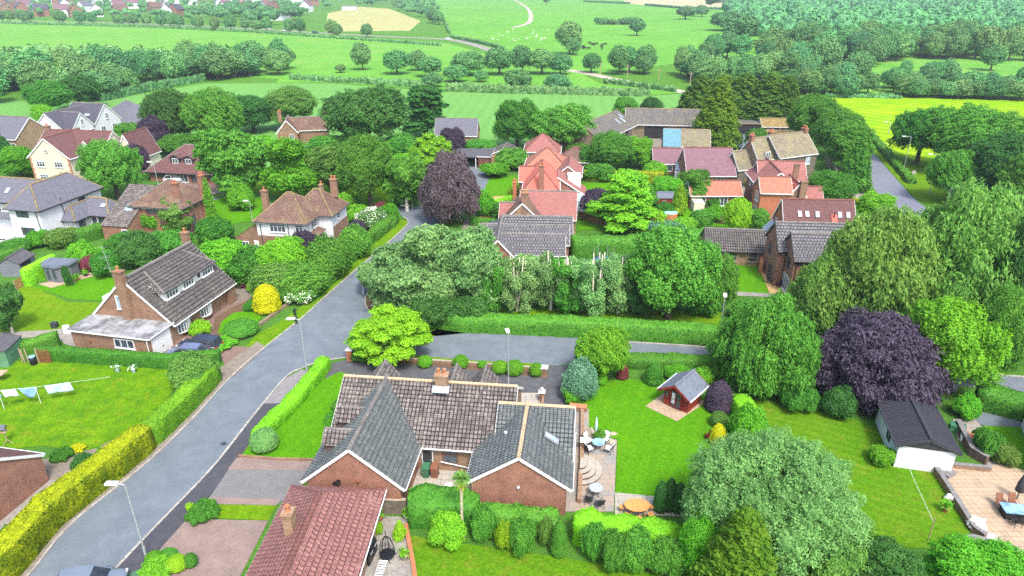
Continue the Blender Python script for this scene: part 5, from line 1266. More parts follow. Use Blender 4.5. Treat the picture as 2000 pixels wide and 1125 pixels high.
# ---------------------------------------------------------------- brick gable at the left edge
h = House('bungalow', 'plain red brick gable end of a house cut by the left edge', 'house', (-35.3, 41.3), -100.8, wall='brick_red', roof='t_wine', ridge='ridge_red')
h.block(.0, -9, 8.4, 0, 2.45, 5.2, 'y', ov=.2, og=.1); h.done()
# ---------------------------------------------------------------- summerhouse and sheds
h = House('summerhouse', 'red-stained wooden summerhouse with grey felt gable roof on a sandy patio', 'summerhouse', (12.75, 51.2), -41.5, wall='wood_red', roof='feltblue', ridge='feltblue', trim='wood_red')
h.block(.35, .9, 2.75, 3.3, 1.85, 2.6, 'y', ov=.35, og=.55, trim=True); h.window('s', .9, 1.0, .12, 1.1, 1.7, 2, frame='wood_red', tr=.5, sill=False, name='double_door'); h.window('e', 2.75, 1.5, .9, .8, .7, 2, frame='wood_red', tr=.5, sill=False); h.window('s', .9, .42, .8, .45, .8, 1, frame='wood_red', sill=False)
mb = MB(); mb.box(1.15,.84,.5,1.45,.86,1.6); mb.build('striped_towel', M['white_cloth'], h.t); h.done()
b = G(84, 551)
h = House('summerhouse', 'grey corner summerhouse with flat blue felt roof on the left lawn', 'summerhouse', (b.x, b.y), -4, wall='wood_grey', roof='feltblue')
w = [(-.3,1.2),(.6,.1),(2.4,-.2),(3.4,.9),(3.4,2.4),(-.3,2.6)]
mb = MB(); mb.prism(w, 0, 2.05); mb.build('wall', M['wood_grey'], h.t)
cx, cy = 1.6, 1.2; mb = MB(); mb.prism([(cx+(x-cx)*1.12, cy+(y-cy)*1.15) for x, y in w], 2.05, 2.2); mb.prism([(cx+(x-cx)*1.02, cy+(y-cy)*1.02) for x, y in w], 2.2, 2.3); mb.build('roof', M['feltblue'], h.t)
d = math.atan2(-.3, 1.8)
for (p, q_, k) in (((.6,.1),(2.4,-.2),2), ((-.3,1.2),(.6,.1),1), ((2.4,-.2),(3.4,.9),1)):
    a = Vector((p[0],p[1],0)); c = Vector((q_[0],q_[1],0)); t_ = (c-a).normalized(); nn = Vector((t_.y,-t_.x,0)); le = (c-a).length
    for j in range(k):
        s0 = a + t_*(le*(j+.5)/k); mb = MB(); mb.bar(s0-t_*.33+nn*.02+Vector((0,0,1.05)), s0+t_*.33+nn*.02+Vector((0,0,1.05)), .06, 1.7, 0); mb.bar(s0-t_*.24+nn*.05+Vector((0,0,1.1)), s0+t_*.24+nn*.05+Vector((0,0,1.1)), .04, 1.45, 1); mb.build('glazed_door' if k == 2 else 'window', [M['wood_grey'], M['glass']], h.t)
h.done()
b = G(4, 541)
h = House('garden_shed', 'grey gabled garden shed by the tall clipped hedge at far left', 'shed', (b.x, b.y), 2, wall='wood_grey', roof='feltdark', ridge='feltdark', trim='greydark'); h.block(0, 0, 2.6, 3.2, 1.8, 2.5, 'y', ov=.15, trim=False); mb = MB(); mb.box(2.6, .4, 0, 2.66, 2.2, 1.6); mb.build('open_doorway', M['shade_black'], h.t); h.done()  # dark panel painted as the shaded inside of the shed
b = G(-26, 720)
h = House('garden_shed', 'green-painted shed with sloping felt roof at left edge of the lawn', 'shed', (b.x, b.y), 8, wall='wood_green', roof='feltdark', ridge='feltdark'); h.lean([(2.2,-.1,1.75),(2.2,3.2,1.75)], [(-1.0,-.1,2.3),(-1.0,3.2,2.3)], roof='feltdark', wall='wood_green')
h.window('e', 2.1, .7, 1.0, 1.4, .5, 3, frame='wood_green', sill=False); h.done()
b = G(1283, 405)
h = House('garden_shed', 'small red-brown shed with grey roof deep in the central gardens', 'shed', (b.x, b.y), -4, wall='brick_dark', roof='feltblue', ridge='feltblue', trim='rust'); h.block(0, 0, 2.6, 2.4, 1.6, 2.2, 'x', ov=.12, wall='wood_red', trim=False); h.window('s', 0, .8, .8, .6, .5, 1, frame='wood_pale', sill=False); h.done()
# white house just entering the frame on the right
b = G(1990, 935)
h = House('detached_house', 'corner of a white rendered house cut by the right edge', 'house', (b.x, b.y), -25, wall='render', roof='t_slate', ridge='ridge_grey'); h.block(1.4, .3, 9, 8, 2.2, 4.5, 'x', ov=.2); h.done()
# ---------------------------------------------------------------- trees one can tell apart
TT = [
# kind, mat, base x, base y, tip y, width, label
('maple','yellow',762,699,598,142,'bright yellow-green maple standing at the road junction corner'),
('oak','bright',1176,738,640,98,'fresh green small tree at the east end of the front border'),
('willow','green',1498,752,580,190,'broad drooping green tree between the summerhouse lawn and purple beech'),
('willow','purple',1715,768,612,240,'huge dark purple beech spreading over the white garage'),
('oak','lime',1868,762,585,195,'bright lime-green tree behind the purple beech'),
('willow','olive',1715,655,415,235,'broad olive-green willow covering the grey-roofed brick house'),
('willow','olive',1880,650,372,270,'widest olive willow at the right edge below the lamp posts'),
('willow','olive',1610,650,500,140,'lower olive willow left of the big ones, beside the patio house'),
('willow','dark',1990,690,430,190,'dark green tree filling the right edge of the view'),
('oak','green',1960,760,560,120,'dark leafy tree over the road at the right edge'),
('dome','silver',1515,1085,848,325,'large silvery grey-green willow in the near right foreground'),
('conifer','tips',1432,1200,1000,175,'golden-tipped bushy conifer at the bottom of the view'),
('oak','bright',1375,1130,990,90,'bright leafy bush-like tree left of the golden conifer at the bottom'),
('birch','olive',1625,1190,1030,110,'thin twiggy olive tree at the bottom edge by the golden conifer'),
('oak','dark',1730,1190,1050,150,'dark green tree at bottom edge below the drying lawn'),
('oak','bright',1915,1185,1050,200,'vivid green tree at the bottom right corner beside sandy patio'),
('oak','green',1318,622,445,165,'tall round-headed sycamore with bare trunk at the east end of the roadside birches'),
('birch','birch',790,612,478,120,'leftmost grey-green birch overhanging the road bend'),
('birch','birch',858,605,446,140,'tall feathery birch second from the road bend'),
('birch','birch',915,612,450,110,'pale bluish birch in front of the grey-tiled house'),
('birch','birch',740,575,500,75,'small birch leaning out over the road at the bend'),
('oak','dark',1250,610,540,75,'dark leafy understorey tree behind the bare birch stems'),
('shrub','dark',848,632,560,95,'dark bushy laurel at the corner behind footpath'),
('shrub','dark',915,628,565,80,'dark laurel under the tall feathery birch'),
('willow','copper',878,436,300,104,'tall copper-brown beech beside the road junction'),
('oak','dark',712,292,172,155,'great dark sycamore standing before the crop field'),
('pine','dark',830,268,168,72,'tall ragged pine right of the great dark sycamore'),
('oak','green',1010,288,196,84,'left tree of the rounded pair by the crop field'),
('oak','green',1097,298,206,116,'right, wider tree of the rounded pair by the crop field'),
('oak','green',412,285,174,112,'rounded mid-green oak in the row along the crop field'),
('oak','dark',490,258,188,78,'dark tree between the rounded oak and the olive tree'),
('oak','olive',565,252,170,92,'olive-grey tree left of the great dark sycamore'),
('oak','dark',328,285,176,100,'dark grey-green tree beside blue-grey pyramid roof'),
('oak','purple',300,300,228,62,'dusky purple tree behind the wine-red roof'),
('oak','green',352,305,262,90,'leafy green tree behind the twin-dormer bungalow'),
('birch','green',450,388,255,128,'large weeping birch in front of the twin-dormer bungalow'),
('birch','bright',575,388,274,112,'light green weeping birch right of the largest birch'),
('birch','olive',642,388,284,74,'olive-grey birch between two greener trees'),
('oak','green',712,400,266,98,'dense green tree with visible dark trunk by the junction green'),
('birch','green',790,412,302,72,'birch nearest the junction on the small green'),
('maple','lime',842,345,262,92,'bright green maple behind the copper beech'),
('oak','bright',790,350,300,60,'yellowish-green small tree beside the bright maple'),
('oak','purple',882,305,250,48,'small purple tree in front of the grey slate building'),
('oak','green',215,388,276,118,'leafy tree covering the right side of the cream house'),
('oak','purple',266,352,282,48,'dark purple tree next to the cream house'),
('oak','bright',32,348,287,78,'bright round tree left of the cream house'),
('birch','dark',-2,330,262,44,'dark tree cut by the left edge beside the slate house'),
('birch','dark',5,650,555,70,'dark feathery tree at the left edge of the yellowish lawn'),
('oak','bright',85,258,205,45,'small bright tree before the white gables'),
('oak','dark',148,212,148,95,'dark oak standing clear in front of the left wood'),
('oak','green',90,225,158,90,'broad green oak at the near corner of the left wood'),
('shrub','bright',470,410,360,50,'rounded light green tree on the small lawn left of hipped house'),
('shrub','bright',660,425,378,50,'light green shrub tree behind the white hipped house'),
('oak','green',1195,335,258,76,'grey-green tree in front of the low panelled shed'),
('oak','bright',1247,328,268,54,'bright green tree next to the low panelled shed'),
('oak','green',1222,240,190,46,'round tree behind the big barn ridge'),
('oak','dark',1272,235,190,42,'darker round tree right of the one behind the barn'),
('tiered','lime',1225,448,335,115,'spreading yellow-green tiered tree in the central gardens'),
('weeping','purple',1170,432,370,68,'umbrella-shaped dark purple weeping tree'),
('column','dark',1202,445,378,30,'dark green narrow cypress beside the purple weeping tree'),
('column','gold',1265,445,402,36,'golden dwarf cypress in the central gardens'),
('column','yellow',1326,418,362,30,'upright yellow-green cypress right of the small shed'),
('oak','bright',1240,375,335,48,'yellowish tree at the back of the central gardens'),
('oak','bright',1305,388,345,60,'bright bushy tree near the purple-roofed bungalow'),
('birch','green',1360,400,340,50,'thin green tree in front of the purple roof'),
('oak','yellow',1440,462,388,52,'yellow-leaved tree behind the buff garage'),
('oak','green',1478,455,408,46,'round dark green tree right of the yellow-leaved one'),
('shrub','blue',1300,470,430,70,'bluish conifer bush at the end of the tall central hedge'),
('column','yellow',1285,468,415,34,'yellow upright conifer beside bluish bush'),
('conifer','conifer',1365,240,150,95,'leftmost dark cypress of the tall row behind the farm'),
('conifer','conifer',1408,238,148,95,'dark cypress second in the tall row behind the farm'),
('conifer','conifer',1450,243,147,105,'tallest dark cypress in the middle of the row'),
('conifer','conifer',1495,249,148,100,'dark cypress right of the tallest one in the row'),
('conifer','conifer',1532,252,152,75,'rightmost dark cypress of the tall row'),
('conifer','tips',1398,287,156,84,'broad yellow-green topped cypress standing in front of the tall row'),
('oak','green',1478,297,252,44,'small round tree in the farm lane'),
('oak','green',1592,285,186,98,'leafy tree right of the dark cypress row'),
('oak','green',1640,312,215,92,'rounded tree on the bank behind the stone farmhouse'),
('oak','green',1662,338,240,84,'dense tree at the bend of rear road'),
('column','green',1668,372,270,62,'pointed dark evergreen beside the rear road'),
('oak','green',1622,415,335,92,'leafy tree below the stone farmhouse wall'),
('oak','bright',1712,440,376,70,'bright bushy tree beside the rear road, right of red roof'),
('oak','green',1806,320,212,120,'leftmost of the big rounded trees beyond the lamp posts'),
('oak','green',1900,338,208,165,'largest rounded tree in the mass right of the rear road'),
('oak','green',1988,350,222,120,'rounded tree at the right edge beyond the rear road'),
('oak','dark',1955,402,262,140,'dark rounded tree lower in the mass at right edge'),
('oak','green',1868,395,295,105,'lowest rounded tree nearest the second lamp post'),
('oak','green',2010,430,300,120,'tree half outside the right edge above the willows'),
('oak','bright',965,345,318,52,'light small tree at the cul-de-sac in front of the red-roofed row'),
('oak','green',935,300,272,60,'leafy shrub tree behind the timber garage'),
('oak','green',1155,330,285,50,'green tree between the low brown roof and barn'),
('oak','bright',700,262,300,1,''),
('fartree','far',704,137,84,36,'lone slender tree standing in the middle meadow'),
('fartree','far',1112,106,44,46,'tall double tree alone on the hill pasture'),
('fartree','fardk',1120,108,72,28,'small dark tree at the foot of the tall double tree'),
('fartree','fardk',1245,70,35,30,'single dark oak alone high on the hill pasture'),
('fartree','fardk',1068,8,-12,14,'tiny tree at the top edge by the pale track'),
('fartree','far',775,145,100,50,'pale bushy tree left of a darker one in the meadow'),
('fartree','fardk',815,138,98,36,'dark tree beside the pale bushy one in the meadow'),
('fartree','far',838,150,112,46,'greyish willow-like tree at the end of the meadow'),
('fartree','far',915,147,100,62,'first big tree of the row beyond the long hedge'),
('fartree','far',975,146,95,54,'second tree of the row beyond the long hedge'),
('fartree','fardk',1020,142,90,44,'dark third tree of the row beyond the long hedge'),
('fartree','far',1060,145,96,50,'fourth tree of the row beyond the long hedge'),
('fartree','fardk',1095,146,104,44,'last tree of the row beyond the long hedge, by lane'),
('fartree','far',1012,176,138,50,'round tree rising out of the long field hedge'),
('fartree','fardk',1090,178,145,52,'second round tree rising out of the long field hedge'),
('fartree','far',665,142,126,20,'small scrubby tree in the hedge below the lone slender tree'),
('fartree','fardk',845,170,142,38,'bushy tree in the hedge between the two fields'),
('fartree','far',890,160,128,46,'pale round tree in the gap of the field hedge'),
('fartree','far',940,160,138,26,'little round tree beside the pale one in the hedge'),
('fartree','fardk',1340,38,12,34,'left of two dark trees at the top corner of hill pasture'),
('fartree','fardk',1372,33,10,24,'right, smaller of two dark trees at top corner of hill pasture'),
('fartree','fardk',1448,84,28,68,'rounded tree at the tip of the hillside wood'),
('fartree','fardk',1420,60,22,60,'tree just behind the tip of the hillside wood'),
('fartree','far',1942,138,92,50,'pale tree at edge of the small wood meadow'),
('fartree','far',1770,150,118,26,'small tree standing in the small wood meadow'),
('fartree','far',1855,145,115,26,'slim tree standing at the right of the wood meadow'),
]
for row in TT:
    if not row[6]: continue
    ptree(*row)
# garden shrubs one can tell apart
SS = [
('shrub','blue',1133,775,700,64,'big blue-green rounded bush at the drive entrance'),
('shrub','bright',1118,785,752,36,'bright green low bush at the drive entrance'),
('ball','bright',1174,752,726,22,'small bright ball shrub below the fresh green tree'),
('drum','red',1216,739,712,22,'dark red clipped ball shrub'),
('drum','green',1277,748,708,34,'upright clipped green shrub left of the summerhouse'),
('shrub','bright',1325,740,712,54,'bright flat-topped shrub behind the summerhouse'),
('shrub','bright',1372,748,716,42,'bright rounded shrub right of the summerhouse roof'),
('shrub','green',1398,745,715,30,'small leafy shrub against the roadside hedge end'),
('drum','purple',1404,800,745,50,'dark purple clipped barrel shrub beside the summerhouse'),
('ball','olive',1405,832,803,32,'olive clipped ball on the lawn edge'),
('drum','gold',1402,868,828,30,'gold clipped cylinder shrub on the lawn edge'),
('shrub','green',1424,848,826,22,'small green shrub behind gold cylinder'),
('shrub','bright',1462,875,790,70,'vivid lime hedge bush right of the clipped shrubs') ,
('shrub','yellow',1370,968,920,42,'yellow-green shrub at the lower right lawn edge'),
('drum','dark',1290,998,940,26,'left stem of the dark green yew clump by wooden table'),
('drum','dark',1308,996,935,26,'middle, tallest stem of the dark green yew clump'),
('drum','dark',1326,1000,944,26,'right stem of the dark green yew clump by wooden table'),
('shrub','lime',873,1062,1000,64,'bright yellow-green bush on the bottom lawn'),
('shrub','green',945,1050,985,48,'clipped green pillar shrub nearest the palm'),
('shrub','green',1020,1082,1008,46,'tall leafy pillar shrub, second from the palm'),
('shrub','olive',1066,1068,1010,26,'slim olive clipped pillar shrub'),
('drum','hedge',1092,1085,1018,28,'slim dark green clipped pillar shrub'),
('shrub','green',1158,1090,1022,46,'rounded clipped shrub right of the gap'),
('shrub','green',1245,1105,1030,66,'broad clipped green shrub near the silver willow'),
('shrub','yellow',985,1072,1018,36,'yellow-green loose shrub between the clipped pillars'),
('shrub','green',1205,1110,1035,60,'leafy loose shrub between the rounded and broad clipped shrubs'),
('shrub','green',1310,1120,1050,70,'leafy shrub by the bottom of silver willow'),
('drum','gold',521,608,557,50,'golden clipped dome shrub beside the road verge'),
('shrub','white',582,588,556,62,'white-flowering shrub by the road verge'),
('shrub','red',476,562,548,18,'small dark red shrub at the end of the driveway'),
('shrub','bright',505,566,545,44,'low bright shrub behind the golden dome'),
('shrub','green',548,590,556,44,'rounded green shrub right of the golden dome'),
('ball','green',470,652,622,64,'broad clipped green cushion on the front lawn'),
('shrub','green',492,604,584,32,'small dark bush left of the golden dome'),
('mound','yellow',390,652,625,40,'yellow-green mound shrub next to the black car'),
('mound','bright',430,676,655,60,'low leafy mound by the brick planter'),
('shrub','olive',377,752,688,92,'big olive rhododendron inside the hedge corner'),
('shrub','red',172,530,500,34,'dark red maple bush behind grey summerhouse'),
('shrub','green',205,540,490,56,'dark bush behind the lawn corner left of chimney'),
('shrub','dark',270,520,452,80,'dark conifer bush behind the long-dormer house'),
('shrub','green',330,500,450,90,'flowering green shrub behind the long-dormer roof'),
('shrub','bright',300,452,400,66,'bright bush in front of brown-tiled house'),
('birch','olive',345,458,385,62,'thin grey-green tree in front of brown-tiled house'),
('shrub','green',420,470,425,70,'leafy shrub right of the ivy wall'),
('shrub','yellow',405,440,420,40,'yellow shrub at the foot of the ivy wall'),
('shrub','bright',75,480,450,60,'bright leafy shrub before the slate-roofed white house'),
('shrub','olive',118,480,445,66,'flowering olive shrub beside the tall clipped hedge'),
('shrub','green',30,490,465,60,'green shrub at far left before the white house'),
('shrub','bright',160,520,470,60,'leafy shrub behind the tall clipped hedge'),
('shrub','green',235,490,455,60,'green shrub in the middle of back garden'),
('shrub','bright',440,545,468,95,'large leafy shrub beside the long-dormer roof'),
('shrub','green',492,550,482,90,'large green shrub in the dense shrubbery'),
('oak','lime',548,545,464,92,'tall bright tree-like shrub in front of the white hipped house'),
('shrub','purple',595,510,452,46,'dark purple bush in the dense shrubbery'),
('shrub','green',640,540,462,86,'rounded green shrub at the road side of the shrubbery'),
('shrub','green',585,575,510,100,'leafy shrub low in the shrubbery by the verge'),
('shrub','olive',535,580,515,90,'olive shrub behind the white-flowering shrub'),
('shrub','green',690,500,440,66,'green shrub along the verge, beyond the rounded one'),
('shrub','purple',698,470,430,32,'purple-grey bush near the white blossom'),
('shrub','white',724,445,405,56,'white-blossomed bush near the junction'),
('shrub','bright',700,432,400,44,'light green bush behind white blossom'),
('shrub','red',742,425,395,24,'brownish red bush by the junction'),
('shrub','bright',760,432,398,34,'leafy green bush nearest the junction'),
('mound','bright',308,1122,1086,70,'low bright cushion shrub in the corner bed at the bottom'),
('ball','yellow',346,1112,1082,38,'yellow-green ball shrub in the corner bed'),
('ball','green',326,1092,1070,40,'green ball shrub at the back of the corner bed'),
('ball','green',372,1106,1080,26,'small dark green ball at the right of the corner bed'),
('ball','bright',300,1100,1075,34,'light green ball at the left of the corner bed'),
('mound','blue',285,1130,1105,60,'grey-green cushion at the front of the corner bed'),
('mound','green',395,1008,975,60,'low dark green shrub at the end of the grey driveway'),
('shrub','yellow',372,1002,982,18,'small yellow shrub at the footpath edge'),
('ball','silver',515,878,835,52,'pale variegated ball at the near end of the front hedge'),
('ball','red',594,755,742,16,'small red-brown topiary ball on the front hedge'),
('shrub','green',650,830,805,32,'small dark bush against the west wing'),
('shrub','bright',645,850,820,26,'bright small bush against the west wing'),
('shrub','green',662,800,780,30,'leafy bush by the west wall near the dormers'),
('shrub','bright',1725,905,870,50,'bright rounded bush beside the white garage'),
('shrub','olive',1792,905,868,48,'pale straggly bush at the white garage corner'),
('shrub','bright',1890,815,768,52,'yellow-green bush by the road behind the white garage'),
('shrub','green',1935,890,838,60,'leafy bush on the patio side lawn'),
('shrub','olive',1965,905,862,56,'olive bush with brown tips by the white house corner'),
('shrub','green',1910,860,835,26,'small bush beside the gravel path'),
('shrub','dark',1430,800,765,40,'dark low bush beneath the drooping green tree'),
('shrub','green',1560,800,750,70,'dark bush in the shade beneath the purple beech'),
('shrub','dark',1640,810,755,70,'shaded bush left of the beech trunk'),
('shrub','green',1790,800,740,60,'leafy bush behind the white garage roof'),
('shrub','green',985,425,395,46,'bushy shrub before the chimneyed bungalow') ,
('shrub','bright',950,420,382,40,'bright clipped-looking shrub at the sandy drive'),
('shrub','yellow',1005,385,362,26,'yellow-green shrub beside the bright red house'),
('shrub','bright',930,395,370,44,'light bush along the cul-de-sac'),
('shrub','green',1265,400,370,44,'round green bush in the central gardens'),
('shrub','bright',1335,455,425,50,'bright bush in the gardens above the round sycamore'),
('shrub','green',1370,445,410,44,'green bush left of the buff garage roof'),
('shrub','bright',1400,430,400,40,'leafy bush in front of the orange-roofed bungalow'),
('shrub','green',1390,405,385,30,'small bush at the end of the orange-roofed bungalow'),
('shrub','olive',1240,425,395,40,'variegated pale bush in the central gardens'),
('ball','gold',1255,358,348,14,'tiny gold ball shrub at the garden hedge'),
('shrub','green',1300,420,395,36,'bushy shrub behind the round pool'),
('shrub','green',1355,365,330,60,'leafy tree-like bush before the purple-roofed bungalow'),
('shrub','bright',1470,355,340,34,'low bush by the drive of the orange brick house'),
('shrub','green',1530,300,270,40,'bush on the farm lawn by the stone farmhouse'),
('shrub','bright',310,290,262,60,'bright bush between purple tree and dormer bungalow'),
('shrub','bright',220,290,262,60,'yellowish bush before the pyramid roof'),
('shrub','green',250,275,240,50,'green bush right of the pyramid roof'),
('shrub','green',640,300,265,70,'leafy bush beside the small old cottage'),
('shrub','bright',520,310,265,60,'bright bush left of small old cottage'),
('shrub','green',690,300,260,60,'green bush under the great dark sycamore'),
('shrub','green',780,300,262,60,'bush at the field edge below the ragged pine'),
('shrub','green',1000,330,290,60,'leafy bush at the back of the timber garage'),
('shrub','green',1130,310,280,44,'bush under the rounded pair of trees'),
('shrub','green',1170,350,320,60,'bush in front of the grey-green tree by the shed'),
('shrub','bright',1280,345,315,44,'light bush beside the small purple-roofed bungalow'),
('shrub','green',1300,600,560,60,'leafy bush behind the roadside hedge'),
('shrub','green',1375,615,560,60,'leafy bush by the curved path end'),
('oak','green',1410,610,500,60,'narrow leafy tree left of the curved path'),
('shrub','green',1460,620,585,70,'bush in front of the curved garden path'),
('shrub','green',1540,620,580,60,'green bush at the corner of the sandy patio'),
('shrub','green',400,1000,978,30,'round green shrub by the grey driveway'),
('shrub','dark',130,560,520,20,'dark bush beside the grey summerhouse'),
('mound','bright',210,895,868,56,'flowering ground shrub in the rock garden'),
('mound','gold',150,880,866,34,'orange-yellow flowering mound in the rock garden'),
('mound','green',120,895,872,44,'grey-green mound in rock garden by the brick gable'),
('mound','dark',165,915,885,50,'dark cushion plant in the rock garden'),
('mound','bright',140,950,925,50,'leafy cushion plant along the garden path'),
('mound','green',105,985,958,46,'green cushion plant further down the garden path'),
('mound','bright',60,1020,990,50,'cushion plant by the hedge near the left edge'),
('mound','green',20,1050,1020,50,'leafy cushion at the left edge beside the gold hedge'),
('mound','blue',255,865,845,46,'grey-green cushion at the lawn end of the rock garden'),
]
for row in SS:
    ptree(*row)
BR = [(830,716,694,26),(900,717,693,28),(976,728,704,28),(1005,731,703,32),(1047,734,709,24),(942,718,704,16)]
for i, (x, y, t, w) in enumerate(BR):
    ptree('ball','bright',x,y,t,w, ['first dark green ball bush left of the row along the drive border','largest bright ball bush in the middle of the drive border','left ball of the touching pair along the drive border','right ball of the touching pair along the drive border','ball bush beside the white-capped gate pillar','smallest low ball bush in the drive border'][i], group='ball bushes along the drive border')
ptree('shrub','green',706,702,678,44,'dark bush under the yellow-green maple beside the brick pillar')
for i, (x, y, tp, w_, mt, l) in enumerate([(948,606,492,70,'green','feathery green birch at the left of the bare-stemmed row'),(1040,596,500,74,'olive','feathery birch before the grey-tiled house, behind the forked stems'),(1128,596,505,66,'green','feathery birch beside the blue trampoline'),(1225,598,500,70,'olive','feathery birch between the fanned stems and two cut trunks'),(1285,600,492,64,'green','feathery birch touching the tall round-headed sycamore')]):
    ptree('birch', 'birch', x, y, tp, w_, l)
# roadside birches cut back to bare stems
def pollard(px, py, ty, w, seed, label):
    b = G(px, py); h = hgt(b, ty); r = w/2/ppm(b); q = random.Random(seed)
    t = thing('pollarded_birch', label, 'tree', b, 0, 'pollarded birches behind the roadside hedge')
    mb = MB(); tips = []
    mb.poly_tube([(0,0,-.1),(.05,0,h*.16)],[.2,.17],8)
    for i in range(6):
        a = i*1.05 + q.uniform(-.3,.3); rr = r*q.uniform(.15,.5); z = h*q.uniform(.8,1.0); mx = Vector((rr*math.cos(a)*.7, rr*math.sin(a)*.7, h*.45))
        mb.poly_tube([(.05,0,h*.14), mx, (rr*math.cos(a), rr*math.sin(a), z)], [.12,.095,.07], 6); tips.append((mx, Vector((rr*math.cos(a), rr*math.sin(a), z))))
        if i % 2: mb.tube(mx, mx + Vector((q.uniform(-1,1), q.uniform(-1,1), h*.3)), .045, .02, 5)
    mb.build('trunk', M['birchbark'], t)
    lb = []
    for mx, tp in tips:
        for k in (-.5, -.1, .25, .55, .85): p = mx.lerp(tp, k); lb.append(((p.x*1.9+q.uniform(-.7,.7), p.y*1.9+q.uniform(-.7,.7), max(.9, p.z*.93)), (q.uniform(.5,.85), q.uniform(.5,.85), q.uniform(.6,1.0))))
    me = lobes_to_crown('birch_foliage', lb, .2, 5200, droop=.6, elong=2.0, core=.35, rough=1.1)
    c = bpy.data.objects.new('crown', me); COL.objects.link(c); c.parent = t; c.material_slots[0].link='OBJECT'; c.material_slots[0].material = L['birch' if seed % 3 else 'green']
for i, (x, y, t, w, l) in enumerate([(965,612,505,80,'leafier pollarded birch before the grey-tiled gable'),(1010,608,498,76,'pollarded birch second from the left, before the grey roof'),(1075,606,492,80,'pollarded birch with forked bare stems in front of the patio'),(1110,615,500,60,'thin pollarded birch between the forked one and the white-stemmed one'),(1160,622,488,90,'pollarded birch with a cluster of bare white upright stems'),(1205,612,500,70,'pollarded birch with stems fanning to the right'),(1258,612,498,70,'pollarded birch with two tall cut trunks')]):
    pollard(x, y, t, w, 300+i, l)
# palm
b = G(905, 1052)
t = thing('cabbage_palm', 'small cabbage palm with bare trunk and drooping yellowed skirt on the bottom lawn', 'palm tree', b)
hp = hgt(b, 938); mb = MB(); mb.poly_tube([(0,0,-.1),(-.05,0,hp*.4),(0,0,hp)],[.14,.1,.1],9); mb.build('trunk', M['twig'], t)
for nm, mat, n_, lo, hi, ln in (('crown','olive',170,-.25,1.2,.8),('dead_leaves','gold',60,-1.35,-.55,.65)):
    V, Q = [], []
    for i in range(n_):
        a = rng.uniform(0,6.28); e = rng.uniform(lo,hi); d = Vector((math.cos(a)*math.cos(e), math.sin(a)*math.cos(e), math.sin(e))); s = Vector((-math.sin(a), math.cos(a), 0))*.035; o0 = Vector((0,0,hp+.1)); l_ = ln*rng.uniform(.7,1.1)
        m_ = o0 + d*l_*.6; e_ = m_ + (d + Vector((0,0,-.7)))*l_*.45; k = len(V)
        V += [o0-s*.6, o0+s*.6, m_+s, m_-s, e_]; Q.append((k,k+1,k+2,k+3)); Q.append((k+3,k+2,k+4,k+4))
    V = np.array([v[:] for v in V]); qs = np.array([x for x in Q if len(set(x))==4]); ts = np.array([x[:3] for x in Q if len(set(x))==3])
    me = np_mesh(nm, V, qs, ts, nr.random(len(qs)+len(ts)), [L[mat]]); o = bpy.data.objects.new(nm, me); COL.objects.link(o); o.parent = t
# ---------------------------------------------------------------- hedges
def kerbside(pix, off):
    P = [G(*p) for p in pix]; out = []
    for i, p in enumerate(P):
        d = (P[min(i+1, len(P)-1)] - P[max(0, i-1)]).normalized(); out.append(p + Vector((-d.y, d.x, 0)) * off)
    return out
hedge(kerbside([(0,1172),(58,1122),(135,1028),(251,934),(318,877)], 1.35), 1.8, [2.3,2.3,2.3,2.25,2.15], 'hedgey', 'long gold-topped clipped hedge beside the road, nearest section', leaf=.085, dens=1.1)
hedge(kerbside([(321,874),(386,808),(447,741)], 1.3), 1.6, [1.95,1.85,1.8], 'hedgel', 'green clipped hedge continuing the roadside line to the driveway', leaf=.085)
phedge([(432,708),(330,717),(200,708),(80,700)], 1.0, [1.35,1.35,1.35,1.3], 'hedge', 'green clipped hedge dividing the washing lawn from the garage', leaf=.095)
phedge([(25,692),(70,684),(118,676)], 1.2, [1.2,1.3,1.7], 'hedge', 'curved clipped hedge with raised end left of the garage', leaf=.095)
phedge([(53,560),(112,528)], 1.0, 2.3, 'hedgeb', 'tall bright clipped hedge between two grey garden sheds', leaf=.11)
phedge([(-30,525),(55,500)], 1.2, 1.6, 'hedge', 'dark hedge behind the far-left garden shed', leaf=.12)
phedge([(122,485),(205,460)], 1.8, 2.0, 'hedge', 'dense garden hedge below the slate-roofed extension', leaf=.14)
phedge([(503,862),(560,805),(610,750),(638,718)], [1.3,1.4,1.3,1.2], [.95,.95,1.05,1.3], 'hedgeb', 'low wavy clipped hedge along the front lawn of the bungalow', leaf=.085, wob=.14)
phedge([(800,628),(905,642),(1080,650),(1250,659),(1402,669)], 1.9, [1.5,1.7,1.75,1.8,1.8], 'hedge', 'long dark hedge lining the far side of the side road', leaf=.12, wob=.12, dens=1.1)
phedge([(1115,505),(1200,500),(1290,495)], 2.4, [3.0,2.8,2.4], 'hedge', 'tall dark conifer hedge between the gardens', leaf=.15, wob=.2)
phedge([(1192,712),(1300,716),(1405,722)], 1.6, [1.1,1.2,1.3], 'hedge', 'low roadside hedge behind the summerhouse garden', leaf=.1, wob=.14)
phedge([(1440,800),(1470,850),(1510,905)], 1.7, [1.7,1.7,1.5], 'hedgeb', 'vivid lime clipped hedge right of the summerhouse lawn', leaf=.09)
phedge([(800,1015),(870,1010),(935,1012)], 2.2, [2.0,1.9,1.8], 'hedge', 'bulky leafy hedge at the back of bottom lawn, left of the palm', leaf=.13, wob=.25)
phedge([(935,1030),(1010,1032),(1090,1036)], 1.6, [1.8,1.7,1.5], 'hedge', 'tangled hedge below the brick gable, right of the palm', leaf=.13, wob=.28)
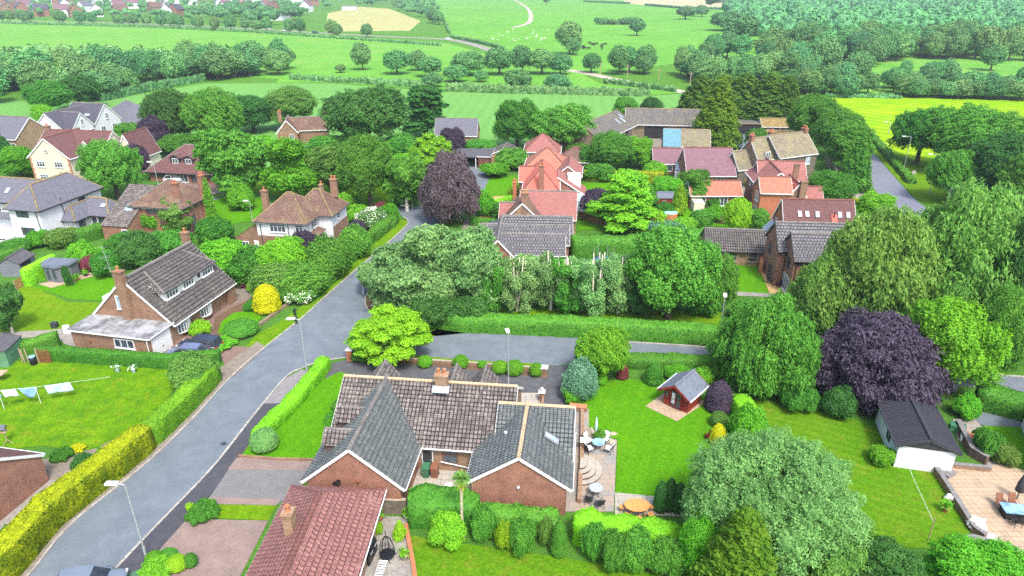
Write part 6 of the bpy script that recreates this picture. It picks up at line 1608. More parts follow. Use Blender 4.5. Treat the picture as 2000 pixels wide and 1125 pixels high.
phedge([(1120,1050),(1200,1060),(1330,1075)], 1.8, [2.0,2.0,1.8], 'hedgeb', 'overgrown yellow-topped hedge below the stone patio', leaf=.13, wob=.28)
phedge([(1150,372),(1250,375),(1290,378)], 1.4, 1.6, 'hedgey', 'long straight hedge crossing behind the central gardens', leaf=.16) if False else None
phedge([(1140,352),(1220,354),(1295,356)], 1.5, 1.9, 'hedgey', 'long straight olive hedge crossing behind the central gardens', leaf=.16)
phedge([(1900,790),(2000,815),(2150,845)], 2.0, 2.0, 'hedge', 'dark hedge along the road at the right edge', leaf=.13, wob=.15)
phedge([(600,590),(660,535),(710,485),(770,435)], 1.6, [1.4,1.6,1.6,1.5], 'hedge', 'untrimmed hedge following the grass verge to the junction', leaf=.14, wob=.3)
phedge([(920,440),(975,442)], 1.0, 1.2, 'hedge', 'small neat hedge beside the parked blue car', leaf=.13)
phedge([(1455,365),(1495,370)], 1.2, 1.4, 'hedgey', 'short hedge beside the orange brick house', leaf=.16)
phedge([(1385,300),(1500,335)], 1.0, 1.0, 'hedge', 'hedge along the farm lane', leaf=.2) if False else None
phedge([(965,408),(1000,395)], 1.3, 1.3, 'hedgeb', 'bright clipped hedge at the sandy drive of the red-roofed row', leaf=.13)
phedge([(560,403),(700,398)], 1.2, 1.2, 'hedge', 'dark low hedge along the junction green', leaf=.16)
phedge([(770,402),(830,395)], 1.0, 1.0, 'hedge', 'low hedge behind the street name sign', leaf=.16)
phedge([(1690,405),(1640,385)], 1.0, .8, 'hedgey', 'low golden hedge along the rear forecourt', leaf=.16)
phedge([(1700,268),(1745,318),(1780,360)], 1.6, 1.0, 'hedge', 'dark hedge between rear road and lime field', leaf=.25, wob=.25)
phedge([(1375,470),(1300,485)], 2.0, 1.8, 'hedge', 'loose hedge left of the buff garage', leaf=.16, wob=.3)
# ---------------------------------------------------------------- hedgerows, woods and the town of the distance
def scatter(n, pixfn, hlo, hhi, rlo, rhi, label, group, name='broadleaf_tree', mats=('far','far','fardk'), mind=0.0):
    placed = []; tries = 0
    while len(placed) < n and tries < n * 60:
        tries += 1
        p = pixfn()
        if p is None: continue
        b = G(*p)
        r = rng.uniform(rlo, rhi)
        if any((b - o).length < mind * (r + s) for o, s in placed): continue
        placed.append((b, r))
        tree('fartree', rng.choice(mats), b, rng.uniform(hlo, hhi), r, name, label, 'tree', group)
    return placed
def inpoly(p, poly):
    c = False; n = len(poly); j = n - 1
    for i in range(n):
        if (poly[i][1] > p[1]) != (poly[j][1] > p[1]) and p[0] < (poly[j][0]-poly[i][0])*(p[1]-poly[i][1])/(poly[j][1]-poly[i][1])+poly[i][0]: c = not c
        j = i
    return c
def in_world(poly):
    """uniform over the land, not over the picture"""
    W = [G(*p) for p in poly]; x0, x1 = min(w.x for w in W), max(w.x for w in W); y0, y1 = min(w.y for w in W), max(w.y for w in W)
    Wp = [(w.x, w.y) for w in W]
    def f():
        p = (rng.uniform(x0, x1), rng.uniform(y0, y1))
        if not inpoly(p, Wp): return None
        d = p[1]*cp + CAMH*sp; v = -(p[1]*sp - CAMH*cp)/d
        return (1000 + FPX*p[0]/d, 562.5 + FPX*v)
    return f
def along(pts, jit=3):
    W = [G(*p) for p in pts]; ls = [(W[i+1]-W[i]).length for i in range(len(W)-1)]; tot = sum(ls)
    def f():
        d = rng.uniform(0, tot)
        for i, l in enumerate(ls):
            if d <= l: p = W[i].lerp(W[i+1], d/l); break
            d -= l
        p = p + Vector((rng.uniform(-jit, jit), rng.uniform(-jit, jit), 0))
        k = p.y*cp + CAMH*sp; v = -(p.y*sp - CAMH*cp)/k
        return (1000 + FPX*p.x/k, 562.5 + FPX*v)
    return f
LW = [(-60,212),(-60,130),(180,128),(300,128),(400,122),(560,128),(566,138),(520,152),(400,158),(300,172),(205,196),(180,200)]
scatter(48, in_world([(-60,212),(-60,165),(300,150),(560,134),(566,140),(520,153),(400,159),(300,173),(205,197),(180,201)]), 8, 13, 4.0, 6.4, 'broadleaf tree of the wood between the two left-hand fields', 'trees of the left wood', mind=.42)
scatter(26, along([(1130,142),(1200,140),(1345,150),(1420,165),(1500,150),(1560,165),(1640,190)], 6), 6, 11, 3, 5, 'broadleaf tree in the belt along the lane behind the farm', 'trees of the lane belt', mind=.5)
scatter(22, along([(1345,120),(1430,112),(1540,125),(1640,165)], 8), 7, 12, 3.4, 5.4, 'broadleaf tree in the belt below the hill pasture', 'trees below the hill pasture', mind=.5)
scatter(20, along([(1540,178),(1600,185),(1680,186),(1750,172),(1850,170),(2010,172)], 5), 5, 9, 3, 4.6, 'bushy tree in the belt beyond the lime-green field', 'trees beyond the lime field', mind=.45)
scatter(16, along([(1760,188),(1850,190),(1930,192),(2010,194)], 3), 4.5, 7, 3, 4.4, 'rounded tree in the front row at the edge of the lime-green field', 'front row by the lime field', mind=.5)
scatter(30, along([(-20,42),(160,46),(360,54),(500,62),(650,72),(760,78),(865,82)], 7), 8, 11, 3.4, 4.8, 'roadside tree in the avenue across the far fields', 'avenue trees', mind=.75)
scatter(14, along([(720,10),(800,20),(850,40),(862,66),(800,76)], 8), 8, 11, 3.6, 4.8, 'tree in the clump around the pale hay field', 'trees round the hay field', mind=.5)
RW = [(1490,72),(1530,95),(1600,150),(1660,140),(1800,118),(1900,120),(2040,124),(2060,40),(1500,40)]
scatter(60, in_world([(1560,118),(1600,152),(1660,140),(1800,116),(1900,118),(2060,124),(2060,100),(1500,100),(1490,104)]), 11, 16, 4.8, 7.0, 'broadleaf tree at the front of the big hillside wood', 'front trees of the hillside wood', mind=.4)
scatter(8, along([(1170,48),(1240,48)], 3), 4, 6, 2.6, 3.6, 'scrubby tree in the short hedge on the hill pasture', 'short hill hedge trees', mind=.5)
def mass(name, poly, n, hlo, hhi, rlo, rhi, mats):
    """far wood that reads as one canopy"""
    f = in_world(poly); V, Q, T, Rn = [], [], [], []; iv, itri = ICO1; k = 0; off = 0; VL = []
    LVs, CVs, CTs, lr, cr = [], [], [], [], []
    pts = []; tries = 0
    while len(pts) < n and tries < n * 30:
        tries += 1; p = f()
        if p is None: continue
        pts.append(G(*p))
    for b in pts:
        r = rng.uniform(rlo, rhi); h = rng.uniform(hlo, hhi); c = np.array([b.x, b.y, h * .55]); rad = np.array([r, r, h * .47])
        ncl = 7; base = rng.uniform(.2, .8)
        for j in range(ncl):
            d = np.array([rng.gauss(0,1), rng.gauss(0,1), abs(rng.gauss(0,1))*.9]); d /= np.linalg.norm(d)
            cc = c + rad * d * .55; rr = rad * rng.uniform(.42, .6)
            CVs.append(cc + rr * iv * (1 + .18 * nr.normal(size=(len(iv),1)))); CTs.append((itri, len(iv)))
            cr.append(np.clip(nr.normal(base, .15, len(itri)), 0, 1))
            m = 26; dd = unit(nr.normal(size=(m,3))); dd[:,2] = np.abs(dd[:,2]); P = cc + rr * dd * nr.uniform(.9,1.1,(m,1))
            lv, _ = leaf_quads(P, dd + nr.normal(size=(m,3))*.5, r * .22, 1.4); LVs.append(lv); lr.append(np.clip(nr.normal(base+.08, .18, m), 0, 1))
    LV = np.concatenate(LVs); o0 = len(LV); TT_ = []
    for t_, ln in CTs: TT_.append(t_ + o0); o0 += ln
    me = np_mesh(name, np.concatenate([LV] + CVs), np.arange(len(LV)).reshape(-1, 4), np.concatenate(TT_), np.concatenate(lr + cr), [L[mats]])
    o = bpy.data.objects.new(name, me); COL.objects.link(o); o['kind'] = 'stuff'
    return o
mass('woodland', [(1400,40),(1440,24),(2120,24),(2120,100),(1500,100),(1480,78)], 620, 11, 17, 5, 8, 'fardk')
mass('woodland', [(1385,24),(1400,4),(1500,-10),(2120,-24),(2120,24),(1440,26)], 620, 13, 20, 8, 13, 'farback')
mass('woodland', [(-80,175),(-80,134),(190,134),(420,131),(562,131),(562,136),(300,152)], 80, 8, 11, 4, 6, 'far')
mass('woodland', [(-150,34),(-150,6),(560,10),(700,8),(640,24),(560,46),(360,44)], 210, 6, 9, 3.2, 4.8, 'fardk')
mass('woodland', [(360,42),(420,20),(560,16),(590,40),(520,54)], 60, 8, 12, 4, 6, 'fardk')
mass('woodland', [(-300,-6),(-300,-30),(700,-26),(840,-10),(700,4)], 120, 6, 10, 4, 6, 'farback')
mass('woodland', [(700,14),(760,0),(850,6),(858,38),(820,36),(760,14)], 40, 7, 11, 3.6, 5, 'fardk')
# field hedges
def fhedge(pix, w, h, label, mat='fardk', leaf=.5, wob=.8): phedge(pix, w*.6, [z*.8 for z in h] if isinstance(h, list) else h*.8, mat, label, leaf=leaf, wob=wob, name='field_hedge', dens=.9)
fhedge([(570,155),(650,160),(740,165),(840,172)], 3, [2,2,2.4,2.4], 'field hedge between the crop and the middle meadow, left length')
fhedge([(872,177),(980,182),(1100,184),(1270,188)], 3.2, [3,3,2.8,2.4], 'thick field hedge along the far edge of the crop')
fhedge([(200,198),(300,176),(400,158)], 3, 3, 'dark hedge along the foot of the left wood')
fhedge([(0,46),(300,54),(500,64),(640,74),(860,90)], 2, 1.6, 'long thin hedge along the far avenue road')
fhedge([(640,70),(700,62),(760,64)], 2, 1.6, 'hedge at the bottom of the pale hay field') if False else None
fhedge([(880,74),(940,86),(985,98)], 2, 2, 'hedge beside the grey road at the hill foot')
fhedge([(835,0),(862,30),(878,66)], 2, 2, 'hedge up the left side of hill pasture')
fhedge([(1165,46),(1205,48),(1240,47)], 3, 3, 'short dark hedge standing on the hill pasture')
fhedge([(1260,11),(1330,17),(1440,20)], 3, 3, 'hedge below the beige field at the top')
fhedge([(1140,4),(1230,8)], 3, 3, 'short hedge at top edge of the hill pasture')
fhedge([(1000,58),(1060,66),(1120,64)], 1, .6, 'thin hedge below the pale track') if False else None
fhedge([(1320,180),(1260,172),(1180,162)], 2, 1.6, 'roadside hedge along the lane')
fhedge([(1345,195),(1420,205)], 3, 2.4, 'hedge at the right end of the crop field')
fhedge([(1610,190),(1700,191),(1760,193)], 2, 1.2, 'low hedge at far edge of lime-green field')
# the town far off on the left
def far_house(x, y, s, rz, wm, rm, label):
    b = G(x, y); t = thing('town_house', label, 'house', b, rz, 'houses of the far town')
    w, d, e, r = 8*s, 7*s, 4.6*s, 7.6*s
    mb = MB(); mb.add([(0,0,-.3),(w,0,-.3),(w,0,e),(0,0,e),(0,d,-.3),(w,d,-.3),(w,d,e),(0,d,e),(0,d/2,r),(w,d/2,r)], [(0,1,2,3),(5,4,7,6),(1,5,6,9,2),(4,0,3,8,7)]); mb.build('wall', M[wm], t)
    mb = MB()
    for y0 in (-.4, d+.4): slope_faces(mb, [(-.3,y0,e-.4),(w+.3,y0,e-.4),(w+.3,d/2,r),(-.3,d/2,r)], .15)
    mb.build('roof', M[rm], t); mb = MB(); mb.box(w*.2,d/2-.4,r-.6,w*.3,d/2+.4,r+1); mb.build('chimney', M['brick_red'], t); return t
TH = {}
for i in range(110):
    x = rng.uniform(-10, 610); y = rng.uniform(-2, 36 if x < 420 else 26)
    if i < 60: y = rng.uniform(-14, 10)
    wm, rm = rng.choice([('brick_red','t_slatedark'),('render','t_slate'),('brick_brown','t_rust'),('render','t_purple')])
    lab = {'brick_red':'red-brick town house with dark slate roof among the far trees','brick_brown':'brown-brick town house with rusty roof among the far trees','render':'white town house with '+('slate' if rm=='t_slate' else 'dusky purple')+' roof among the far trees'}[wm]
    if (wm, rm) not in TH: TH[(wm, rm)] = far_house(x, y, 1.5, rng.uniform(0, 3.1), wm, rm, lab)
    else: copy_tree(TH[(wm, rm)], G(x, y), rng.uniform(0, 3.1))
for x, y, l in ((530,40,'white flat-roofed works building by the far avenue'),(668,20,'long white shed beside the hay field')):
    b = G(x, y); t = thing('works_building', l, 'building', b); mb = MB(); mb.box(0,0,-.2,16,9,4.2); mb.build('wall', M['render'], t); mb = MB(); mb.box(-.3,-.3,4.2,16.3,9.3,4.5); mb.build('roof', M['felt'], t)
# cattle and sheep
def animal(name, L_, H_, mat, label, group, b, rz):
    t = thing(name, label, 'cow' if name == 'cow' else 'sheep', b, rz, group); mb = MB(); k = L_
    iv, it = ICO2; body = iv * np.array([k*.5, k*.2, H_*.27]) + np.array([0,0,H_*.66]); body[:,0] *= 1; mb.add(body.tolist(), [tuple(x) for x in it], 0, True)
    mb.poly_tube([(k*.38,0,H_*.72),(k*.56,0,H_*.82),(k*.72,0,H_*.6)], [H_*.13,H_*.09,H_*.06], 8)
    for x, y in ((.34,.12),(.34,-.12),(-.36,.12),(-.36,-.12)):
        mb.poly_tube([(x*k,y*k,H_*.6),(x*k+(.05*k if x < 0 else 0),y*k,H_*.32),(x*k,y*k,0)], [H_*.09,H_*.05,H_*.045], 6)
    mb.poly_tube([(-k*.48,0,H_*.78),(-k*.56,0,H_*.4)], [H_*.03,H_*.02], 5); mb.build('body', M[mat], t); return t
c0 = None
for i in range(14):
    b = G(rng.uniform(1125, 1182), rng.uniform(84, 99))
    if c0 is None: c0 = animal('cow', 2.2, 1.45, 'hide', 'black cow of the small herd grazing the hill pasture', 'black cows on the hill pasture', b, 1)
    else: copy_tree(c0, b, rng.uniform(0, 6.28))
s0 = None
for i in range(24):
    b = G(rng.uniform(960, 1085), rng.uniform(56, 82))
    if s0 is None: s0 = animal('sheep', 1.4, .95, 'fleece', 'white sheep grazing on the hill pasture below the pale track', 'sheep on the hill pasture', b, 1)
    else: copy_tree(s0, b, rng.uniform(0, 6.28))
# ---------------------------------------------------------------- street furniture, cars, garden things
def lamp(px, py, ty, label, side=-1, head='flat', armdir=None, arm=.55):
    b = G(px, py); h = hgt(b, ty); t = thing('street_lamp', label, 'street lamp', b, 0, 'street lamps')
    mb = MB(); mb.poly_tube([(0,0,0),(0,0,1.1)],[.085,.085],10); mb.poly_tube([(0,0,1.1),(0,0,h-.1)],[.055,.045],8); mb.build('post', M['galv'], t)
    a = Vector(armdir or (side, 0, 0)).normalized()
    mb = MB(); mb.tube((0,0,h-.15), a*arm + Vector((0,0,h)), .035, n=6); mb.build('arm', M['galv'], t)
    c = a*(arm+.25) + Vector((0,0,h)); mb = MB(); mb.bar(c - a*.38, c + a*.38, .34, .11); mb.build('lantern', M['whitepaint'], t); mb = MB(); mb.bar(c - a*.3 - Vector((0,0,.08)), c + a*.3 - Vector((0,0,.08)), .26, .06); mb.build('diffuser', M['skyglass'], t)
    return t
lamp(287,1092,944,'street lamp on the footpath in the bottom left corner')
lamp(600,727,622,'street lamp at the corner of the bungalow hedge, by the junction')
lamp(993,757,650,'street lamp rising behind the ridge of the central bungalow', armdir=(-.2,1,0), arm=.2)
lamp(1399,700,580,'street lamp against the drooping green tree at the end of the long hedge', armdir=(.3,1,0), arm=.2)
lamp(1763,338,266,'tall street lamp beside the rear road, farther one', armdir=(-1,0,0), arm=1.2)
lamp(1814,380,301,'tall street lamp beside the rear road, next to the rounded trees', armdir=(-1,0,0), arm=1.3)
lamp(1846,412,366,'street lamp half hidden in the olive willows', armdir=(1,0,0), arm=1.5)
lamp(1735,262,238,'small far lamp at the edge of the lime-green field', armdir=(-1,0,0), arm=1.0)
lamp(322,420,316,'street lamp in front of the twin-dormer bungalow', armdir=(-1,0,0), arm=.3)
lamp(494,436,392,'slim street lamp left of the white hipped house', armdir=(-1,0,0), arm=.3)
lamp(806,410,352,'slim street lamp beside the copper beech', armdir=(-1,0,0), arm=.3)
for (x, y, ty, l) in ((1172,146,122,'utility pole by the lane left of the belt trees'),(1225,154,126,'utility pole in the middle of the lane belt'),(1286,158,134,'utility pole at the right end of the lane belt'),(1347,172,140,'brown utility pole next to the dark cypress row')):
    b = G(x, y); hh = hgt(b, ty); t = thing('utility_pole', l, 'pole', b); mb = MB(); mb.poly_tube([(0,0,0),(0,0,hh)],[.16,.11],8); mb.build('pole', M['wood_pale'], t); mb = MB(); mb.bar((-.9,0,hh-.5),(.9,0,hh-.5),.12,.12); mb.build('crossarm', M['wood_pale'], t)
# road sign post on the verge
b = G(579, 632); t = thing('sign_post', 'black ornamental post with hanging lantern frame on the grass verge', 'sign post', b)
mb = MB(); mb.tube((0,0,0),(0,0,1.9),.06,n=8); mb.lathe([(.16,0),(.16,.1),(.07,.2)],(0,0,0),8); mb.build('post', M['black'], t)
mb = MB(); mb.box(-.16,-.12,1.1,.16,.12,1.16); mb.box(-.16,-.12,1.65,.16,.12,1.71)
for x in (-.14,.14):
    for y in (-.1,.1): mb.box(x-.02,y-.02,1.16,x+.02,y+.02,1.65)
mb.bar((0,0,1.85),(.35,0,1.75),.04,.04); mb.build('lantern_frame', M['black'], t)
mb = MB(); mb.box(-.11,-.07,.35,.14,.1,.9); mb.build('notice_box', M['black'], t)
b = G(792, 408); t = thing('street_name_sign', 'low white street name plate on the green behind the junction', 'sign', b); mb = MB(); mb.box(-.75,-.03,.45,.75,.03,.75); mb.build('plate', M['whitepaint'], t); mb = MB(); mb.box(-.6,.03,0,-.5,.09,.7); mb.build('leg', M['black'], t); mb = MB(); mb.box(.5,.03,0,.6,.09,.7); mb.build('leg', M['black'], t)
for x, y, ty, l in ((1781,352,333,'round-topped traffic sign on the verge beside the rear road lamps'),(1727,290,280,'small traffic sign farther up the rear road')):
    b = G(x, y); hh = hgt(b, ty); t = thing('traffic_sign', l, 'sign', b); mb = MB(); mb.tube((0,0,0),(0,0,hh),.04,n=6); mb.build('post', M['galv'], t); mb = MB(); mb.tube((0,-.05,hh-.35),(0,-.08,hh-.35),.4,n=16); mb.build('plate', M['flags_pale'], t)
b = G(709, 575); tag(MB().box(0,0,0,.08,.08,1.0).build('marker_post', M['whitepaint'], None, b), 'short white marker post at edge of untrimmed hedge on the verge', 'post')
# road ironwork and gully plates by the bend
for x, y, l in ((731,586,'upper access cover in the footpath at the road bend'),(733,598,'lower access cover in the footpath at the road bend')):
    b = G(x, y); tag(MB().box(-.55,-.3,.08,.55,.3,.105).build('access_cover', M['flags_pale'], None, b, -.1), l, 'access cover')
b = G(437, 867); tag(MB().box(-.25,-.2,.01,.25,.2,.026).build('drain_cover', M['greydark'], None, b, -.7), 'small iron drain cover at the edge of the carriageway', 'drain')
# gate pillars and dwarf walls
def pillar(px, py, mat, label, hh=1.25, w=.55, ball=False, cap='whitepaint'):
    b = G(px, py); t = thing('gate_pillar', label, 'pillar', b, -.1)
    mb = MB(); mb.box(-w/2,-w/2,-.1,w/2,w/2,hh); mb.build('shaft', M[mat], t)
    mb = MB(); k = w/2+.08; mb.add([(-k,-k,hh),(k,-k,hh),(k,k,hh),(-k,k,hh),(-k,-k,hh+.08),(k,-k,hh+.08),(k,k,hh+.08),(-k,k,hh+.08),(0,0,hh+.2)], [(3,2,1,0),(0,1,5,4),(1,2,6,5),(2,3,7,6),(3,0,4,7),(4,5,8),(5,6,8),(6,7,8),(7,4,8)]); mb.build('cap', M[cap], t)
    if ball: mb = MB(); mb.lathe([(.01,0),(.12,.04),(.16,.16),(.12,.28),(.01,.32)], (0,0,hh+.18), 12); mb.build('ball_finial', M['whitepaint'], t)
pillar(685,704,'brick_orange','red brick gate pillar with white cap beside the yellow-green maple')
pillar(1063,735,'brick_brown','brick gate pillar with white cap at the east end of the drive border', 1.0)
pillar(1058,782,'brick_brown','white-capped pillar with ball finial on the bungalow side of the drive', .9, .45, True)
pillar(1140,878,'brick_brown','low brick pier with white slab top beside the round garden table', .9, .5)
def wall(pix, w, h, mat, label, name='garden_wall', cap=None, cat='wall'):
    P = [G(*p) for p in pix]; L_, R_ = [], []
    t = thing(name, label, cat, P[0]); P = [p - P[0] for p in P]
    for i, p in enumerate(P):
        d = (P[min(i+1,len(P)-1)] - P[max(0,i-1)]).normalized(); x = Vector((d.y,-d.x,0))*w/2; L_.append(p-x); R_.append(p+x)
    mb = MB()
    for i in range(len(P)-1): mb.prism([L_[i],R_[i],R_[i+1],L_[i+1]], -.1, h)
    mb.build('wall', M[mat], t)
    if cap:
        mb = MB()
        for i in range(len(P)-1):
            c = lambda a, b_: a + (a-b_)*.12
            mb.prism([c(L_[i],R_[i]),c(R_[i],L_[i]),c(R_[i+1],L_[i+1]),c(L_[i+1],R_[i+1])], h+.003, h+.06)
        mb.build('coping', M[cap], t)
    return t
wall([(694,702),(780,704),(917,713),(1058,724)], .2, .3, 'brick_buff', 'long low brick wall with pale top along the side road verge', cap='stone_trim')
wall([(1062,770),(1059,800)], .2, .6, 'brick_buff', 'short brick wall below the ball finial pillar')
wall([(1112,801),(1146,805)], .5, .55, 'brick_brown', 'brick planter wall at the end of the drive', cap='terracotta')
wall([(1137,800),(1137,850),(1136,905)], .25, .45, 'brick_brown', 'low brick wall along the upper edge of the stone patio', cap='brick_buff')
wall([(1134,925),(1131,985)], .25, .45, 'brick_brown', 'low brick wall below the curved patio steps', cap='brick_buff')
wall([(793,1030),(808,1110),(818,1190)], .28, .35, 'brick_orange', 'low red brick edging wall between paved yard and bottom lawn')
wall([(745,1003),(795,1004)], .2, 1.3, 'stone_dark', 'grey block wall closing the yard beside the red-tiled bungalow', cap='stone_trim')
wall([(1814,906),(1850,960),(1900,1040),(1922,1056)], .3, .55, 'brick_brown', 'long low wall with grey coping between the lawn and sandy patio', cap='wall_grey')
wall([(1842,912),(1933,921)], .3, .4, 'brick_brown', 'short wall with grey coping at the back of sandy patio', cap='wall_grey')
wall([(1858,1066),(1900,1060),(1985,1085)], .4, .5, 'brick_brown', 'grey-topped wall at the bottom end of the sandy patio', cap='wall_grey')
wall([(1867,835),(1895,890),(1925,908)], .35, .8, 'brick_dark', 'dark brick wall running from white garage to the sandy patio', cap='wall_grey')
wall([(462,698),(458,718)], .2, .2, 'stone', 'stone edging at the mouth of the pink driveway') if False else None
wall([(470,664),(560,598),(590,572)], .35, .35, 'stone', 'rough stone retaining edge of the front garden beside the verge')
wall([(430,678),(455,668)], .9, .5, 'brick_red', 'small brick planter behind the black car')
wall([(467,893),(540,899),(625,901)], .15, .25, 'brick_brown', 'brick edging between the front lawn and grey driveway')
wall([(330,718),(352,722)], .2, .3, 'stone', 'x') if False else None
wall([(1613,318),(1632,345)], .4, 1.4, 'stone', 'stone field wall beside the farmhouse')
wall([(1486,516),(1484,535)], .5, 1.5, 'brick_orange', 'red brick wall and steps at the end of the buff garage')
wall([(1510,540),(1512,528)], .6, 1.5, 'brick_red', 'brick pier beside the path to the sandy patio')
# fences
def fence(pix, h, mat, label, name='board_fence', post=2.0):
    P = [G(*p) for p in pix]; t = thing(name, label, 'fence', P[0]); P = [p - P[0] for p in P]
    mb = MB(); pb = []
    for i in range(len(P)-1):
        a, b = P[i], P[i+1]; d = (b-a); n = max(1, int(d.length/.16)); u = d.normalized(); x = Vector((u.y,-u.x,0))*.012
        for k in range(n):
            q0 = a + d*(k/n) + u*.008; q1 = a + d*((k+1)/n) - u*.008; z = h*(1+rng.uniform(-.01,.01))
            mb.prism([q0-x,q0+x,q1+x,q1-x], .03, z)
        m = max(1, round(d.length/post))
        for k in range(m+1): pb.append(a + d*(k/m))
    mb.build('boards', M[mat], t)
    for q in pb: MB().box(-.05,.02,-.1,.05,.12,h+.05).build('post', M['wood_pale'], t, q)
fence([(32,568),(72,545)], 1.3, 'wood', 'short orange-brown board fence by the grey garden shed')
fence([(1376,430),(1420,440),(1505,442)], 1.3, 'fence', 'long weathered board fence across the gardens behind the buff garage')
fence([(1378,428),(1388,430)], 1.5, 'wood', 'new orange fence panel at the left end of the weathered fence')
fence([(1500,498),(1530,498)], 1.8, 'greydark', 'dark fence panel between the buff garage and the brown brick house')
fence([(1130,425),(1170,440),(1290,448)], 1.2, 'fence', 'board fence below the purple weeping tree')
fence([(996,322),(1004,300)], 1.6, 'wood_pale', 'pale timber fence beside the timber garage')
fence([(1655,358),(1682,345)], 1.0, 'wood_pale', 'short timber fence on the grass by the rear road')
b = G(79, 709); t = thing('trellis_gate', 'brown wooden trellis panel in the gap of the clipped hedge', 'trellis', b, -.05)
mb = MB()
for k in range(11): mb.box(k*.12,-.012,.05,k*.12+.035,.012,1.55)
for k in range(13): mb.box(0,-.026,.06+k*.12,1.24,-.013,.095+k*.12)
mb.build('lattice', M['rust'], t); MB().box(-.14,-.06,-.1,-.04,.06,1.65).build('post', M['wood_pale'], t)
for i, (x, y) in enumerate(((45,708),(50,710),(57,708))):
    o = MB().tube((0,0,-.1),(rng.uniform(-.08,.08),0,1.6),.06,n=7).build('timber_post', M['wood_pale'], None, G(x, y)); tag(o, ['leftmost of three upright timber posts beside the barrel','middle of three upright timber posts beside the barrel','right of three upright timber posts, nearest the barrel'][i], 'post')
b = G(67, 712); t = thing('water_barrel', 'dark blue plastic barrel between the timber posts and trellis', 'barrel', b); mb = MB(); mb.lathe([(.26,0),(.32,.25),(.33,.5),(.28,.85),(.2,.9)], n=14); mb.build('body', M['black'], t); mb = MB(); mb.lathe([(.29,0),(.29,.06)], (0,0,.88), 14); mb.build('lid', M['blue_cloth'], t)
# wheelie bins
def bin_(px, py, mat, label, rz):
    t = thing('wheelie_bin', label, 'wheelie bin', G(px, py), rz, 'wheelie bins'); mb = MB()
    mb.add([(-.22,-.26,.06),(.22,-.26,.06),(.22,.26,.06),(-.22,.26,.06),(-.28,-.34,.98),(.28,-.34,.98),(.28,.34,.98),(-.28,.34,.98)], [(3,2,1,0),(0,1,5,4),(1,2,6,5),(2,3,7,6),(3,0,4,7),(4,5,6,7)]); mb.build('body', M[mat], t)
    mb = MB(); mb.add([(-.3,-.37,.985),(.3,-.37,.985),(.3,.37,.985),(-.3,.37,.985),(-.28,-.34,1.05),(.28,-.34,1.05),(.28,.34,1.12),(-.28,.34,1.12)], [(3,2,1,0),(0,1,5,4),(1,2,6,5),(2,3,7,6),(3,0,4,7),(4,5,6,7)]); mb.tube((-.24,.4,1.0),(.24,.4,1.0),.025,n=6); mb.build('lid', M[mat], t)
    for x in (-.25,.25): mb = MB(); mb.tube((x-.03,.3,.1),(x+.03,.3,.1),.1,n=12); mb.build('wheel', M['tyre'], t)
bin_(833,931,'green_plastic','green wheelie bin against the bungalow wall', -.1); bin_(850,931,'brown_plastic','brown wheelie bin against the bungalow wall', -.1)
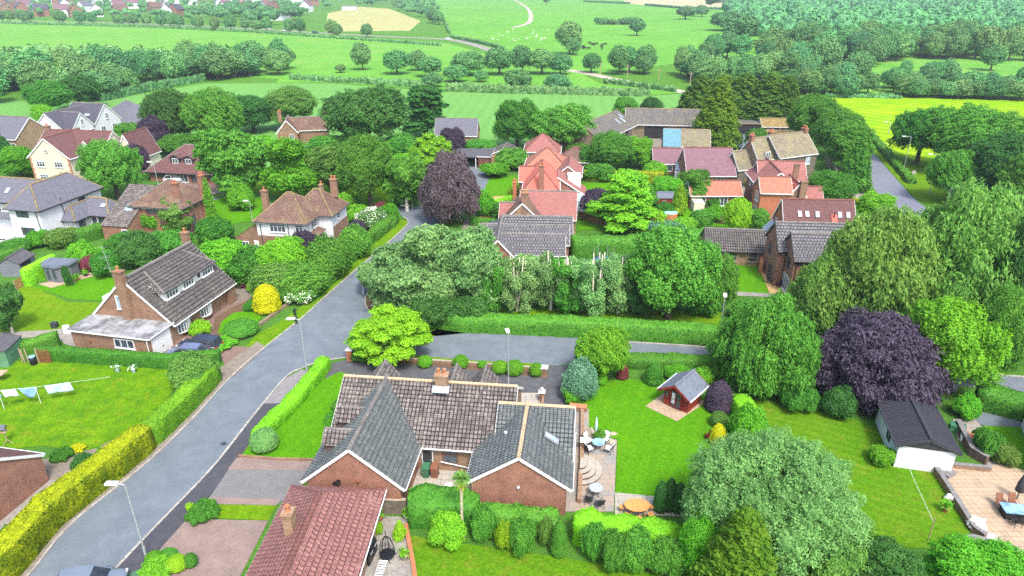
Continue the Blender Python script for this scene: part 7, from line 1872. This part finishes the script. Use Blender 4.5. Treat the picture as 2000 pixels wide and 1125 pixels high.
# cars
def car(name, label, b, rz, paint, L_=4.4, W_=1.8, H_=1.48, estate=False):
    t = thing(name, label, 'car', b, rz); k = L_/4.4; hw = W_/2
    # stations: x, z sill, z belt, half width
    st = [(-2.2,.42,.66,.66),(-2.12,.30,.80,.80),(-1.75,.24,.90,.92),(-1.0,.22,.94,.97),(0,.22,.93,1.0),(.8,.22,.90,.99),(1.45,.24,.82,.95),(1.95,.28,.74,.86),(2.18,.36,.62,.66)]
    V, Fc = [], []
    for x, zs, zb, w in st:
        w *= hw; V += [(x*k,-w*.9,zs),(x*k,-w,zs+.14),(x*k,-w,zb-.14),(x*k,-w*.9,zb),(x*k,-w*.45,zb+.035),(x*k,w*.45,zb+.035),(x*k,w*.9,zb),(x*k,w,zb-.14),(x*k,w,zs+.14),(x*k,w*.9,zs)]
    n = 10
    for i in range(len(st)-1):
        for j in range(n): Fc.append((i*n+j,(i+1)*n+j,(i+1)*n+(j+1)%n,i*n+(j+1)%n))
    Fc += [tuple(range(n)), tuple(range((len(st)-1)*n+n-1,(len(st)-1)*n-1,-1))]
    mb = MB(); mb.add([(p[0],p[1],p[2]) for p in V], Fc, 0, True); body = mb.build('body', M[paint], t)
    r0, r1 = (-1.95 if estate else -1.55), .35      # roof back and front
    c = [(-2.1 if estate else -2.0,.9,.80),(r0,H_-.06,.62),(-.6,H_,.66),(r1,H_-.05,.63),(1.2,.86,.80)]
    V = []; Fc = []
    for x, z, w in c:
        w *= hw; V += [(x*k,-w,z),(x*k,w,z)]
    lo = [(c[0][0]*k,-hw*.86,.88),(c[0][0]*k,hw*.86,.88),(c[4][0]*k,-hw*.84,.84),(c[4][0]*k,hw*.84,.84),(-.6*k,-hw*.93,.92),(-.6*k,hw*.93,.92)]
    g = MB(); g.add(V, [(0,2,3,1),(6,8,9,7)]); 
    g.add([V[0],V[2],V[4],V[6],V[8],lo[4]], [(0,5,1),(1,5,2),(2,5,3),(3,5,4)]); g.add([V[1],V[3],V[5],V[7],V[9],lo[5]], [(0,1,5),(1,2,5),(2,3,5),(3,4,5)])
    g.build('windows', M['carglass'], t)
    mb = MB(); up = Vector((0,0,.012)); P = [Vector(p) for p in V[2:8]]
    mb.add([p+up for p in P], [(0,2,3,1),(2,4,5,3)], 0, True)
    for s in (0, 1):
        for a, b_ in ((2,0),(4,None),(6,8)):
            p = Vector(V[a+s]); q = Vector(V[b_+s]) if b_ is not None else Vector(lo[4+s]); mb.bar(p, q, .07, .05)
        mb.bar(V[2+s], V[4+s], .06, .05); mb.bar(V[4+s], V[6+s], .06, .05)
    mb.build('roof', M[paint], t)
    for x in (-1.32*k, 1.35*k):
        for y in (-hw*.93, hw*.93):
            mb = MB(); mb.tube((x,y-.1,.32),(x,y+.1,.32),.32,n=18); w_ = mb.build('wheel', M['tyre'], t); mb = MB(); sg = 1 if y > 0 else -1; mb.tube((x,y+sg*.1,.32),(x,y+sg*.125,.32),.2,n=12); mb.build('rim', M['galv'], w_)
    for y in (-.62, .62):
        mb = MB(); mb.box(-2.19*k,y*hw-.16,.62,-2.08*k,y*hw+.16,.78); mb.build('tail_lamp', M['redlamp'], t); mb = MB(); mb.box(2.0*k,y*hw-.17,.55,2.14*k,y*hw+.17,.68); mb.build('headlight', M['pvc'], t)
        mb = MB(); mb.box(.85*k,y*hw*1.62-.08,.86,1.0*k,y*hw*1.62+.08,1.0); mb.build('wing_mirror', M[paint], t)
    mb = MB(); mb.box(-2.215*k,-.25,.5,-2.15*k,.25,.6); mb.build('number_plate', M['whitepaint'], t)
    return t
car('parked_car','black estate car parked on pink driveway beside the gabled house', G(392,683), R(171), 'car_navy', 4.5, 1.85, 1.55, True)
car('parked_car','blue-grey car parked nearest the clipped hedge, behind the black estate', G(366,699), R(176), 'car_blue', 4.2, 1.75, 1.45)
car('parked_car','dark blue-grey car at the bottom edge, parked against the gold hedge side', G(178,1153), R(12), 'car_silver', 4.3, 1.8, 1.5)
car('parked_car','dark blue car outside the grey-tiled house drive', G(962,452), R(175), 'car_navy')
car('parked_car','pale silver car in front of the birches at the grey-tiled house', G(925,500), R(160), 'car_white')
car('parked_car','pale car on the forecourt of the twin-dormer bungalow', G(345,355), R(10), 'car_white')
car('parked_car','silver car below the orange brick house gable', G(1504,480), R(95), 'car_white')
car('parked_car','blue car at the sandy drive of the chimneyed bungalow', G(970,418), R(10), 'car_blue')
for i, (x, y) in enumerate(((523,58),(557,61),(616,65),(655,67),(876,78))):
    car('distant_car', ['white car farthest left on the far avenue road','pale car second from left on the far avenue road','dark car in the middle of the far avenue road','white car near the hay field on the avenue road','white car near the hill end of the far road'][i], G(x, y), R(-5), ('car_white','car_white','car_navy','car_white','car_white')[i])
# covered heap beside the garage of the patio house
b = G(1506, 520); t = tag(MB().add((ICO2[0]*np.array([.8,1.0,.55])*(1+.15*nr.normal(size=(len(ICO2[0]),1)))+np.array([0,0,.4])).tolist(), [tuple(x) for x in ICO2[1]]).build('covered_heap', M['lead'], None, b), 'heap under a pale grey cover beside the brown brick house', 'cover')
b = G(1178, 520); t = thing('trampoline', 'blue-skirted garden trampoline behind the white birch stems', 'trampoline', b)
mb = MB(); mb.lathe([(1.0,.85),(1.35,.85),(1.35,.9),(1.0,.9)], n=24); mb.build('pad', M['blue_tarp'], t); mb = MB(); mb.lathe([(.02,.84),(1.0,.84)], n=24); mb.build('bed', M['black'], t)
for k in range(6): a = k*1.047; mb = MB(); mb.tube((1.3*math.cos(a),1.3*math.sin(a),0),(1.3*math.cos(a),1.3*math.sin(a),2.6),.035,n=6); mb.build('leg', M['galv'], t)
b = G(1070, 590); t = thing('patio_awning', 'blue-white striped patio screen glimpsed through the birches', 'screen', b); mb = MB(); mb.box(-3.4,-.05,.1,4.2,.05,1.0); mb.build('panel', M['blue_pattern'], t)
for x in (-3.4,0,4.1): MB().box(x,-.08,0,x+.1,.08,1.1).build('post', M['whitepaint'], t)
b = G(1308, 425); t = thing('garden_pool', 'round above-ground pool with turquoise cover in the central gardens', 'pool', b); mb = MB(); mb.lathe([(1.15,0),(1.2,.9)], n=22); mb.build('wall', M['terracotta'], t); mb = MB(); mb.lathe([(1.18,.91),(.6,1.15),(.02,1.2)], n=22); mb.build('cover', M['cyan'], t)
b = G(1398, 362); t = thing('gazebo', 'small gazebo with white domed canopy before the purple roof', 'gazebo', b)
mb = MB(); mb.lathe([(1.5,1.9),(1.35,2.1),(.8,2.35),(.02,2.5)], n=16); mb.build('canopy', M['white_cloth'], t)
for k in range(4): a = k*1.571+.78; mb = MB(); mb.tube((1.35*math.cos(a),1.35*math.sin(a),0),(1.35*math.cos(a),1.35*math.sin(a),1.95),.06,n=6); mb.build('leg', M['blue_cloth'], t)
# washing line
b0, b1 = G(9, 800), G(80, 788); e0, e1 = G(-70, 815), G(345, 735)
def prop(b, h, l): return tag(MB().poly_tube([(0,0,-.1),(0,0,h)],[.03,.025],7).build('line_prop', M['pvc'], None, b), l, 'clothes prop')
zl = 2.0
q = [hgt(G(9,800),748), hgt(G(80,788),744)]
prop(G(9,800), 2.0, 'left white pole holding up the washing line'); prop(G(80,788), 1.75, 'right white pole holding up the washing line')
A, B = G(9,800) + Vector((0,0,1.98)), G(80,788) + Vector((0,0,1.74)); d = (B-A)
far_end = B + d*2.1 + Vector((0,0,.3)); mb = MB(); o = A - d*1.3
mb.poly_tube([o, A, B, far_end],[.012]*4,5); tag(mb.build('washing_line', M['pvc']), 'thin white washing line across the mossy lawn', 'washing line')
def cloth(a, b_, drop, mat, name, label, sag=0.0, notch=0.0):
    n = 16; mb = MB(); V = []; m = 6
    u = (b_-a); side = Vector((-u.y, u.x, 0)).normalized()
    for i in range(n+1):
        s = i/n; dr = drop*(1 - sag*(abs(2*s-1)**1.8))
        for j in range(m+1):
            p = a + u*s - Vector((0,0,dr*j/m)); p += side*(.05*math.sin(s*9+j*.7) + .07*j/m); p += u.normalized()*(.16*j/m); V.append(p)
    F_ = [(i*(m+1)+j, i*(m+1)+j+1, (i+1)*(m+1)+j+1, (i+1)*(m+1)+j) for i in range(n) for j in range(m)]
    mb.add(V, F_, 0, True); o = mb.build(name, M[mat]); s_ = o.modifiers.new('thickness', 'SOLIDIFY'); s_.thickness = .012; return tag(o, label, 'washing')
def on(s): return A + d*s if s <= 1 else B + (far_end-B)*((s-1)/2.1)
cloth(on(-.35), on(.0), .75, 'blue_cloth', 'towel', 'blue cloth at the left end of the washing line')
cloth(on(.06), on(.46), .8, 'white_cloth', 'towel', 'white patterned cloth hanging next to the left line pole')
cloth(on(.5), on(.99), 1.15, 'blue_cloth', 'blanket', 'sagging round-bottomed blue blanket on the washing line', sag=.9)
cloth(on(1.22), on(1.95), .95, 'blue_pattern', 'sheet', 'pale blue printed sheet at the right of the washing line')
mb = MB(); bb = G(4, 742); mb.box(-.9,-.5,.75,.55,.5,.82); mb.tube((-.2,0,0),(-.2,0,.75),.04,n=6); tag(mb.build('garden_table', M['wood_pale'], None, bb), 'weathered grey table corner at the left edge behind washing', 'table')
b = G(16, 866); t = thing('bird_table', 'wooden bird house on a tripod-footed pole at left lawn edge', 'bird table', b)
mb = MB(); mb.tube((0,0,.2),(0,0,1.15),.045,n=7); mb.build('pole', M['wood_pale'], t)
for k in range(3): a = k*2.1; mb = MB(); mb.tube((0,0,.42),(.4*math.cos(a),.4*math.sin(a),0),.03,n=5); mb.build('foot', M['wood_pale'], t)
mb = MB(); mb.box(-.24,-.2,1.15,.24,.2,1.19); mb.box(-.19,-.15,1.19,.19,.15,1.55); mb.build('house_box', M['ridge_cream'], t)
mb = MB(); slope_faces(mb, [(-.32,-.26,1.5),(.32,-.26,1.5),(.32,0,1.82),(-.32,0,1.82)],.03); slope_faces(mb, [(-.32,.26,1.5),(.32,.26,1.5),(.32,0,1.82),(-.32,0,1.82)],.03); mb.build('roof', M['feltblue'], t); mb = MB(); mb.tube((.0,-.16,1.35),(0,-.165,1.35),.07,n=10); mb.build('hole', M['shade_black'], t)
b = G(108, 640); tag(MB().box(-.3,-.25,0,.3,.25,.6).box(-.32,-.27,.6,.32,.27,.66).build('compost_bin', M['greydark'], None, b), 'dark square bin on the path behind the curved hedge', 'bin')
b = G(132, 652); tag(MB().bar((0,0,0),(-.15,.25,.95),.75,.05,up=(0,-1,.2)).build('leaning_panel', M['pvc'], None, b), 'white panel leaning by the garage corner', 'panel')
b = G(100, 640)
for x, y, m_, l in ((152,548,'terracotta','terracotta pot beside grey summerhouse deck'),(168,540,'greydark','dark barbecue tub on the sandy deck corner'),(146,552,'stone_trim','pale pot nearest the grey summerhouse'),(795,1015,'galv','tall galvanised pot by the block wall'),(742,1018,'terracotta','large terracotta pot by the red-tiled bungalow wall'),(790,1094,'stone_trim','small stone pot on the paved yard'),(1845,1000,'terracotta','orange ball-shaped pot on the low patio wall'),(1946,888,'green_plastic','dark planter by the olive bush')):
    t = thing('plant_pot', l, 'plant pot', G(x, y)); mb = MB(); mb.lathe([(.16,0),(.24,.4),(.26,.42),(.26,.48),(.2,.48)], n=12); mb.build('pot', M[m_], t)
    V = nr.normal(size=(160,3))*np.array([.15,.15,.14]) + np.array([0,0,.65]); lv, lq = leaf_quads(V, nr.normal(size=(160,3)), .12); me = np_mesh('leaves', lv, lq, np.zeros((0,3),int), nr.random(160), [L['bright']]); o = bpy.data.objects.new('plant', me); COL.objects.link(o); o.parent = t
for x, y, m_, l in ((230,726,'lead','left pale glazed pot at the foot of the dividing hedge'),(262,727,'lead','right pale glazed pot at the foot of the dividing hedge')):
    t = thing('flower_pot', l, 'plant pot', G(x, y)); mb = MB(); mb.lathe([(.15,0),(.22,.3),(.2,.34)], n=12); mb.build('pot', M[m_], t); V = nr.normal(size=(120,3))*np.array([.2,.2,.14]) + np.array([0,0,.5]); lv, lq = leaf_quads(V, nr.normal(size=(120,3)), .1); me = np_mesh('flowers', lv, lq, np.zeros((0,3),int), nr.random(120), [L['white']]); o = bpy.data.objects.new('flowers', me); COL.objects.link(o); o.parent = t
# ---- stone patio: steps, tables and chairs
b = G(1131, 935); t = thing('patio_steps', 'four concentric rounded stone steps on the patio', 'steps', b, -.12)
for k, r_ in enumerate((1.75,1.3,.9,.5)):
    pts = [(0,0)] + [(r_*math.cos(a), r_*math.sin(a)*1.05) for a in [(-math.pi/2 + math.pi*i/16)*.98 for i in range(17)]]
    pts = pts[1:]; mb = MB(); mb.prism(pts, -.02 + .16*k, .13 + .16*k + .01, 0, 1); o = mb.build('step', [M['flags_pale'], M['brick_dark']], t); o.location = (0,.95,.06)
def rtable(px, py, r_, mat, label, legm='greydark', h=.72):
    t = thing('garden_table', label, 'table', G(px, py, 0) + Vector((0,0,.06))); mb = MB(); mb.lathe([(r_,h-.03),(r_+.02,h-.015),(r_,h)], n=28); mb.build('tabletop', M[mat], t)
    for k in range(4): a = k*1.571+.6; mb = MB(); mb.poly_tube([(r_*.75*math.cos(a),r_*.75*math.sin(a),0),(r_*.35*math.cos(a),r_*.35*math.sin(a),h*.5),(r_*.7*math.cos(a),r_*.7*math.sin(a),h-.03)],[.022]*3,6); mb.build('leg', M[legm], t)
    return t
def chair(b, rz, label, group, cush=True, fm='greydark'):
    t = thing('garden_chair', label, 'chair', b, rz, group); w = .27
    mb = MB(); mb.box(-w,-w,.4,w,w,.44); mb.build('seat', M[fm], t); mb = MB(); mb.bar((0,w,.44),(0,w+.22,1.05),.5,.04,up=(0,1,0)); mb.build('backrest', M[fm], t)
    if cush: mb = MB(); mb.box(-w+.02,-w+.02,.445,w-.02,w-.03,.52); mb.bar((0,w-.05,.5),(0,w+.17,1.03),.46,.07,up=(0,1,0)); mb.build('cushion', M['white_cloth'], t)
    for x in (-w+.02, w-.02):
        for y, y1 in ((-w+.02,-w-.04),(w-.02,w+.06)): mb = MB(); mb.tube((x,y,.42),(x,y1,0),.018,n=6); mb.build('leg', M[fm], t)
        mb = MB(); mb.poly_tube([(x,-w,.42),(x,-w-.02,.64),(x,w+.06,.66)],[.018]*3,6); mb.build('armrest', M[fm], t)
    return t
tb = rtable(1168, 878, .5, 'teal_glass', 'round glass garden table among four cushioned chairs on the patio')
P0 = G(1168, 878) + Vector((0,0,.06))
for a, l in ((50,'right rear'),(140,'left rear'),(215,'left front'),(325,'right front')):
    p = P0 + Vector((math.cos(R(a))*.95, math.sin(R(a))*.85, 0)); chair(p, R(a-90), l + ' white-cushioned chair at the round glass table', 'cushioned patio chairs')
rtable(1163, 968, .5, 'pewter', 'round pewter-coloured table at the foot of the curved steps')
chair(G(1150, 984)+Vector((0,0,.06)), R(160), 'metal chair left of the pewter-coloured table', 'metal patio chairs', False); chair(G(1170, 992)+Vector((0,0,.06)), R(195), 'metal chair in front of the pewter-coloured table', 'metal patio chairs', False)
b = G(1163, 858); t = thing('parasol', 'closed pale blue-grey parasol behind the glass table', 'parasol', b); mb = MB(); mb.tube((0,0,0),(0,0,2.2),.025,n=6); mb.build('pole', M['galv'], t); mb = MB(); mb.lathe([(.04,.75),(.13,.85),(.11,1.5),(.05,2.15),(.01,2.25)], n=9); mb.build('canopy', M['blue_pattern'], t); mb = MB(); mb.lathe([(.3,0),(.3,.08),(.05,.12)], n=12); mb.build('base', M['stone_trim'], t)
for i, (x, y, s) in enumerate(((1152,845,.55),(1190,862,.5),(1180,872,.4),(1155,868,.35),(1196,848,.45))):
    iv, it = ICO1; v = iv*(1+.25*nr.normal(size=(len(iv),1)))*np.array([s,s*.8,s*.45]); o = MB().add(v.tolist(), [tuple(k) for k in it]).build('rockery_stone', M['stone_trim'], None, G(x, y)); tag(o, ['largest pale rock at the back of the patio rockery','right-hand rock of the patio rockery','front rock of the patio rockery near the table','small left rock of the patio rockery','flat rock at the lawn side of the patio rockery'][i], 'rock')
ptree('shrub','green',1172,862,838,24,'small green plant in the patio rockery')
# wooden picnic table with stools
b = G(1243, 1003) + Vector((0,0,.05)); t = thing('picnic_table', 'oval orange timber garden table beside the yew clump', 'table', b)
mb = MB(); mb.lathe([(.92,.7),(.95,.73),(.92,.77)], n=30, sy=.72); mb.build('tabletop', M['teak'], t)
for x in (-.45,.45):
    for y in (-.25,.25): mb = MB(); mb.tube((x,y,.7),(x*1.2,y*1.2,0),.05,n=6); mb.build('leg', M['teak'], t)
for i, (x, y) in enumerate(((-1.05,.15),(-.85,-.62),(0,-.95),(.9,-.6),(1.05,.2))):
    s = thing('timber_stool', ['left stool','front left stool','front stool','front right stool','right stool'][i] + ' at the oval orange timber table', 'stool', b + Vector((x,y,0)), 0, 'stools at the timber table'); mb = MB(); mb.lathe([(.22,.4),(.23,.43),(.22,.46)], n=14); mb.build('seat', M['teak'], s)
    for k in range(3): a = k*2.1; mb = MB(); mb.tube((.14*math.cos(a),.14*math.sin(a),.4),(.2*math.cos(a),.2*math.sin(a),0),.03,n=5); mb.build('leg', M['teak'], s)
b = G(1385, 862); t = thing('garden_bench', 'small red wooden bench beside gold cylinder shrub', 'bench', b, R(-75)); mb = MB(); mb.box(-.5,-.2,.4,.5,.2,.45); mb.build('seat', M['wood_red'], t); mb = MB(); mb.box(-.5,.2,.4,.5,.25,.85); mb.build('backrest', M['wood_red'], t)
for x in (-.45,.38): MB().box(x,-.18,0,x+.07,.22,.4).build('leg', M['wood_red'], t)
b = G(1429, 862); tag(MB().poly_tube([(0,0,-.1),(.03,.02,.9),(0,.05,1.6)],[.24,.2,.17],9).build('tree_stump', M['twig'], None, b), 'pale cut trunk standing between clipped shrubs and lime hedge', 'tree stump')
b = G(848, 985); tag(MB().lathe([(.3,.55),(.33,.6),(.3,.64)], n=16).tube((0,0,0),(0,0,.55),.04,n=6).build('bird_bath', M['whitepaint'], None, G(877,960)), 'white round bird bath in the bungalow courtyard', 'bird bath')
# paved yard by the red-tiled bungalow
b = G(757, 1088); t = thing('hanging_chair', 'black egg-shaped hanging chair frame in the paved yard', 'hanging chair', b)
for k in range(8):
    a = k*.785; mb = MB(); mb.poly_tube([(.5*math.cos(a),.5*math.sin(a),.25),(.52*math.cos(a),.52*math.sin(a),.7),(.3*math.cos(a),.3*math.sin(a),1.5),(0,0,1.85)],[.025]*4,5); mb.build('rib', M['black'], t)
mb = MB(); mb.tube((0,0,1.85),(0,0,2.3),.025,n=5); mb.lathe([(.02,.2),(.5,.25),(.5,.3)], n=16); mb.build('basket', M['black'], t)
for k in range(4): a = k*1.571+.4; mb = MB(); mb.tube((0,0,.1),(.85*math.cos(a),.85*math.sin(a),.02),.03,n=5); mb.build('foot', M['black'], t)
b = G(722, 1090); t = thing('barbecue', 'large black hooded barbecue against the brick wall of the yard', 'barbecue', b, R(80)); mb = MB(); mb.box(-.75,-.3,.1,.75,.3,.85); mb.build('cabinet', M['black'], t); mb = MB(); mb.tube((-.7,0,.9),(.7,0,.9),.33,n=14); mb.build('hood', M['black'], t)
for x in (-.35,.35): mb = MB(); mb.tube((x-.2,-.36,.9),(x+.2,-.36,.9),.03,n=6); mb.build('handle', M['galv'], t)
b = G(746, 1115); t = thing('lounger', 'metal-framed lounger with white slats near the garden stack', 'lounger', b, R(85))
mb = MB()
for k in range(7): mb.box(-.8+k*.2,-.28,.38,-.7+k*.2,.28,.41)
mb.build('slats', M['pvc'], t)
for x in (-.75,.5):
    for y in (-.25,.25): mb = MB(); mb.tube((x,y,0),(x,y,.38),.025,n=5); mb.build('leg', M['galv'], t)
b = G(698, 1095); t = thing('parasol', 'closed white parasol against the yard wall of the red-tiled bungalow', 'parasol', b); mb = MB(); mb.tube((0,0,0),(0,0,2.3),.03,n=6); mb.build('pole', M['greydark'], t); mb = MB(); mb.lathe([(.03,.9),(.2,1.0),(.16,1.7),(.04,2.3)], n=10); mb.build('canopy', M['white_cloth'], t)
ptree('column','yellow',781,1050,1018,24,'spiky yellow-green plant in the paved yard', name='spiky_plant', cat='plant'); ptree('shrub','yellow',738,1042,1020,18,'small yellow-green plant by the red-tiled bungalow wall')
# ---- right hand patio
b = G(1982, 1010) + Vector((0,0,.05)); t = thing('garden_table', 'dark rattan dining table with glass top on the sandy patio', 'table', b, R(-10)); mb = MB(); mb.box(-1.0,-.55,.66,1.0,.55,.72); mb.build('tabletop', M['teal_glass'], t); mb = MB(); mb.box(-.9,-.45,0,.9,.45,.65); mb.build('base', M['shade_black'], t)
P0 = b
for i, (x, y, a) in enumerate(((-.55,.8,0),(.35,.8,0),(-.6,-.85,180),(.2,-.85,180))):
    chair(P0 + Vector((x, y, 0)), R(a), ['rear left','rear right','front left','front right'][i] + ' dark rattan chair at the sandy patio table', 'rattan patio chairs', False, 'brown_plastic' if i < 2 else 'shade_black')
b = G(1985, 975); t = thing('cantilever_parasol', 'folded dark parasol leaning at the white house corner', 'parasol', b); mb = MB(); mb.tube((0,0,0),(.1,0,2.6),.04,n=6); mb.build('pole', M['greydark'], t); mb = MB(); mb.lathe([(.05,.6),(.32,.8),(.28,1.5),(.06,2.5)], n=10); mb.build('canopy', M['greydark'], t)
for i, (x, y) in enumerate(((1902,1028),(1910,1038),(1855,978))):
    s = (.55,.5,.4)[i]; iv, it = ICO2; v = iv*(1+.16*nr.normal(size=(len(iv),1)))*np.array([s,s*.8,s*.9])+np.array([0,0,s*.6]); o = MB().add(v.tolist(), [tuple(k) for k in it]).build('white_planter', M['fleece'], None, G(x, y)); tag(o, ['large white flowering trough against the low patio wall','white flowering trough next to the largest one by the wall','small white flower tub on the patio wall side'][i], 'planter')
b = G(1930, 1052); tag(MB().lathe([(.5,.1),(.55,.2),(.45,.28)], n=18, sy=.6).build('white_basin', M['pvc'], None, b), 'white oval basin at the bottom of the sandy patio', 'basin')
b = G(1843, 925); tag(MB().box(-.5,-.6,0,.5,.6,.32).box(-.55,-.65,.32,.55,.65,.38).build('patio_step', M['wall_grey'], None, b, .5), 'pale stone step block at the top corner of sandy patio', 'step')
for i, (x, y, m_, s) in enumerate(((1868,842,'green_plastic',(.55,.4,.6)),(1898,868,'brick_orange',(.42,.38,.75)),(1905,885,'cyan',(.5,.35,.4)),(1880,862,'pvc',(.22,.2,.5)))):
    o = MB().box(-s[0],-s[1],0,s[0],s[1],s[2]).box(-s[0]-.03,-s[1]-.03,s[2],s[0]+.03,s[1]+.03,s[2]+.06).build('storage_box', M[m_], None, G(x, y), -.5); tag(o, ['green lidded storage box behind the white garage','terracotta-coloured storage box along the dark brick wall','turquoise covered box at the end of the dark brick wall','small white box between green and terracotta boxes'][i], 'storage box')
mb = MB(); pa, pb = G(1740, 882) + Vector((0,0,1.9)), G(1812, 1056) + Vector((0,0,1.6)); mb.poly_tube([pa, pa.lerp(pb,.5)-Vector((0,0,.25)), pb],[.014]*3,5); tag(mb.build('washing_line', M['pvc']), 'long white line hanging over the drying lawn by the white garage', 'washing line')
for p_, l in ((G(1740,882),'post of the drying lawn line beside the bright rounded bush'),(G(1812,1056),'far post of the drying lawn line near the bottom')): tag(MB().tube((0,0,0),(0,0,1.95),.04,n=6).build('line_post', M['wood_pale'], None, p_), l, 'post')
# table set on the far sandy patio
b = G(1516, 556) + Vector((0,0,.05)); t = thing('garden_table', 'dark metal table set on the sandy deck of the brown brick house', 'table', b, .3); mb = MB(); mb.lathe([(.5,.68),(.5,.73)], n=20); mb.tube((0,0,0),(0,0,.68),.05,n=6); mb.build('tabletop', M['grey'], t)
for i, (x, y, a) in enumerate(((.8,.1,-90),(-.75,.3,60),(0,-.8,180))): chair(b + Vector((x,y,0)), R(a), ['right','left','near'][i] + ' chair at the dark metal table on the sandy deck', 'sandy deck chairs', i == 0)
# flying bits: none
# ---------------------------------------------------------------- camera, light, air
cam = bpy.data.cameras.new('camera'); co = bpy.data.objects.new('camera', cam); COL.objects.link(co)
cam.sensor_width = 36; cam.lens = 36 * FPX / 2000; cam.clip_end = 9000; cam.clip_start = .5
co.location = (0, 0, CAMH); co.rotation_euler = (math.pi/2 - PITCH, 0, 0); scene.camera = co
w = bpy.data.worlds.new('World'); scene.world = w; w.use_nodes = True; nt = w.node_tree
bg = nt.nodes['Background']; sk = nt.nodes.new('ShaderNodeTexSky'); sk.sky_type = 'NISHITA'; sk.sun_disc = False
EL, AZ = R(56), R(158)      # high soft sun behind the camera, slightly right
sk.sun_elevation = EL; sk.sun_rotation = AZ; sk.air_density = 1.0; sk.dust_density = 4.0; sk.ozone_density = .6
nt.links.new(sk.outputs[0], bg.inputs[0]); bg.inputs[1].default_value = .15
sd = bpy.data.lights.new('sun', 'SUN'); so = bpy.data.objects.new('sun', sd); COL.objects.link(so)
sd.energy = 1.5; sd.angle = R(10); sd.color = (1, .96, .90)
dv = Vector((math.sin(AZ)*math.cos(EL), math.cos(AZ)*math.cos(EL), math.sin(EL)))
so.rotation_euler = (-dv).to_track_quat('-Z', 'Y').to_euler(); so.location = (0, 0, 200)
HAZE = True
if HAZE:
    mb = MB(); mb.box(-1500, -60, -1.0, 1500, 1500, 42)
    m = bpy.data.materials.new('haze_air'); m.use_nodes = True; n_ = m.node_tree; n_.nodes.clear()
    o_ = n_.nodes.new('ShaderNodeOutputMaterial'); pv = n_.nodes.new('ShaderNodeVolumePrincipled')
    pv.inputs['Color'].default_value = (.80, .88, 1, 1); pv.inputs['Density'].default_value = .00022; pv.inputs['Anisotropy'].default_value = .3
    n_.links.new(pv.outputs[0], o_.inputs['Volume']); hz = mb.build('haze', m); struct(hz, 'stuff')
vs = scene.view_settings; vs.view_transform = 'Standard'; vs.look = 'None'; vs.exposure = 1.55; vs.gamma = 1
scene.cycles.volume_bounces = 0; scene.cycles.max_bounces = 6; scene.cycles.diffuse_bounces = 3; scene.cycles.use_denoising = False
